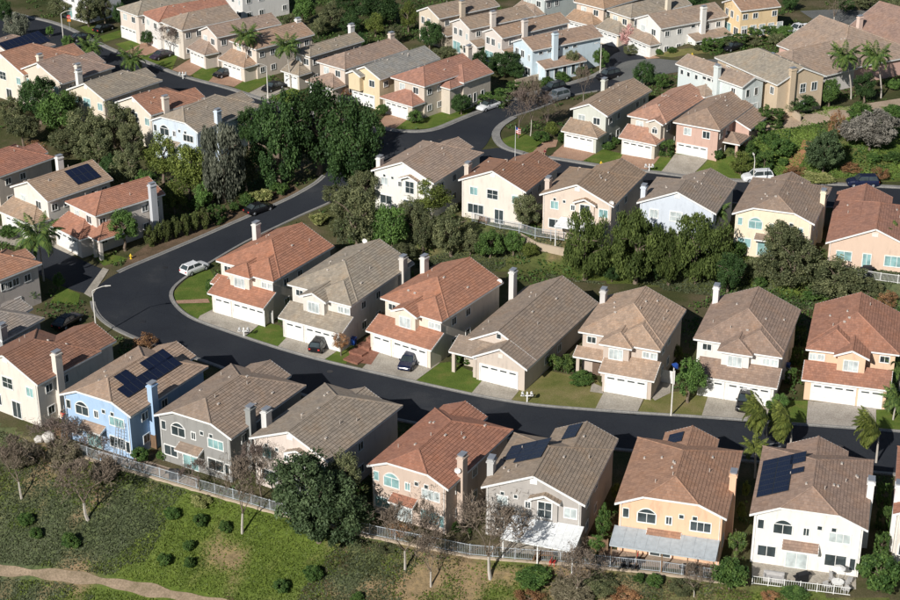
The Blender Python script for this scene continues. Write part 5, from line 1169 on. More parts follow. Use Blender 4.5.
h=House('U2','tan house with grey roof and tan chimney above the dirt track',(.60,.47,.32),(.25,.225,.185),group=UG); W,D=h.W,h.D
h.block(0,W,0,D,axis='x',near='h',far='g'); h.chimney(W-.1,D*.3,8.2,along='y'); h.win('r',.55*D,4.2,1.0,1.4,'grid','glass',W-.3); h.win('r',.78*D,4.2,1.0,1.3,'double','glass',W-.3); h.win('r',.6*D,1.4,1.6,1.4,'double','glass',W-.3); h.win('n',.9*W,4.2,.8,1.1,'double','glass',.42); h.win('n',.2*W,4.5,.8,.8,'double','glass',.42); h.finish(5)
h=House('U3','low brown-roofed house with white chimney left of the palms, upper right',(.66,.62,.58),(.265,.205,.165),group=UG,he=3.3); W,D=h.W,h.D
h.block(0,W,0,D,axis='y',near='h',far='g'); h.chimney(W*.5,2.0,6.6); h.win('n',.3*W,1.5,1.5,1.3,'double','glass',.42); h.win('n',.7*W,1.5,1.5,1.3,'double','glass',.42); h.finish(4)
h=House('U4','pink-trimmed brown-roofed house behind the palms, upper right',(.68,.42,.34),(.265,.205,.165),group=UG,he=3.2); W,D=h.W,h.D
h.block(0,W,0,D,axis='x',near='g',far='h'); h.win('n',.3*W,1.5,1.2,1.3,'double','glass',.42); h.win('n',.75*W,1.5,1.2,1.3,'double','glass',.42); h.finish(4)
h=House('U5','white brown-roofed house with chimney at the upper right edge',(.76,.72,.66),(.25,.17,.14),group=UG,he=3.3); W,D=h.W,h.D
h.block(0,W,0,D,axis='x',near='g',far='g'); h.chimney(W*.2,.4,6.4,mat=stucco((.72,.55,.46))); h.win('n',.5*W,1.5,1.2,1.3,'double','glass',.42); h.finish(3)
TG='houses along the top edge'
h=planN('T1','white house with brown roof, chimney and side lean-to, top right',(.80,.78,.73),(.26,.205,.165),'g',gar=True,group=TG,gp=2.6); W,D=h.W,h.D
h.lean(W-.45,W+2.0,D*.42,D*.98,2.7); h.chimney(W-.0,D*.62,8.6,along='y')
for i in range(5): h.win('r',D*(.48+.11*i),1.4,.8,1.8,'slim','glass',W+1.65)
for f in(.5,.6,.7): h.win('r',D*f,4.8,.9,.45,'slim','glass',W-.42)
h.finish(4)
h=planN('T2','cream house with grey-brown roof and chimney left of the white one at the top',(.72,.62,.48),(.25,.22,.18),'h',group=TG); h.chimney(h.W,h.D*.6,8.6); h.finish(4)
h=planR('T3','yellow house with white windows at the top edge',(.78,.58,.32),(.27,.18,.13),group=TG)
for i in range(5): h.win('r',1.2+1.9*i,1.5,1.1,2.0,'door','pale',h.W-.42)
h.finish(3)
h=planN('T4','tan house with tan roof at the top edge, left of the cream one',(.66,.53,.42),(.30,.21,.145),'h',group=TG); h.finish(3)
h=planN('T5','pale grey house with white garage at the top edge, centre right',(.52,.58,.56),(.26,.20,.16),'g',group=TG); h.finish(2)
h=planR('T6','white house at the top edge above the brown roofs',(.76,.74,.70),(.25,.2,.17),group=TG); h.finish(2)
h=planR('Q0','white house at the top edge behind the dark trees, upper left',(.72,.72,.74),(.24,.2,.17),group=TG); h.finish(2)
# narrow rows
h=planR('B4','light blue narrow house with brown roof and glazed lean-to',(.62,.75,.82),(.27,.195,.15),lean=(1.2,10.5),far='g'); h.chimney(h.W+.1,4.8,8.4); h.finish(5)
h=planR('B3','cream narrow house, next left of the light blue one',(.70,.63,.57),(.285,.205,.15)); h.chimney(h.W+.1,5.2,8.4); h.lean(h.W-.4,h.W+1.8,.3,3.2,2.6); h.finish(4)
h=planR('B2','cream narrow house, second left of the light blue one',(.72,.65,.58),(.255,.2,.155)); h.chimney(h.W+.1,5.2,8.4); h.lean(h.W-.4,h.W+1.8,.3,3.2,2.6); h.finish(4)
h=planR('B1','beige narrow house, third left of the light blue one',(.68,.58,.45),(.245,.195,.155)); h.chimney(h.W+.1,5.4,8.4,mat=stucco((.6,.5,.38))); h.lean(h.W-.4,h.W+1.8,.3,3.2,2.6); h.finish(4)
h=planN('R5','beige corner house with large terracotta hip roof and garage',(.62,.54,.44),(.35,.175,.125),'h',gh=(True,True)); W,D=h.W,h.D
h.block(W-5,W+2.2,D*.52,D+1.0,5.0,near='h',far='g'); h.block(W-1,W+1.9,D*.30,D*.62,4.6,near='h',far='g'); h.chimney(W*.6,D+.6,9.0,mat=stucco((.66,.6,.52)))
for f in(.66,.76,.9): h.win('r',D*f,1.6,.7,1.5,'slim','glass',W+1.78)
h.finish(6)
h=planN('R4','cream house with grey roof, left of the terracotta corner house',(.74,.60,.38),(.225,.225,.215),'g',gar=False); h.block(.0,.48*h.W,-.9,2.5,5.5,zb=2.8,walls='lrn'); h.finish(8)
h=planN('R3','beige house with brown roof, second left of the terracotta corner house',(.66,.56,.47),(.255,.19,.155),'h',gh=(True,True)); h.chimney(h.W*.5,h.D*.96,8.4); h.finish(8)
h=planN('R2','greige house with grey-tan roof shaded by a tall palm',(.56,.50,.42),(.25,.215,.17),'h'); h.chimney(h.W*.4,h.D*.97,8.4,mat=stucco((.75,.74,.72))); h.finish(8)
h=planN('R1','cream house with tan roof behind the leftmost tall palm pair',(.70,.60,.50),(.29,.205,.15),'h'); h.chimney(h.W*.5,h.D*.95,8.2,mat=stucco((.75,.74,.72))); h.finish(6)
h=planN('Q4','pinkish house with brown roof behind the red-leaved tree',(.70,.60,.52),(.255,.195,.16),'g'); h.finish(5)
h=planN('Q3','cream house with grey-brown hip roof behind leafless trees, upper left',(.70,.62,.52),(.255,.205,.165),'h',gar=False); h.finish(6)
h=planN('Q2','white-fronted house with terracotta roof at the upper left',(.76,.72,.68),(.36,.17,.115),'h',gar=False); h.finish(8)
h=planN('Q1','cream corner house with grey-brown roof at the upper left',(.72,.62,.53),(.25,.225,.185),'h',gar=False); h.finish(6)
KG='backs of the upper left row'
h=planA('K4','pale blue house with grey roof left of the dense trees',(.60,.69,.78),(.25,.215,.175),'c',None,panes=('glass','glass','glass'),group=KG); h.chimney(h.W*.98,h.D*.32,8.2); h.finish(6)
h=planA('K3','cream house with terracotta roof, left of the pale blue one',(.74,.66,.54),(.34,.17,.11),'g',None,'C',wing=(.4,.9,1.12),group=KG); h.chimney(h.W-.1,3.0,8.3,mat=stucco((.72,.63,.54))); h.finish(4)
h=planA('K2','cream house with grey-brown roof and two pale chimneys at its left',(.74,.64,.50),(.245,.215,.175),'g',None,'C',('teal','teal','teal'),group=KG); h.chimney(-.1,3.0,8.4,mat=stucco((.76,.75,.72))); h.finish(6)
h=planA('K1','brown-roofed house between two chimneys and the terracotta roof, upper left',(.72,.62,.5),(.255,.19,.16),'g',None,'C',group=KG); h.chimney(h.W+.1,3.6,8.4,mat=stucco((.74,.68,.6))); h.finish(4)
h=planA('K0','cream house with terracotta roof at the far upper left',(.76,.68,.56),(.37,.19,.12),'g',None,'C',wing=(.4,.9,1.1),group=KG); h.chimney(h.W-1.2,4.5,8.2,mat=stucco((.76,.68,.56))); h.finish(3)
h=planA('K9','brown-roofed house with a dark solar strip at the upper left corner',(.62,.56,.5),(.27,.2,.165),'g',None,'C',group=KG); h.panels(h.W*.75,h.D*.5,9,2); h.finish(3)
LG='houses round the left court'
h=planN('L1','white-fronted house with tan roof and two dark solar panels on the left',(.74,.70,.63),(.28,.205,.15),'g',group=LG); h.chimney(.2,h.D*.75,8.2,mat=stucco((.74,.73,.71))); h.panels(h.W*.72,h.D*.70,4,2); h.finish(5)
h=planN('L2','cream house with terracotta roof and porch pillars outside the bend',(.74,.66,.58),(.36,.165,.105),'h',group=LG); W,D=h.W,h.D
h.chimney(W+.35,D*.80,8.2,mat=stucco((.55,.57,.6))); h.block(W-3,W+2.2,-1.2,3.0,2.9,near='h',far='g',wall=False); [h.walls.box(W+x,W+x+.45,-.9,-.45,-1,2.95) for x in(-1.6,.1,1.5)]; h.finish(5)
h=planA('L0','house with red tiled roof at the left edge behind the solar-panel house',(.7,.6,.5),(.34,.15,.10),'g',None,'C',group=LG); h.finish(4)
h=planA('L4','beige house with brown roof behind the left palm',(.66,.58,.52),(.30,.16,.105),'g',None,'C',group=LG); side_windows(h,ys=(.3,.7),zs=(4.2,)); h.finish(4)
h=planA('L5','grey house with grey roof at the left edge above the white brown-roofed house',(.36,.36,.36),(.23,.205,.185),'g',None,'C',wing=(.1,.6,1.2),group=LG); h.chimney(h.W-.3,.5,7.8); side_windows(h,ys=(.3,.6,.9),zs=(4.2,)); h.finish(4)
# ---------------------------------------------------------------- planting
def quads_mesh(name,C,A,B,tone,mat):
    n=len(C); V=np.empty((n,4,3),np.float32); V[:,0]=C-A; V[:,1]=C-B; V[:,2]=C+A; V[:,3]=C+B
    me=bpy.data.meshes.new(name); me.vertices.add(n*4); me.vertices.foreach_set('co',V.ravel())
    me.loops.add(n*4); me.loops.foreach_set('vertex_index',np.arange(n*4,dtype=np.int32))
    me.polygons.add(n); me.polygons.foreach_set('loop_start',np.arange(0,n*4,4,dtype=np.int32)); me.polygons.foreach_set('loop_total',np.full(n,4,np.int32))
    a=me.attributes.new('tone','FLOAT','FACE'); a.data.foreach_set('value',np.clip(tone,0,1).astype(np.float32))
    me.materials.append(mat); me.update(); return me
def unit(v): return v/np.maximum(1e-6,np.linalg.norm(v,axis=1,keepdims=True))
def crown_mesh(name,mat,nc=90,per=70,leaf=.055,cr=.2,elong=1.6,hang=0.,shape='ball',seed=0,lump=.22):
    r=np.random.default_rng(seed); d=unit(r.normal(size=(nc,3))); rad=r.uniform(.35,1,nc)**.45
    k=r.normal(size=(6,3))*2.2; ph=r.uniform(0,6,6); env=1+lump*np.sin(d@k.T+ph).mean(1)*2.0
    c=d*(rad*env*(1-cr*.6))[:,None]
    if shape=='ball': c[:,2]=np.where(c[:,2]<-.35,c[:,2]*.75,c[:,2])
    if shape=='cone': t=(c[:,2]+1)/2; c[:,:2]*=np.clip(1.15-t*.95,.12,1)[:,None]
    if shape=='column': c[:,:2]*=.92
    if shape=='dome': c[:,2]=np.abs(c[:,2])*1.25-.6
    if shape=='box': q=r.uniform(-1,1,(nc,3)); ax=r.integers(0,3,nc); q[np.arange(nc),ax]=np.sign(q[np.arange(nc),ax])*.9; c=q*.86
    crad=cr*r.uniform(.65,1.35,nc); n=nc*per
    off=unit(r.normal(size=(n,3)))*(r.uniform(0,1,n)**.4)[:,None]; C=np.repeat(c,per,0)+off*np.repeat(crad,per)[:,None]
    if hang: C[:,2]-=r.uniform(0,1,n)**2*hang*(.6+.4*np.linalg.norm(C[:,:2],axis=1))
    nrm=unit(off*.9+r.normal(size=(n,3))*.75+np.array([0,0,.35])); t=unit(np.cross(nrm,r.normal(size=(n,3))))
    if hang: t=unit(t*.35+np.array([0,0,-1.0])); 
    b=unit(np.cross(nrm,t)); s=leaf*r.uniform(.6,1.4,n)
    tone=np.repeat(r.normal(.5,.13,nc),per)+r.normal(0,.12,n)
    return quads_mesh(name,C,t*(s*elong*.5)[:,None],b*(s*.5)[:,None],tone,mat)
FM=dict(hedgerow=foliage('foliage_hedgerow',(0.074,0.097,0.028),(0.154,0.182,0.057)),brush=foliage('dry_brush',(0.125,0.114,0.068),(0.262,0.228,0.154)),twigcloud=foliage('twig_cloud',(.13,.10,.075),(.24,.195,.15),.1),evergreen=foliage('foliage_evergreen',(0.047,0.078,0.034),(0.108,0.154,0.070)),dense=foliage('foliage_dark',(0.034,0.074,0.023),(0.078,0.142,0.043)),light=foliage('foliage_mid',(0.079,0.148,0.040),(0.168,0.286,0.070)),
 yellow=foliage('foliage_yellow_green',(0.097,0.131,0.030),(0.205,0.245,0.057)),olive=foliage('foliage_olive',(0.098,0.119,0.056),(0.226,0.237,0.114)),
 grey=foliage('foliage_grey_green',(0.108,0.122,0.089),(0.255,0.267,0.197)),pepper=foliage('foliage_pepper',(.075,.11,.03),(.165,.215,.06)),
 bush=foliage('foliage_bush',(0.051,0.108,0.027),(0.128,0.206,0.051)),autumn=foliage('foliage_rust',(0.237,0.119,0.058),(0.513,0.295,0.148)),red=foliage('foliage_red',(0.276,0.070,0.058),(0.513,0.157,0.119)),
 pink=foliage('foliage_pink',(0.472,0.255,0.237),(0.887,0.551,0.513)),grass=foliage('grassy',(0.168,0.197,0.058),(0.434,0.434,0.177)),twiggy=foliage('dry_twigs',(.16,.15,.125),(.31,.29,.25)),
 palm=foliage('palm_frond',(0.103,0.137,0.034),(0.262,0.296,0.068),.35),palmd=foliage('palm_frond_dark',(0.070,0.128,0.040),(0.197,0.276,0.070),.3))
def variants(k,mat,n=3,**kw): return [crown_mesh('crown',FM[mat],seed=hash_(k)+i,**kw) for i in range(n)]
def hash_(k): return sum(ord(c)*(i+3) for i,c in enumerate(k))
CR=dict(brush=variants('brush','brush',2,nc=110,per=80,leaf=.05,cr=.2,elong=5,shape='dome'),evergreen=variants('evergreen','evergreen',1,nc=190,per=150,leaf=.036,cr=.17,lump=.32,elong=2.0),dense=variants('dense','dense',3,nc=120,per=142,leaf=0.0409,cr=.19),light=variants('light','light',3,nc=80,per=123,leaf=0.0528,cr=.22),
 yellow=variants('yellow','yellow',3,nc=70,per=114,leaf=0.0528,cr=.24),olive=variants('olive','olive',4,nc=90,per=133,leaf=0.0462,cr=.2,lump=.3),
 grey=variants('grey','grey',2,nc=90,per=133,leaf=0.0396,cr=.2,hang=.25,elong=2.4),pepper=variants('pepper','pepper',3,nc=120,per=142,leaf=0.0363,cr=.19,hang=.14,elong=2.2),
 bush=variants('bush','bush',3,nc=70,per=95,leaf=0.0792,cr=.24),autumn=variants('autumn','autumn',2,nc=60,per=60,leaf=0.0495,cr=.24),red=variants('red','red',1,nc=60,per=85,leaf=0.0561,cr=.23),
 pink=variants('pink','pink',1,nc=60,per=66,leaf=0.0528,cr=.23),grass=variants('grass','grass',2,nc=60,per=85,leaf=0.0792,cr=.25,elong=3),greybush=variants('greybush','twiggy',1,nc=140,per=114,leaf=0.0330,cr=.17,elong=4),
 conifer=variants('conifer','dense',1,nc=130,per=142,leaf=0.0396,cr=.18,shape='cone'),column=variants('column','hedgerow',2,nc=60,per=95,leaf=0.0792,cr=.26,shape='column'),
 cypress=variants('cypress','dense',1,nc=60,per=95,leaf=0.0924,cr=.3,shape='column'),hedge=variants('hedge','bush',2,nc=110,per=95,leaf=0.0594,cr=.16,shape='box'),
 palmbush=variants('palmbush','palmd',2,nc=36,per=49,leaf=0.0660,cr=.25,elong=5,lump=.5))
def trunk_mesh(seed,limbs=6):
    r=random.Random(seed); mb=MB(); p=Vector((0,0,-.12)); pts=[p]
    for i in range(5): p=p+Vector((r.uniform(-.05,.05),r.uniform(-.05,.05),.224)); pts.append(p)
    rad=[.13,.105,.09,.078,.066,.05]
    for i in range(5): mb.bar(pts[i],pts[i+1],rad[i],n=7,w2=rad[i+1],cap=False)
    for k in range(limbs):
        a=6.283*k/limbs+r.uniform(-.4,.4); s=pts[r.choice([3,4,5])]; e=s+Vector((math.cos(a)*.5,math.sin(a)*.5,r.uniform(.25,.6))); m=s.lerp(e,.5)+Vector((0,0,.07))
        mb.bar(s,m,.05,n=5,w2=.035,cap=False); mb.bar(m,e,.035,n=5,w2=.012)
    return mb.mesh('trunk',M['bark'],True)
TRUNK=[trunk_mesh(i) for i in range(4)]
CATS={'bush':'shrub','hedge':'hedge','column':'shrub','grass':'shrub','palmbush':'plant','greybush':'shrub','brush':'brush'}
NAMES={'bush':'round_shrub','hedge':'hedge','column':'hedge_shrub','grass':'grassy_shrub','palmbush':'spiky_plant','greybush':'grey_bush','brush':'dry_brush','evergreen':'evergreen_tree','pepper':'pepper_tree','olive':'olive_tree','conifer':'conifer_tree','cypress':'cypress_tree','autumn':'russet_tree','redtree':'red_tree','pink':'blossom_tree','grey':'feathery_tree'}
cnt={}
for kind,x,y,z,rx,rz,clear,label in PLANTS:
    k='red' if kind=='redtree' else kind; cnt[k]=cnt.get(k,-1)+1; i=cnt[k]; r=random.Random(label)
    cat_=CATS.get(kind,'tree')
    if kind in('autumn','olive','yellow','light','dense') and rx<2.2 and clear<.35: cat_='shrub'
    nm=NAMES.get(kind,'leafy_tree')
    if cat_=='shrub' and nm.endswith('_tree'): nm='leafy_shrub' if kind!='autumn' else 'russet_shrub'
    t=thing(nm,label,cat_,(x,y,z),r.uniform(-.5,.5) if kind=='hedge' else r.uniform(0,6.28))
    if kind=='hedge': t.rotation_euler=(0,0,-.35)
    c=link('crown',CR[k][i%len(CR[k])],t,(0,0,clear+rz*(.98 if kind!='hedge' else .92)),0,(rx,rx*r.uniform(.88,1.08),rz))
    if clear>.25 or rz>1.6:
        th=clear+rz*1.1; link('trunk',TRUNK[i%4],t,(0,0,0),0,(min(th,rx*1.7),)*2+(th/1.05,))
    else:
        th=clear+rz; link('trunk',TRUNK[i%4],t,(0,0,0),0,(rx*.8,rx*.8,th/1.3))
# palms
def frond_mesh(seed,droop,mat):
    r=np.random.default_rng(seed); n=30; t=np.linspace(.08,1,n); ang=.75-droop*t*1.9
    dx=np.cos(ang);dz=np.sin(ang); X=np.cumsum(dx)/n; Z=np.cumsum(dz)/n
    C=[];A=[];B=[];T=[]
    for i in range(n):
        L=.30*math.sin(math.pi*min(1,.18+t[i]*.8))
        for s in(-1,1):
            for q in range(2):
                dirv=np.array([.5+.2*r.random(),s*.85,-.45-.5*r.random()]); dirv/=np.linalg.norm(dirv)
                base=np.array([X[i],0,Z[i]]); c=base+dirv*L/2; w=np.cross(dirv,[0,0,1]); w/=np.linalg.norm(w)
                C.append(c);A.append(dirv*L/2);B.append(w*.011*1.6);T.append(r.normal(.5,.2))
    for i in range(n-1):
        c=np.array([(X[i]+X[i+1])/2,0,(Z[i]+Z[i+1])/2]); a=np.array([X[i+1]-X[i],0,Z[i+1]-Z[i]])*.6; C.append(c);A.append(a);B.append(np.array([0,.012,0]));T.append(.8)
    return quads_mesh('frond',np.array(C),np.array(A),np.array(B),np.array(T),FM[mat])
FR={m:[frond_mesh(i,d,m) for i,d in enumerate((.55,.85,1.15,1.4))] for m in('palm','palmd')}
for b,hgt,lean,rad,wind,label in PALMS:
    t=thing('palm_tree',label,'palm',b); r=random.Random(label); mb=MB(); prev=Vector((0,0,-.3)); N=9
    w0=.27 if hgt>3 else .2
    for i in range(1,N+1):
        f=i/N; p=Vector((lean*f*f*.8+lean*.2*f,0,hgt*f)); mb.bar(prev,p,w0*(1-.4*(i-1)/N),n=8,w2=w0*(1-.4*i/N),cap=False); prev=p
    mb.build('trunk',M['palebark'],t,smooth=True); mat='palm' if wind<=-.9 or rad<2.2 else 'palmd'
    nf=22 if rad>2.5 else 16
    for i in range(nf):
        a=2*math.pi*i/nf*1.618*2+r.uniform(-.2,.2)
        dx,dy=math.cos(a)+wind*1.15,math.sin(a)*(1-.3*abs(wind)); a2=math.atan2(dy,dx); v=min(3,int(i/nf*4))
        if abs(wind)>.9 and abs(abs(a2)-math.pi)>1.7 and r.random()<.6: a2=math.pi+r.uniform(-.9,.9)
        o=link('frond',FR[mat][v],t,prev,0,(rad,rad,rad)); o.rotation_euler=(r.uniform(-.25,.25),-.25+.25*(v-1),a2)
# leafless trees
def bare_mesh(seed,dens=1):
    r=random.Random(seed); tr=MB(); cr=MB()
    def grow(p,d,L,w,dep):
        segs=2 if dep<4 else 1; mb=tr if dep<1 else cr
        for s in range(segs):
            d2=(d+Vector((r.uniform(-.22,.22),r.uniform(-.22,.22),r.uniform(-.05,.16)))).normalized(); q=p+d2*L/segs
            mb.bar(p,q,w,n=5 if dep<2 else 3,w2=w*.8,cap=False); p,d,w=q,d2,w*.8
        if dep>=7: return
        n=3 if dep in(0,1,3,5) else 2+(r.random()<.5*dens)
        for i in range(n):
            ax=Vector((r.uniform(-1,1),r.uniform(-1,1),r.uniform(-.3,.5))).normalized()
            nd=(d*(.75)+ax*.75+Vector((0,0,.12))).normalized(); grow(p,nd,L*r.uniform(.62,.82),w*.66 if dep<3 else max(w*.68,.0062),dep+1)
    grow(Vector((0,0,-.06)),Vector((0,0,1)),.30,.05,0)
    zs=[v[2] for v in cr.v]; xs_=[math.hypot(v[0],v[1]) for v in cr.v]; return tr,cr,max(zs),max(xs_)
BR=[bare_mesh(s,1.2) for s in(3,8,21,34)]
BM={}; TWC=[crown_mesh('twigs',FM['twigcloud'],nc=150,per=5,leaf=.013,cr=.22,elong=12,seed=60+i,lump=.4) for i in range(2)]
for i,(b,hgt,rad,label,tone) in enumerate(BARE):
    tr,cr,mz,mx=BR[i%4]; key=(i%4,tone)
    if key not in BM: BM[key]=(tr.mesh('trunk',M['palebark' if not tone else 'twig']),cr.mesh('crown',M['twig' if not tone else 'twig2']))
    t=thing('leafless_tree',label,'tree',b,i*1.3); sc=(rad/mx,rad/mx,hgt/mz)
    link('trunk',BM[key][0],t,None,0,sc); link('crown',BM[key][1],t,None,0,sc)
    link('twigs',TWC[i%2],t,(0,0,hgt*.66),0,(rad*.95,rad*.95,hgt*.34))['kind']='stuff'
# ground cover
def cover_(name,label,n,sel,mat,size,seed,elong=1.3,up=1.1,lift=.0):
    P=sel(np.random.default_rng(seed),n); r=np.random.default_rng(seed+1); n=len(P); Z=np.array([H(x,y) for x,y in P])
    s=size*r.uniform(.5,1.5,n); C=np.column_stack([P,Z+s*.35+lift*r.random(n)]); nr=unit(r.normal(size=(n,3))+np.array([0,-.2,up])); t=unit(np.cross(nr,r.normal(size=(n,3)))); b=np.cross(nr,t)
    tone=.5+.45*(vnoise(P,.35,seed+3)-.5)+r.normal(0,.09,n)
    o=link(name,quads_mesh(name,C,t*(s*elong*.5)[:,None],b*(s*.5)[:,None],tone,mat)); o['label']=label; o['category']='ground cover'; o['kind']='stuff'; return o
yfv=lambda X:np.interp(X,[p[0] for p in YF],[p[1] for p in YF])
PX=np.array([(p.x,p.y) for p in pth])
def hill(want,seed,thr,y0=1.0):
    def f(r,n):
        P=np.column_stack([r.uniform(-54,52,n*5),r.uniform(112,170,n*5)]); P=P[(P[:,1]<yfv(P[:,0])-y0)]
        v,soil=fields(P); best=np.max(np.stack([v[k] for k in 'abcd']),0); P=P[(v[want]>best-thr)&(soil+.30*r.random(len(P))<.98)]
        d=np.min((P[:,None,0]-PX[None,::2,0])**2+(P[:,None,1]-PX[None,::2,1])**2,1); P=P[d>.85**2]; return P[:n]
    return f
FMG=dict(a=foliage('cover_green',(.10,.145,.025),(.175,.225,.045)),b=foliage('cover_grey',(.075,.095,.045),(.14,.16,.085)),c=foliage('cover_olive',(.05,.06,.02),(.11,.115,.045)),d=foliage('cover_dry',(.13,.095,.05),(.25,.19,.11)))
cover_('weeds','bright green weeds spreading over the front hillside',130000,hill('a',91,.12),FMG['a'],.15,1)
cover_('groundcover','grey-green low plants covering the front hillside',120000,hill('b',91,.11),FMG['b'],.16,2)
cover_('scrub','olive scrub between the weeds on the front hillside',90000,hill('c',91,.16),FMG['c'],.14,3)
cover_('dry_grass','dry grass scattered over the front hillside',50000,hill('d',91,.13),FMG['d'],.12,4,2.2)
ybv=lambda X:np.interp(X,[p[0] for p in YB],[p[1] for p in YB])
def bank(r,n):
    P=np.column_stack([r.uniform(-16,64,n*5),r.uniform(188,232,n*5)]); d=P[:,1]-ybv(P[:,0]); P=P[(d>-3)&(d<9)]; v=vnoise(P,.22,14); return P[v>.36][:n]
cover_('ivy','blue-green ground cover on the bank between the two rows',45000,bank,FMG['b'],.16,6)
def ur(r,n):
    P=np.column_stack([r.uniform(46,88,n*5),r.uniform(YT+1,YT+24,n*5)]); v=.7*vnoise(P,.2,33)+.3*vnoise(P,.7,34); T=np.array([p[:2] for p in PTS['track']]); dd=np.min((P[:,None,0]-T[None,:,0])**2+(P[:,None,1]-T[None,:,1])**2,1); return P[(v>.36)&(dd>1.9**2)][:n]
cover_('slope_weeds','green ground plants on the upper right slope',60000,ur,foliage('slope_green',(.085,.14,.03),(.17,.24,.05)),.18,8)
def inpoly(P,Q):
    c=np.zeros(len(P),bool); j=len(Q)-1
    for i in range(len(Q)):
        xi,yi=Q[i][:2];xj,yj=Q[j][:2]; k=((yi>P[:,1])!=(yj>P[:,1]))&(P[:,0]<(xj-xi)*(P[:,1]-yi)/(yj-yi+1e-12)+xi); c^=k; j=i
    return c
def yards(r,n):
    P=np.column_stack([r.uniform(-95,95,n*4),r.uniform(140,345,n*4)]); P=P[P[:,1]>yfv(P[:,0])+.6]
    v=.6*vnoise(P,.16,71)+.4*vnoise(P,.6,72); P=P[v>.54]; bad=np.zeros(len(P),bool)
    for nm,mt,off,Q in SHEETS: bad|=inpoly(P,Q)
    for A,B in EDGE.values(): bad|=inpoly(P,[(q.x,q.y) for q in A]+[(q.x,q.y) for q in B[::-1]])
    for x,y,z,a,W,D in POS.values():
        u=(P[:,0]-x)*math.cos(a)+(P[:,1]-y)*math.sin(a); w=-(P[:,0]-x)*math.sin(a)+(P[:,1]-y)*math.cos(a); bad|=(u>-.2)&(u<W+.2)&(w>-4.5)&(w<D+1.2)
    P=P[~bad]; E_=np.array([(q.x,q.y) for e in EDGE.values() for s in e for q in s[::2]]); keep=np.ones(len(P),bool)
    for i in range(0,len(P),4000): keep[i:i+4000]=np.min((P[i:i+4000,None,0]-E_[None,:,0])**2+(P[i:i+4000,None,1]-E_[None,:,1])**2,1)>1.5**2
    return P[keep][:n]
cover_('yard_plants','low mixed plants and weeds filling the yards between the houses',90000,yards,FM['bush'],.24,12,1.3,.4,.35)
# ---------------------------------------------------------------- vehicles
CARM={k:plain('car_'+k,c,.25,.6) for k,c in dict(white=(.78,.79,.8),black=(.012,.012,.014),navy=(.012,.018,.05),greycar=(.18,.2,.22),purple=(.04,.03,.05)).items()}
def loft(mb,st):
    # st: list of (x, half-width, z_low, z_mid, z_high, inset)
    rows=[]
    for x,hw,zl,zm,zh,ins in st:
        rows.append([(x,-hw*.93,zl),(x,-hw,(zl+zm)/2),(x,-hw,zm),(x,-hw+ins,zh),(x,0,zh+.025),(x,hw-ins,zh),(x,hw,zm),(x,hw,(zl+zm)/2),(x,hw*.93,zl)])
    for a,b in zip(rows,rows[1:]):
        for i in range(8): mb.poly([a[i],b[i],b[i+1],a[i+1]])
        mb.poly([a[8],b[8],b[0],a[0]])
    mb.poly(rows[0]); mb.poly(rows[-1][::-1])
def wheel_meshes():
    t=MB();r_=MB();N=18
    for i in range(N):
        a,b=6.2832*i/N,6.2832*(i+1)/N; p=lambda an,rr,y:(rr*math.cos(an),y,rr*math.sin(an))
        t.poly([p(a,.33,-.11),p(b,.33,-.11),p(b,.33,.11),p(a,.33,.11)])
        for y in(-.11,.11): t.poly([p(a,.2,y),p(b,.2,y),p(b,.33,y),p(a,.33,y)])
        for y in(-.1,.1): r_.poly([(0,y,0),p(a,.21,y),p(b,.21,y)])
    for k in range(5):
        a=6.2832*k/5
        for y in(-.115,.115): r_.bar((0,y,0),(.19*math.cos(a),y,.19*math.sin(a)),.05,.02)
    return t.mesh('tyre',M['tyre'],True),r_.mesh('rim',M['metal'])
TY,RI=wheel_meshes()
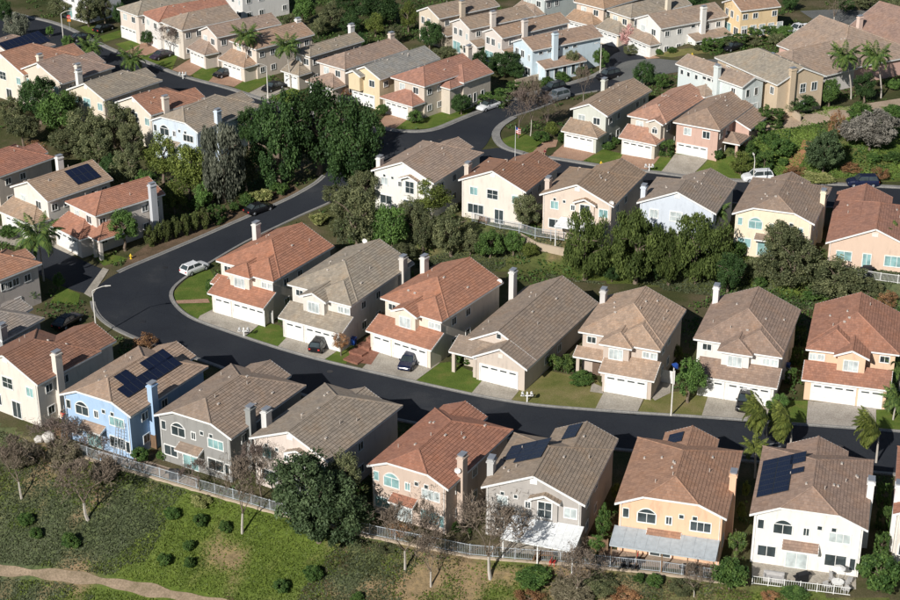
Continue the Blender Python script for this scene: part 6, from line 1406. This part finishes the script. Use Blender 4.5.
def car_parts(kind):
    S=dict(sedan=(4.6,.9,.72,.95,1.42,(-1.75,-1.0,.35,1.05)),hatch=(4.2,.88,.78,1.0,1.48,(-1.98,-1.55,.3,1.0)),suv=(4.7,.95,.9,1.12,1.75,(-2.2,-1.9,.45,1.05)),pickup=(5.4,.97,.95,1.15,1.8,(-.6,-.3,.75,1.35)))[kind]
    L,hw,zm,zb,zt,cab=S; e=L/2; b=MB()
    loft(b,[(-e,hw*.82,.38,zm*.8,zb*.86,.1),(-e+.12,hw*.95,.28,zm,zb*.97,.1),(-e+.6,hw,.22,zm,zb,.1),(0,hw,.2,zm,zb,.09),(e-1.0,hw,.22,zm*.98,zb*.97,.1),(e-.35,hw*.95,.25,zm*.9,zb*.86,.14),(e-.06,hw*.82,.32,zm*.75,zb*.7,.16),(e,hw*.7,.4,zm*.65,zb*.6,.16)])
    g=MB(); x0,x1,x2,x3=cab; wi=hw-.12; wt=hw-.28; z0=zb-.03
    lo=[(x0,-wi),(x3,-wi),(x3,wi),(x0,wi)]; hi=[(x1,-wt),(x2,-wt),(x2,wt),(x1,wt)]
    for i in range(4):
        j=(i+1)%4; g.poly([(*lo[i],z0),(*lo[j],z0),(*hi[j],zt-.04),(*hi[i],zt-.04)])
    rf=MB(); mid=(x1+x2)/2
    rf.poly([(x1-.03,-wt-.02,zt-.045),(x2+.03,-wt-.02,zt-.045),(x2-.1,-wt+.12,zt+.01),(x1+.1,-wt+.12,zt+.01)]); rf.poly([(x1-.03,wt+.02,zt-.045),(x2+.03,wt+.02,zt-.045),(x2-.1,wt-.12,zt+.01),(x1+.1,wt-.12,zt+.01)])
    rf.poly([(x1+.1,-wt+.12,zt+.01),(x2-.1,-wt+.12,zt+.01),(x2-.1,wt-.12,zt+.01),(x1+.1,wt-.12,zt+.01)]); rf.poly([(x1-.03,-wt-.02,zt-.045),(x1+.1,-wt+.12,zt+.01),(x1+.1,wt-.12,zt+.01),(x1-.03,wt+.02,zt-.045)]); rf.poly([(x2+.03,-wt-.02,zt-.045),(x2-.1,-wt+.12,zt+.01),(x2-.1,wt-.12,zt+.01),(x2+.03,wt+.02,zt-.045)])
    for s in(-1,1):                                     # pillars
        rf.bar((x3,s*wi,z0),(x2,s*wt,zt-.04),.07); rf.bar((x0,s*wi,z0),(x1,s*wt,zt-.04),.09); rf.bar((mid,s*(wi+.005),z0),(mid,s*(wt+.005),zt-.04),.07)
        b.box(x3-.35,x3-.15,s*(hw+.02)-.07,s*(hw+.02)+.07,zb-.02,zb+.12)
    if kind=='pickup':
        b.box(-e+.1,cab[0]-.05,-hw+.02,-hw+.1,zb-.05,zb+.12); b.box(-e+.1,cab[0]-.05,hw-.1,hw-.02,zb-.05,zb+.12)
    hl=MB(); hl.box(e-.36,e-.1,-.16,.16,zm*.72,zm*.72+.14); tl=MB(); tl.box(-e-.01,-e+.12,-.12,.12,zm*.8,zm*.8+.2)
    return b,g,rf,hl,tl,S
CP={k:car_parts(k) for k in('sedan','hatch','suv','pickup')}; CMC={}
HL=plain('headlight',(.7,.72,.75),.15,.7)
for kind,p,yaw,colr,label in CARS:
    b,g,rf,hl,tl,S=CP[kind]; key=(kind,colr)
    if key not in CMC:
        bc=CARM['white' if colr=='whiteroof' else colr]; rc=CARM['black'] if colr=='whiteroof' else bc
        CMC[key]=(b.mesh('body',bc,True),g.mesh('window',M['glass']),rf.mesh('car_roof',rc),hl.mesh('headlight',HL),tl.mesh('taillight',M['red']))
    m=CMC[key]; t=thing('parked_car' if kind!='pickup' else 'pickup_truck',label,'car' if kind!='pickup' else 'pickup',(p[0],p[1],p[2]+.06),yaw,'parked vehicles')
    bo=link('body',m[0],t); link('window',m[1],t); link('car_roof',m[2],t); L,hw=S[0],S[1]
    for s in(-1,1):
        link('headlight',m[3],t,(0,s*hw*.62,0)); link('taillight',m[4],t,(0,s*hw*.68,0))
        for x in(-L*.3,L*.31):
            w=link('wheel',TY,t,(x,s*(hw-.1),.33)); link('rim',RI,w)
# ---------------------------------------------------------------- fences and walls
def fence(pts,label,h=1.25,mat='fence',step=.14,post=2.2,name='metal_fence',wall=0.,wmat=None,base=0.):
    t=thing(name,label,'fence',(pts[0][0],pts[0][1],pts[0][2])); O=Vector(pts[0]); P=[Vector(p) for p in pts]
    for a,b in zip(P,P[1:]):
        L=(b-a).length; n=max(1,round(L/post))
        for k in range(n):
            p=a.lerp(b,k/n)-O; q=a.lerp(b,(k+1)/n)-O; z0=H(p.x+O.x,p.y+O.y)-O.z+base; z1=H(q.x+O.x,q.y+O.y)-O.z+base; z0=max(z0,-.1+base); z1=max(z1,-.1+base)
            mb=MB()
            for f in(.1,h-.06): mb.bar((p.x,p.y,z0+f),(q.x,q.y,z1+f),.05)
            m=max(2,int((q-p).length/step))
            for i in range(1,m):
                r_=p.lerp(q,i/m); zz_=z0+(z1-z0)*i/m; mb.bar((r_.x,r_.y,zz_+.1),(r_.x,r_.y,zz_+h-.06),.024,cap=False)
            mb.build('picket_panel',M[mat],t); mb=MB(); mb.bar((p.x,p.y,z0-.3),(p.x,p.y,z0+h+.06),.085); mb.build('post',M[mat],t)
    return t
def wall_(pts,label,h,w,mat,down=.8,name='garden_wall',cat='wall'):
    P=[Vector(p) for p in pts]; O=P[0]; mb=MB()
    for a,b in zip(P,P[1:]):
        d=(b-a); d.z=0; d.normalize(); n=Vector((-d.y,d.x,0))*w/2
        za,zb=H(a.x,a.y)-O.z,H(b.x,b.y)-O.z; a=a-O;b=b-O
        q=[a-n,b-n,b+n,a+n]; zt=[za+h,zb+h,zb+h,za+h]; zl=[za-down,zb-down,zb-down,za-down]
        mb.poly([(v.x,v.y,z) for v,z in zip(q,zt)])
        for i in range(4):
            j=(i+1)%4; mb.poly([(q[i].x,q[i].y,zl[i]),(q[j].x,q[j].y,zl[j]),(q[j].x,q[j].y,zt[j]),(q[i].x,q[i].y,zt[i])])
    return tag(mb.build(name,mat,None,tuple(O)),label,cat)
FS=PTS['fenceS']
segs=[(0,3,'metal picket fence behind the blue house yard'),(2,4,'metal picket fence behind the grey and cream houses, left of the evergreen'),(4,7,'metal picket fence behind the evergreen and pinkish house'),(7,10,'metal picket fence behind the grey gabled house patio'),(10,13,'metal picket fence behind the peach house patio')]
segs[0]=(0,2,segs[0][2])
for a,b,lb in segs: fence(FS[a:b+1],lb)
wall_([(x,y-.35,z) for x,y,z in FS],'long low tan retaining wall under the metal fences of the south row',.12,.3,M['wallstone'],1.0,'retaining_wall')
fence(PTS['rail7'],'white railing behind the white house patio',.95,'white',.2,1.8,'white_railing')
fence(PTS['fenceM'],'metal fence above the tan retaining wall behind the cream house',1.3)
wall_(PTS['wallM'],'tan retaining wall on the bank below the metal fence',1.0,.35,M['wallstone'],1.8,'retaining_wall')
fence(PTS['fenceM6'],'pale fence behind the peach-pink house at the right edge',1.2,'white')
wall_(PTS['wallB4'],'low tan garden wall below the light blue house',1.1,.25,M['wallstone'])
wall_(PTS['gardenU'],'tan garden wall beside the dirt track below the tan house',1.2,.25,M['wallstone'])
def gate(p,rz,w,h,label,mat='white'):
    t=thing('side_gate',label,'gate',p,rz); mb=MB()
    for z in(.15,h-.15): mb.box(-w/2,w/2,-.03,.03,z-.05,z+.05)
    mb.build('rail',M[mat],t); n=int(w/.16)
    for i in range(n):
        x=-w/2+w*(i+.5)/n; q=MB(); q.box(x-.07,x+.07,-.055,-.03,.05,h); q.build('board',M[mat],t)
    for x in(-w/2-.06,w/2+.06): q=MB(); q.box(x-.06,x+.06,-.06,.06,-.2,h+.1); q.build('post',M[mat],t)
for (p,rz,w,lb,mt) in ((PTS['gate'][0],-.38,1.6,'white side gate right of the tan house garage','white'),(PTS['gate'][1],-.28,1.4,'white side gate left of the peach garage house','white'),(PTS['gate'][2],-.35,2.2,'brown board fence in the passage between the grey and peach back houses','wood'),(PTS['gate'][3],-.55,1.8,'brown board fence between the blue and the grey back houses','wood'),(PTS['gate'][4],-.55,1.6,'grey board gate between the bend house and its grey-roofed neighbour','greytrim'),(PTS['gate'][5],-.55,1.8,'brown board fence between the white and the blue back houses','wood')): gate(p,rz,w,1.7,lb,mt)
# ---------------------------------------------------------------- street furniture
def lamp(p,label,h=7.6,arm=(1.6,.3),head='metal'):
    t=thing('street_lamp',label,'street lamp',p); mb=MB(); mb.bar((0,0,-.2),(0,0,h-.5),.2,n=8,w2=.13); mb.bar((0,0,0),(0,0,.5),.3,n=8); mb.build('pole',M['offwhite'],t)
    mb=MB(); pr=Vector((0,0,h-.5))
    for i in range(1,6):
        f=i/5; q=Vector((arm[0]*f,arm[1]*f,h-.5+.55*math.sin(f*1.5))); mb.bar(pr,q,.09,n=6); pr=q
    mb.build('arm',M['offwhite'],t); mb=MB(); d=Vector((arm[0],arm[1],0)).normalized(); mb.bar(pr-d*.05,pr+d*.65,.32,.16,n=8,w2=.2); mb.build('lamp_head',M['offwhite'],t)
lamp(PTS['lamp1'][0],'pale street lamp at the outside of the bend',7.0); lamp(PTS['lamp3'][0],'white street lamp at the right end of the light blue house',6.8,(-.8,-.8)); lamp(PTS['lamp4'][0],'white street lamp beside the black car in the upper left row',6.2,(-1.2,-.6)); lamp(PTS['lamp5'][0],'pale street lamp near the red sign at the top left',6.5,(1.4,.3)); lamp(PTS['lamp6'][0],'slim street lamp behind the pale yellow house by the white vehicle',6.0,(.0,1.2))
t=thing('pole',"white pole topped with a rounded blue head at the kerb of the tan house",'pole',PTS['lamp2'][0]); mb=MB(); mb.bar((0,0,-.2),(0,0,6.3),.2,n=8,w2=.15); mb.build('post',M['offwhite'],t)
mb=MB(); mb.bar((0,0,6.25),(.1,0,6.4),.3,n=10,w2=1.0); mb.bar((.1,0,6.4),(.35,.05,6.75),1.0,n=10,w2=.35); mb.build('pole_head',M['blue'],t,smooth=True)
t=thing('flagpole','white flagpole with a small flag beside the corner lawn','flagpole',PTS['flag'][0]); mb=MB(); mb.bar((0,0,-.2),(0,0,5.6),.1,n=6,w2=.06); mb.build('pole',M['white'],t)
fl=MB(); fw,fh=.75,1.0                               # stars-and-stripes hanging flag: red and white stripes, blue canton
for i in range(7):
    for k in range(5):
        f=lambda c:(.05+fw*c/5,.10*math.sin(c*1.7),0)
        a=f(k);b=f(k+1); z0=4.4+fh*i/7-.06*k;z1=4.4+fh*(i+1)/7-.06*k; fl.poly([(a[0],a[1],z0),(b[0],b[1],z0-.06),(b[0],b[1],z1-.06),(a[0],a[1],z1)],mi=2 if (i>3 and k<2) else i%2)
fl.build('flag',[M['red'],M['white'],M['blue']],t)
t=thing('stop_sign','red octagonal stop sign with an orange plate below at the top left corner','sign',PTS['stop'][0]); mb=MB(); mb.bar((0,0,-.2),(0,0,2.6),.07); mb.build('post',M['metal'],t)
def face_sign():
    mb=MB(); pts=[(.42*math.cos(math.pi/8+i*math.pi/4),.42*math.sin(math.pi/8+i*math.pi/4)) for i in range(8)]
    mb.poly([(x,-.03,2.6+z) for x,z in pts]); mb.poly([(x,.0,2.6+z) for x,z in pts]); return mb
face_sign().build('sign_plate',M['red'],t); mb=MB(); mb.box(-.32,.32,-.03,0,1.7,2.12); mb.build('orange_plate',M['orange'],t)
cu=bpy.data.curves.new('lettering','FONT'); cu.body='STOP'; cu.size=.3; cu.align_x='CENTER'; cu.extrude=.004; cu.materials.append(M['white']); tmp=bpy.data.objects.new('lettering',cu); COL.objects.link(tmp); lm=bpy.data.meshes.new_from_object(tmp.evaluated_get(bpy.context.evaluated_depsgraph_get())); bpy.data.objects.remove(tmp); o=link('lettering',lm,t,(0,-.04,2.5)); o.rotation_euler=(math.pi/2,0,0)
def hydrant(p,label):
    t=thing('fire_hydrant',label,'hydrant',p); mb=MB(); mb.bar((0,0,0),(0,0,.62),.24,n=10,w2=.22); mb.bar((0,0,.0),(0,0,.08),.36,n=10); mb.build('barrel',M['yellow'],t,smooth=False)
    mb=MB(); mb.bar((0,0,.62),(0,0,.8),.28,n=10,w2=.08); mb.build('bonnet',M['yellow'],t); mb=MB(); mb.bar((-.22,0,.45),(.22,0,.45),.12,n=8); mb.bar((0,-.22,.42),(0,0,.42),.14,n=8); mb.build('outlet',M['yellow'],t)
hydrant(PTS['hydrant'][0],'yellow fire hydrant by the brick driveways of the upper street'); hydrant(PTS['hydrant'][1],'yellow fire hydrant at the bend in front of the pillared porch'); hydrant(PTS['hydrant'][2],'yellow fire hydrant on the dry verge by the white house, upper right')
def mailbox(p,label):
    t=thing('mailbox',label,'mailbox',p); mb=MB(); mb.box(-.07,.07,-.07,.07,-.2,1.15); mb.box(-.75,.75,-.05,.05,.78,.9); mb.build('post',M['white'],t)
    for x in(-.52,.52):
        mb=MB(); mb.box(x-.15,x+.15,-.26,.26,.9,1.12); mb.bar((x,-.26,1.12),(x,.26,1.12),.3,n=10); mb.build('letter_box',M['white'],t)
    mb=MB(); mb.bar((0,0,1.15),(0,0,1.4),.22,n=4,w2=.02); mb.build('finial',M['white'],t)
mailbox(PTS['mail'][0],'white twin mailbox post on the lawn edge by the single-storey house'); mailbox(PTS['mail'][1],'white twin mailbox post by the lawn of the house inside the bend'); mailbox(PTS['mail'][2],'white twin mailbox post at the upper street between two brick driveways'); mailbox(PTS['mail'][3],'white twin mailbox post by the upper left lawns')
def wheelie(p,label,mat):
    t=thing('wheelie_bin',label,'bin',p,-.5); mb=MB(); a=[(-.27,-.3),(.27,-.3),(.27,.3),(-.27,.3)]; lo=[(x*.8,y*.8,.06) for x,y in a]; hi=[(x,y,1.0) for x,y in a]
    for i in range(4): mb.poly([lo[i],lo[(i+1)%4],hi[(i+1)%4],hi[i]])
    mb.poly(lo[::-1]); mb.build('body',mat,t); mb=MB(); mb.box(-.3,.3,-.34,.3,1.0,1.06); mb.bar((-.22,.36,.98),(.22,.36,.98),.05); mb.build('lid',mat,t)
    for s in(-1,1):
        w=MB(); w.bar((s*.24,.26,.1),(s*.3,.26,.1),.2,n=10); w.build('wheel',M['tyre'],t)
wheelie(PTS['bin'][0],'blue wheelie bin beside the garage of the grey-roofed front house',M['blue']); wheelie(PTS['bin2'][0],'blue wheelie bin in the side passage of the white front house',M['blue'])
# brick planter steps between two driveways
t=thing('brick_planter','red brick stepped planter between the blue-bin and navy-car driveways','planter',PTS['planter'][0]); O=Vector(PTS['planter'][0])
for i,(p,w) in enumerate(zip(PTS['planter'],(2.2,2.0,1.8,1.6))):
    q=Vector(p)-O; s=MB(); s.box(-w/2,w/2,-.55,.55,-.3,.22+.12*i); s.build('step',M['red_paver'],t,(q.x,q.y,0),-.6)
# ---------------------------------------------------------------- back yards
HP={k:(Vector(v[:3]),v[3]) for k,v in POS.items()}
def loc_(k,x,y,z=0.):
    o,a=HP[k]; return (o.x+x*math.cos(a)-y*math.sin(a),o.y+x*math.sin(a)+y*math.cos(a),o.z+z)
def ladder(k,x,y,L,label,lean=1.0):
    t=thing('ladder',label,'ladder',loc_(k,x,y),HP[k][1])
    for s in(-.2,.2):
        mb=MB(); mb.bar((s,0,.02),(s,lean,L),.06); mb.build('rail',M['metal'],t)
    n=int(L/.33)
    for i in range(1,n):
        f=i/n; mb=MB(); mb.bar((-.2,lean*f,L*f),(.2,lean*f,L*f),.035); mb.build('rung',M['metal'],t)
ladder('S1',.5,-.75,4.2,'aluminium ladder with the person on it at the left corner of the blue house'); W1=POS['S1'][4]; ladder('S1',W1*.80,-.95,4.4,'left of two ladders leaning on the blue house by its wide window',1.15); ladder('S1',W1*.88,-.95,4.4,'right of two ladders leaning on the blue house by its wide window',1.15)
def bbq(p,label,rz=0,cover=True):
    t=thing('barbecue',label,'barbecue',p,rz); mb=MB()
    mb.box(-.55,.55,-.32,.32,.0,.85); mb.build('cabinet',M['black'],t); mb=MB(); mb.bar((-.55,0,.92),(.55,0,.92),.6,.5,n=10); mb.build('lid',M['black'],t); mb=MB(); mb.box(-.95,-.56,-.26,.26,.78,.84); mb.box(.56,.95,-.26,.26,.78,.84); mb.build('side_shelf',M['black'],t)
bbq(loc_('S2',.39*POS['S2'][4],-2.1),'black covered barbecue on the patio of the grey house'); bbq(loc_('S6',.72*POS['S6'][4],-1.9),'black barbecue under the right half of the grey patio cover'); bbq(loc_('S7',.50*POS['S7'][4],-1.9),'black covered barbecue behind the sliding door of the white house',.4)
def chair(p,rz,label,mat,group):
    t=thing('patio_chair',label,'chair',p,rz,group); mb=MB(); mb.box(-.28,.28,-.28,.28,.38,.46); mb.build('seat',mat,t); mb=MB(); mb.bar((0,.27,.42),(0,.42,1.0),.56,.06); mb.build('backrest',mat,t)
    for x in(-.24,.24):
        for y in(-.24,.24): mb=MB(); mb.bar((x,y,0),(x,y,.38),.05); mb.build('leg',mat,t)
def table(p,label,r_=.6,mat=None,rect=None):
    t=thing('patio_table',label,'table',p); mb=MB()
    if rect: mb.box(-rect[0],rect[0],-rect[1],rect[1],.68,.73)
    else: mb.bar((0,0,.68),(0,0,.73),r_*2,n=18)
    mb.build('tabletop',mat,t)
    for x,y in((-.4,-.3),(.4,-.3),(.4,.3),(-.4,.3)): mb=MB(); mb.bar((x,y,0),(x*.9,y*.9,.68),.06); mb.build('leg',mat,t)
    return t
W7=POS['S7'][4]; tp=loc_('S7',.80*W7,-2.0); table(tp,'round white patio table under the umbrella behind the white house',.6,M['white'])
for i,(a,lb) in enumerate(((.3,'right back'),(1.9,'left back'),(3.4,'left front'),(5.3,'right front'))):
    chair((tp[0]+.95*math.cos(a),tp[1]+.95*math.sin(a),tp[2]),a-math.pi/2,'grey patio chair at the '+lb+' of the round white table',M['grey'],'grey patio chairs')
t=thing('patio_umbrella','white round umbrella over the white house patio table','umbrella',(tp[0],tp[1],tp[2])); mb=MB(); mb.bar((0,0,.02),(0,0,2.5),.05,n=6); mb.build('pole',M['white'],t); mb=MB()
for i in range(10):
    a,b=6.2832*i/10,6.2832*(i+1)/10; mb.poly([(0,0,2.45),(.62*math.cos(a),.62*math.sin(a),2.25),(.62*math.cos(b),.62*math.sin(b),2.25)])
mb.build('canopy',M['white'],t)
t=thing('covered_sofa','pale grey covered sofa behind the white house, left of the door','sofa',loc_('S7',.26*W7,-2.3),HP['S7'][1]); mb=MB(); mb.box(-1.0,1.0,-.4,.4,0,.42); mb.build('seat',M['grey'],t); mb=MB(); mb.box(-1.0,1.0,.22,.42,.42,.8); mb.build('backrest',M['grey'],t); mb=MB(); mb.box(-1.0,-.82,-.4,.22,.42,.6); mb.box(.82,1.0,-.4,.22,.42,.6); mb.build('armrest',M['grey'],t)
W6=POS['S6'][4]; table(loc_('S6',.2*W6,-2.0),'dark dining table under the left half of the grey patio cover',.6,M['dark'],(1.0,.5))
for i,dx in enumerate((-.6,.0,.6)): chair(loc_('S6',.2*W6+dx,-2.75),HP['S6'][1]+math.pi,('left','middle','right')[i]+' dark chair at the near side of the dark dining table',M['dark'],'dark patio chairs')
chair(loc_('S6',.2*W6+.5,-1.35),HP['S6'][1],'red-cushioned chair at the back of the dark dining table',M['red'],'patio chairs under the covers')
W5=POS['S5'][4]; table(loc_('S5',.68*W5,-2.2),'wooden table under the white patio cover',.6,M['wood'],(.9,.45)); chair(loc_('S5',.78*W5,-2.9),HP['S5'][1]+math.pi,'red chair right of the wooden table under the white cover',M['red'],'patio chairs under the covers'); chair(loc_('S5',.62*W5,-2.9),HP['S5'][1]+math.pi,'brown chair left of the wooden table under the white cover',M['wood'],'patio chairs under the covers')
t=thing('wooden_bench','brown wooden bench behind the cream house with brown-red roof','bench',loc_('M2',.40*POS['M2'][4],-.6),HP['M2'][1]); mb=MB(); mb.box(-.7,.7,-.2,.2,.4,.46); mb.build('seat',M['wood'],t); mb=MB(); mb.box(-.7,.7,.2,.26,.46,.9); mb.build('backrest',M['wood'],t)
for x in(-.6,.6): mb=MB(); mb.box(x-.05,x+.05,-.18,.18,0,.4); mb.build('leg',M['wood'],t)
bbq(loc_('M6',.46*POS['M6'][4],-1.2),'dark covered barbecue behind the peach-pink house'); chair(loc_('M6',.26*POS['M6'][4],-.9),HP['M6'][1],'dark chair behind the peach-pink house',M['dark'],'patio chairs under the covers')
# garden odds and ends on the blue house patio
t=thing('paint_bucket','white paint bucket on the blue house patio','bucket',loc_('S1',.70*W1,-1.9)); mb=MB(); mb.bar((0,0,0),(0,0,.4),.3,n=12,w2=.34); mb.build('pail',M['white'],t); mb=MB(); mb.bar((0,0,.4),(0,0,.42),.36,n=12); mb.build('lid',M['lightblue'],t)
t=thing('tool_box','orange tool box on the blue house patio','tool box',loc_('S1',.80*W1,-2.3),.3); mb=MB(); mb.box(-.32,.32,-.18,.18,0,.24); mb.build('case',M['orange'],t); mb=MB(); mb.box(-.32,.32,-.19,.19,.245,.3); mb.bar((-.12,0,.36),(.12,0,.36),.04); mb.build('lid',M['dark'],t)
for i,(x,y,s,lb) in enumerate(((-1.2,-1.0,.8,'largest pale boulder left of the blue house'),(-2.0,-1.8,.55,'smaller pale boulder left of the blue house'))):
    bm=bmesh.new(); bmesh.ops.create_icosphere(bm,subdivisions=3,radius=s); r=random.Random(i)
    for v in bm.verts: v.co*=1+.13*math.sin(v.co.x*5/s+i)*math.cos(v.co.y*4/s)+.06*math.sin(v.co.z*11/s); v.co.z*=.75
    me=bpy.data.meshes.new('boulder'); bm.to_mesh(me); bm.free(); me.materials.append(M['stone']); me.polygons.foreach_set('use_smooth',[True]*len(me.polygons)); tag(link('boulder',me,None,loc_('S1',x,y,s*.4)),lb,'boulder')
# ---------------------------------------------------------------- people
def skin_obj(name,joints,bones,mat,parent):
    me=bpy.data.meshes.new(name); ks=list(joints); me.from_pydata([joints[k][0] for k in ks],[(ks.index(a),ks.index(b)) for a,b in bones],[]); me.materials.append(mat)
    o=link(name,me,parent); sk=o.modifiers.new('skin','SKIN'); sk.use_smooth_shade=True; ly=me.skin_vertices[0] if me.skin_vertices else None
    if ly is None:
        bpy.context.view_layer.objects.active=o; ly=me.skin_vertices[0]
    for i,k in enumerate(ks): ly.data[i].radius=(joints[k][1],)*2 if not isinstance(joints[k][1],tuple) else joints[k][1]; ly.data[i].use_root=(i==0)
    sb=o.modifiers.new('sub','SUBSURF'); sb.levels=1; sb.render_levels=2; return o
def person(p,rz,label,shirt,pants,pose='stand'):
    t=thing('person',label,'person',p,rz); J={}
    def j(k,x,y,z,r): J[k]=((x,y,z),r)
    j('pel',0,0,.95,(.15,.11)); j('waist',0,0,1.08,(.14,.10)); j('chest',0,.0,1.32,(.17,.115)); j('neck',0,.0,1.50,.055); j('head0',0,-.01,1.58,.075); j('head',0,-.02,1.68,.095); j('crown',0,-.01,1.77,.06); j('nose',0,-.125,1.665,.018)
    lift=(.25 if pose=='climb' else 0); st=.16 if pose=='walk' else 0
    for s,n in((-1,'l'),(1,'r')):
        f=lift if s>0 else 0; w=st*s
        j(n+'hip',s*.09,0,.9,.085); j(n+'knee',s*.1,-.04-w*.6-f*.9,.5+f,.06); j(n+'ank',s*.1,.02-w*1.2-f*.4,.09+f,.042); j(n+'toe',s*.11,-.15-w*1.2-f*.4,.04+f,.032)
        if pose=='climb': j(n+'sh',s*.19,-.02,1.42,.06); j(n+'elb',s*.24,-.22,1.35,.045); j(n+'wr',s*.2,-.42,1.5+.15*s,.032)
        else: j(n+'sh',s*.2,0,1.42,.06); j(n+'elb',s*.25,.02+w*.5,1.15,.045); j(n+'wr',s*.24,-.06+w,.92,.032)
        hx,hy,hz=J[n+'wr'][0]; up=.0 if pose!='climb' else 1
        hd=(0,-.02,-.09) if not up else (0,-.09,.02)
        j(n+'palm',hx,hy+hd[1],hz+hd[2],.036)
        for q in range(4): j(n+'f%d'%q,hx+(q-1.5)*.02,hy+hd[1]*(1.9 if up else 1)-.02,hz+hd[2]*(1 if up else 1.95-.08*abs(q-1.3)),.009)
        j(n+'th',hx-s*.045,hy+hd[1]-.03,hz+hd[2]*.75,.01)
    B=[('pel','waist'),('waist','chest'),('chest','neck'),('neck','head0'),('head0','head'),('head','crown'),('head','nose')]
    for n in 'lr':
        B+=[('pel',n+'hip'),(n+'hip',n+'knee'),(n+'knee',n+'ank'),(n+'ank',n+'toe'),('chest',n+'sh'),(n+'sh',n+'elb'),(n+'elb',n+'wr'),(n+'wr',n+'palm'),(n+'palm',n+'th')]+[(n+'palm',n+'f%d'%q) for q in range(4)]
    skin_obj('body',J,B,M['skin'],t)
    def sub(name,keys,k,mat):
        jj={a:(J[a][0],tuple(x+k for x in (J[a][1] if isinstance(J[a][1],tuple) else (J[a][1],)*2))) for a in keys}; skin_obj(name,jj,[b for b in B if b[0] in jj and b[1] in jj],mat,t)
    sub('shirt',['waist','chest','neck','lsh','rsh','lelb','relb'],.022,shirt); sub('trousers',['pel','lhip','rhip','lknee','rknee','lank','rank','waist'],.018,pants)
    bm=bmesh.new(); bmesh.ops.create_uvsphere(bm,u_segments=14,v_segments=8,radius=.118); bmesh.ops.delete(bm,geom=[v for v in bm.verts if v.co.z<-.02 and v.co.y<.03],context='VERTS')
    me=bpy.data.meshes.new('hair'); bm.to_mesh(me); bm.free(); me.materials.append(M['hair']); link('hair',me,t,(0,.012,1.70))
person(PTS['person1'][0],.6,'person in a dark red top standing on the pavement by the brick driveway',M['darkred'],M['dark'],'walk')
person(PTS['person2'][0],.3,'person in dark clothes walking on the pavement left of another near the white vehicle',M['dark'],M['dark'],'walk')
person(PTS['person3'][0],.9,'person in dark clothes on the pavement, right of two near the white vehicle',M['navycloth'],M['dark'],'stand')
a1=HP['S1'][1]; lp=loc_('S1',.5,-.42,2.1); person(lp,a1+math.pi,'person in a red jacket standing on a ladder at the blue house',M['redcloth'],M['navycloth'],'climb')
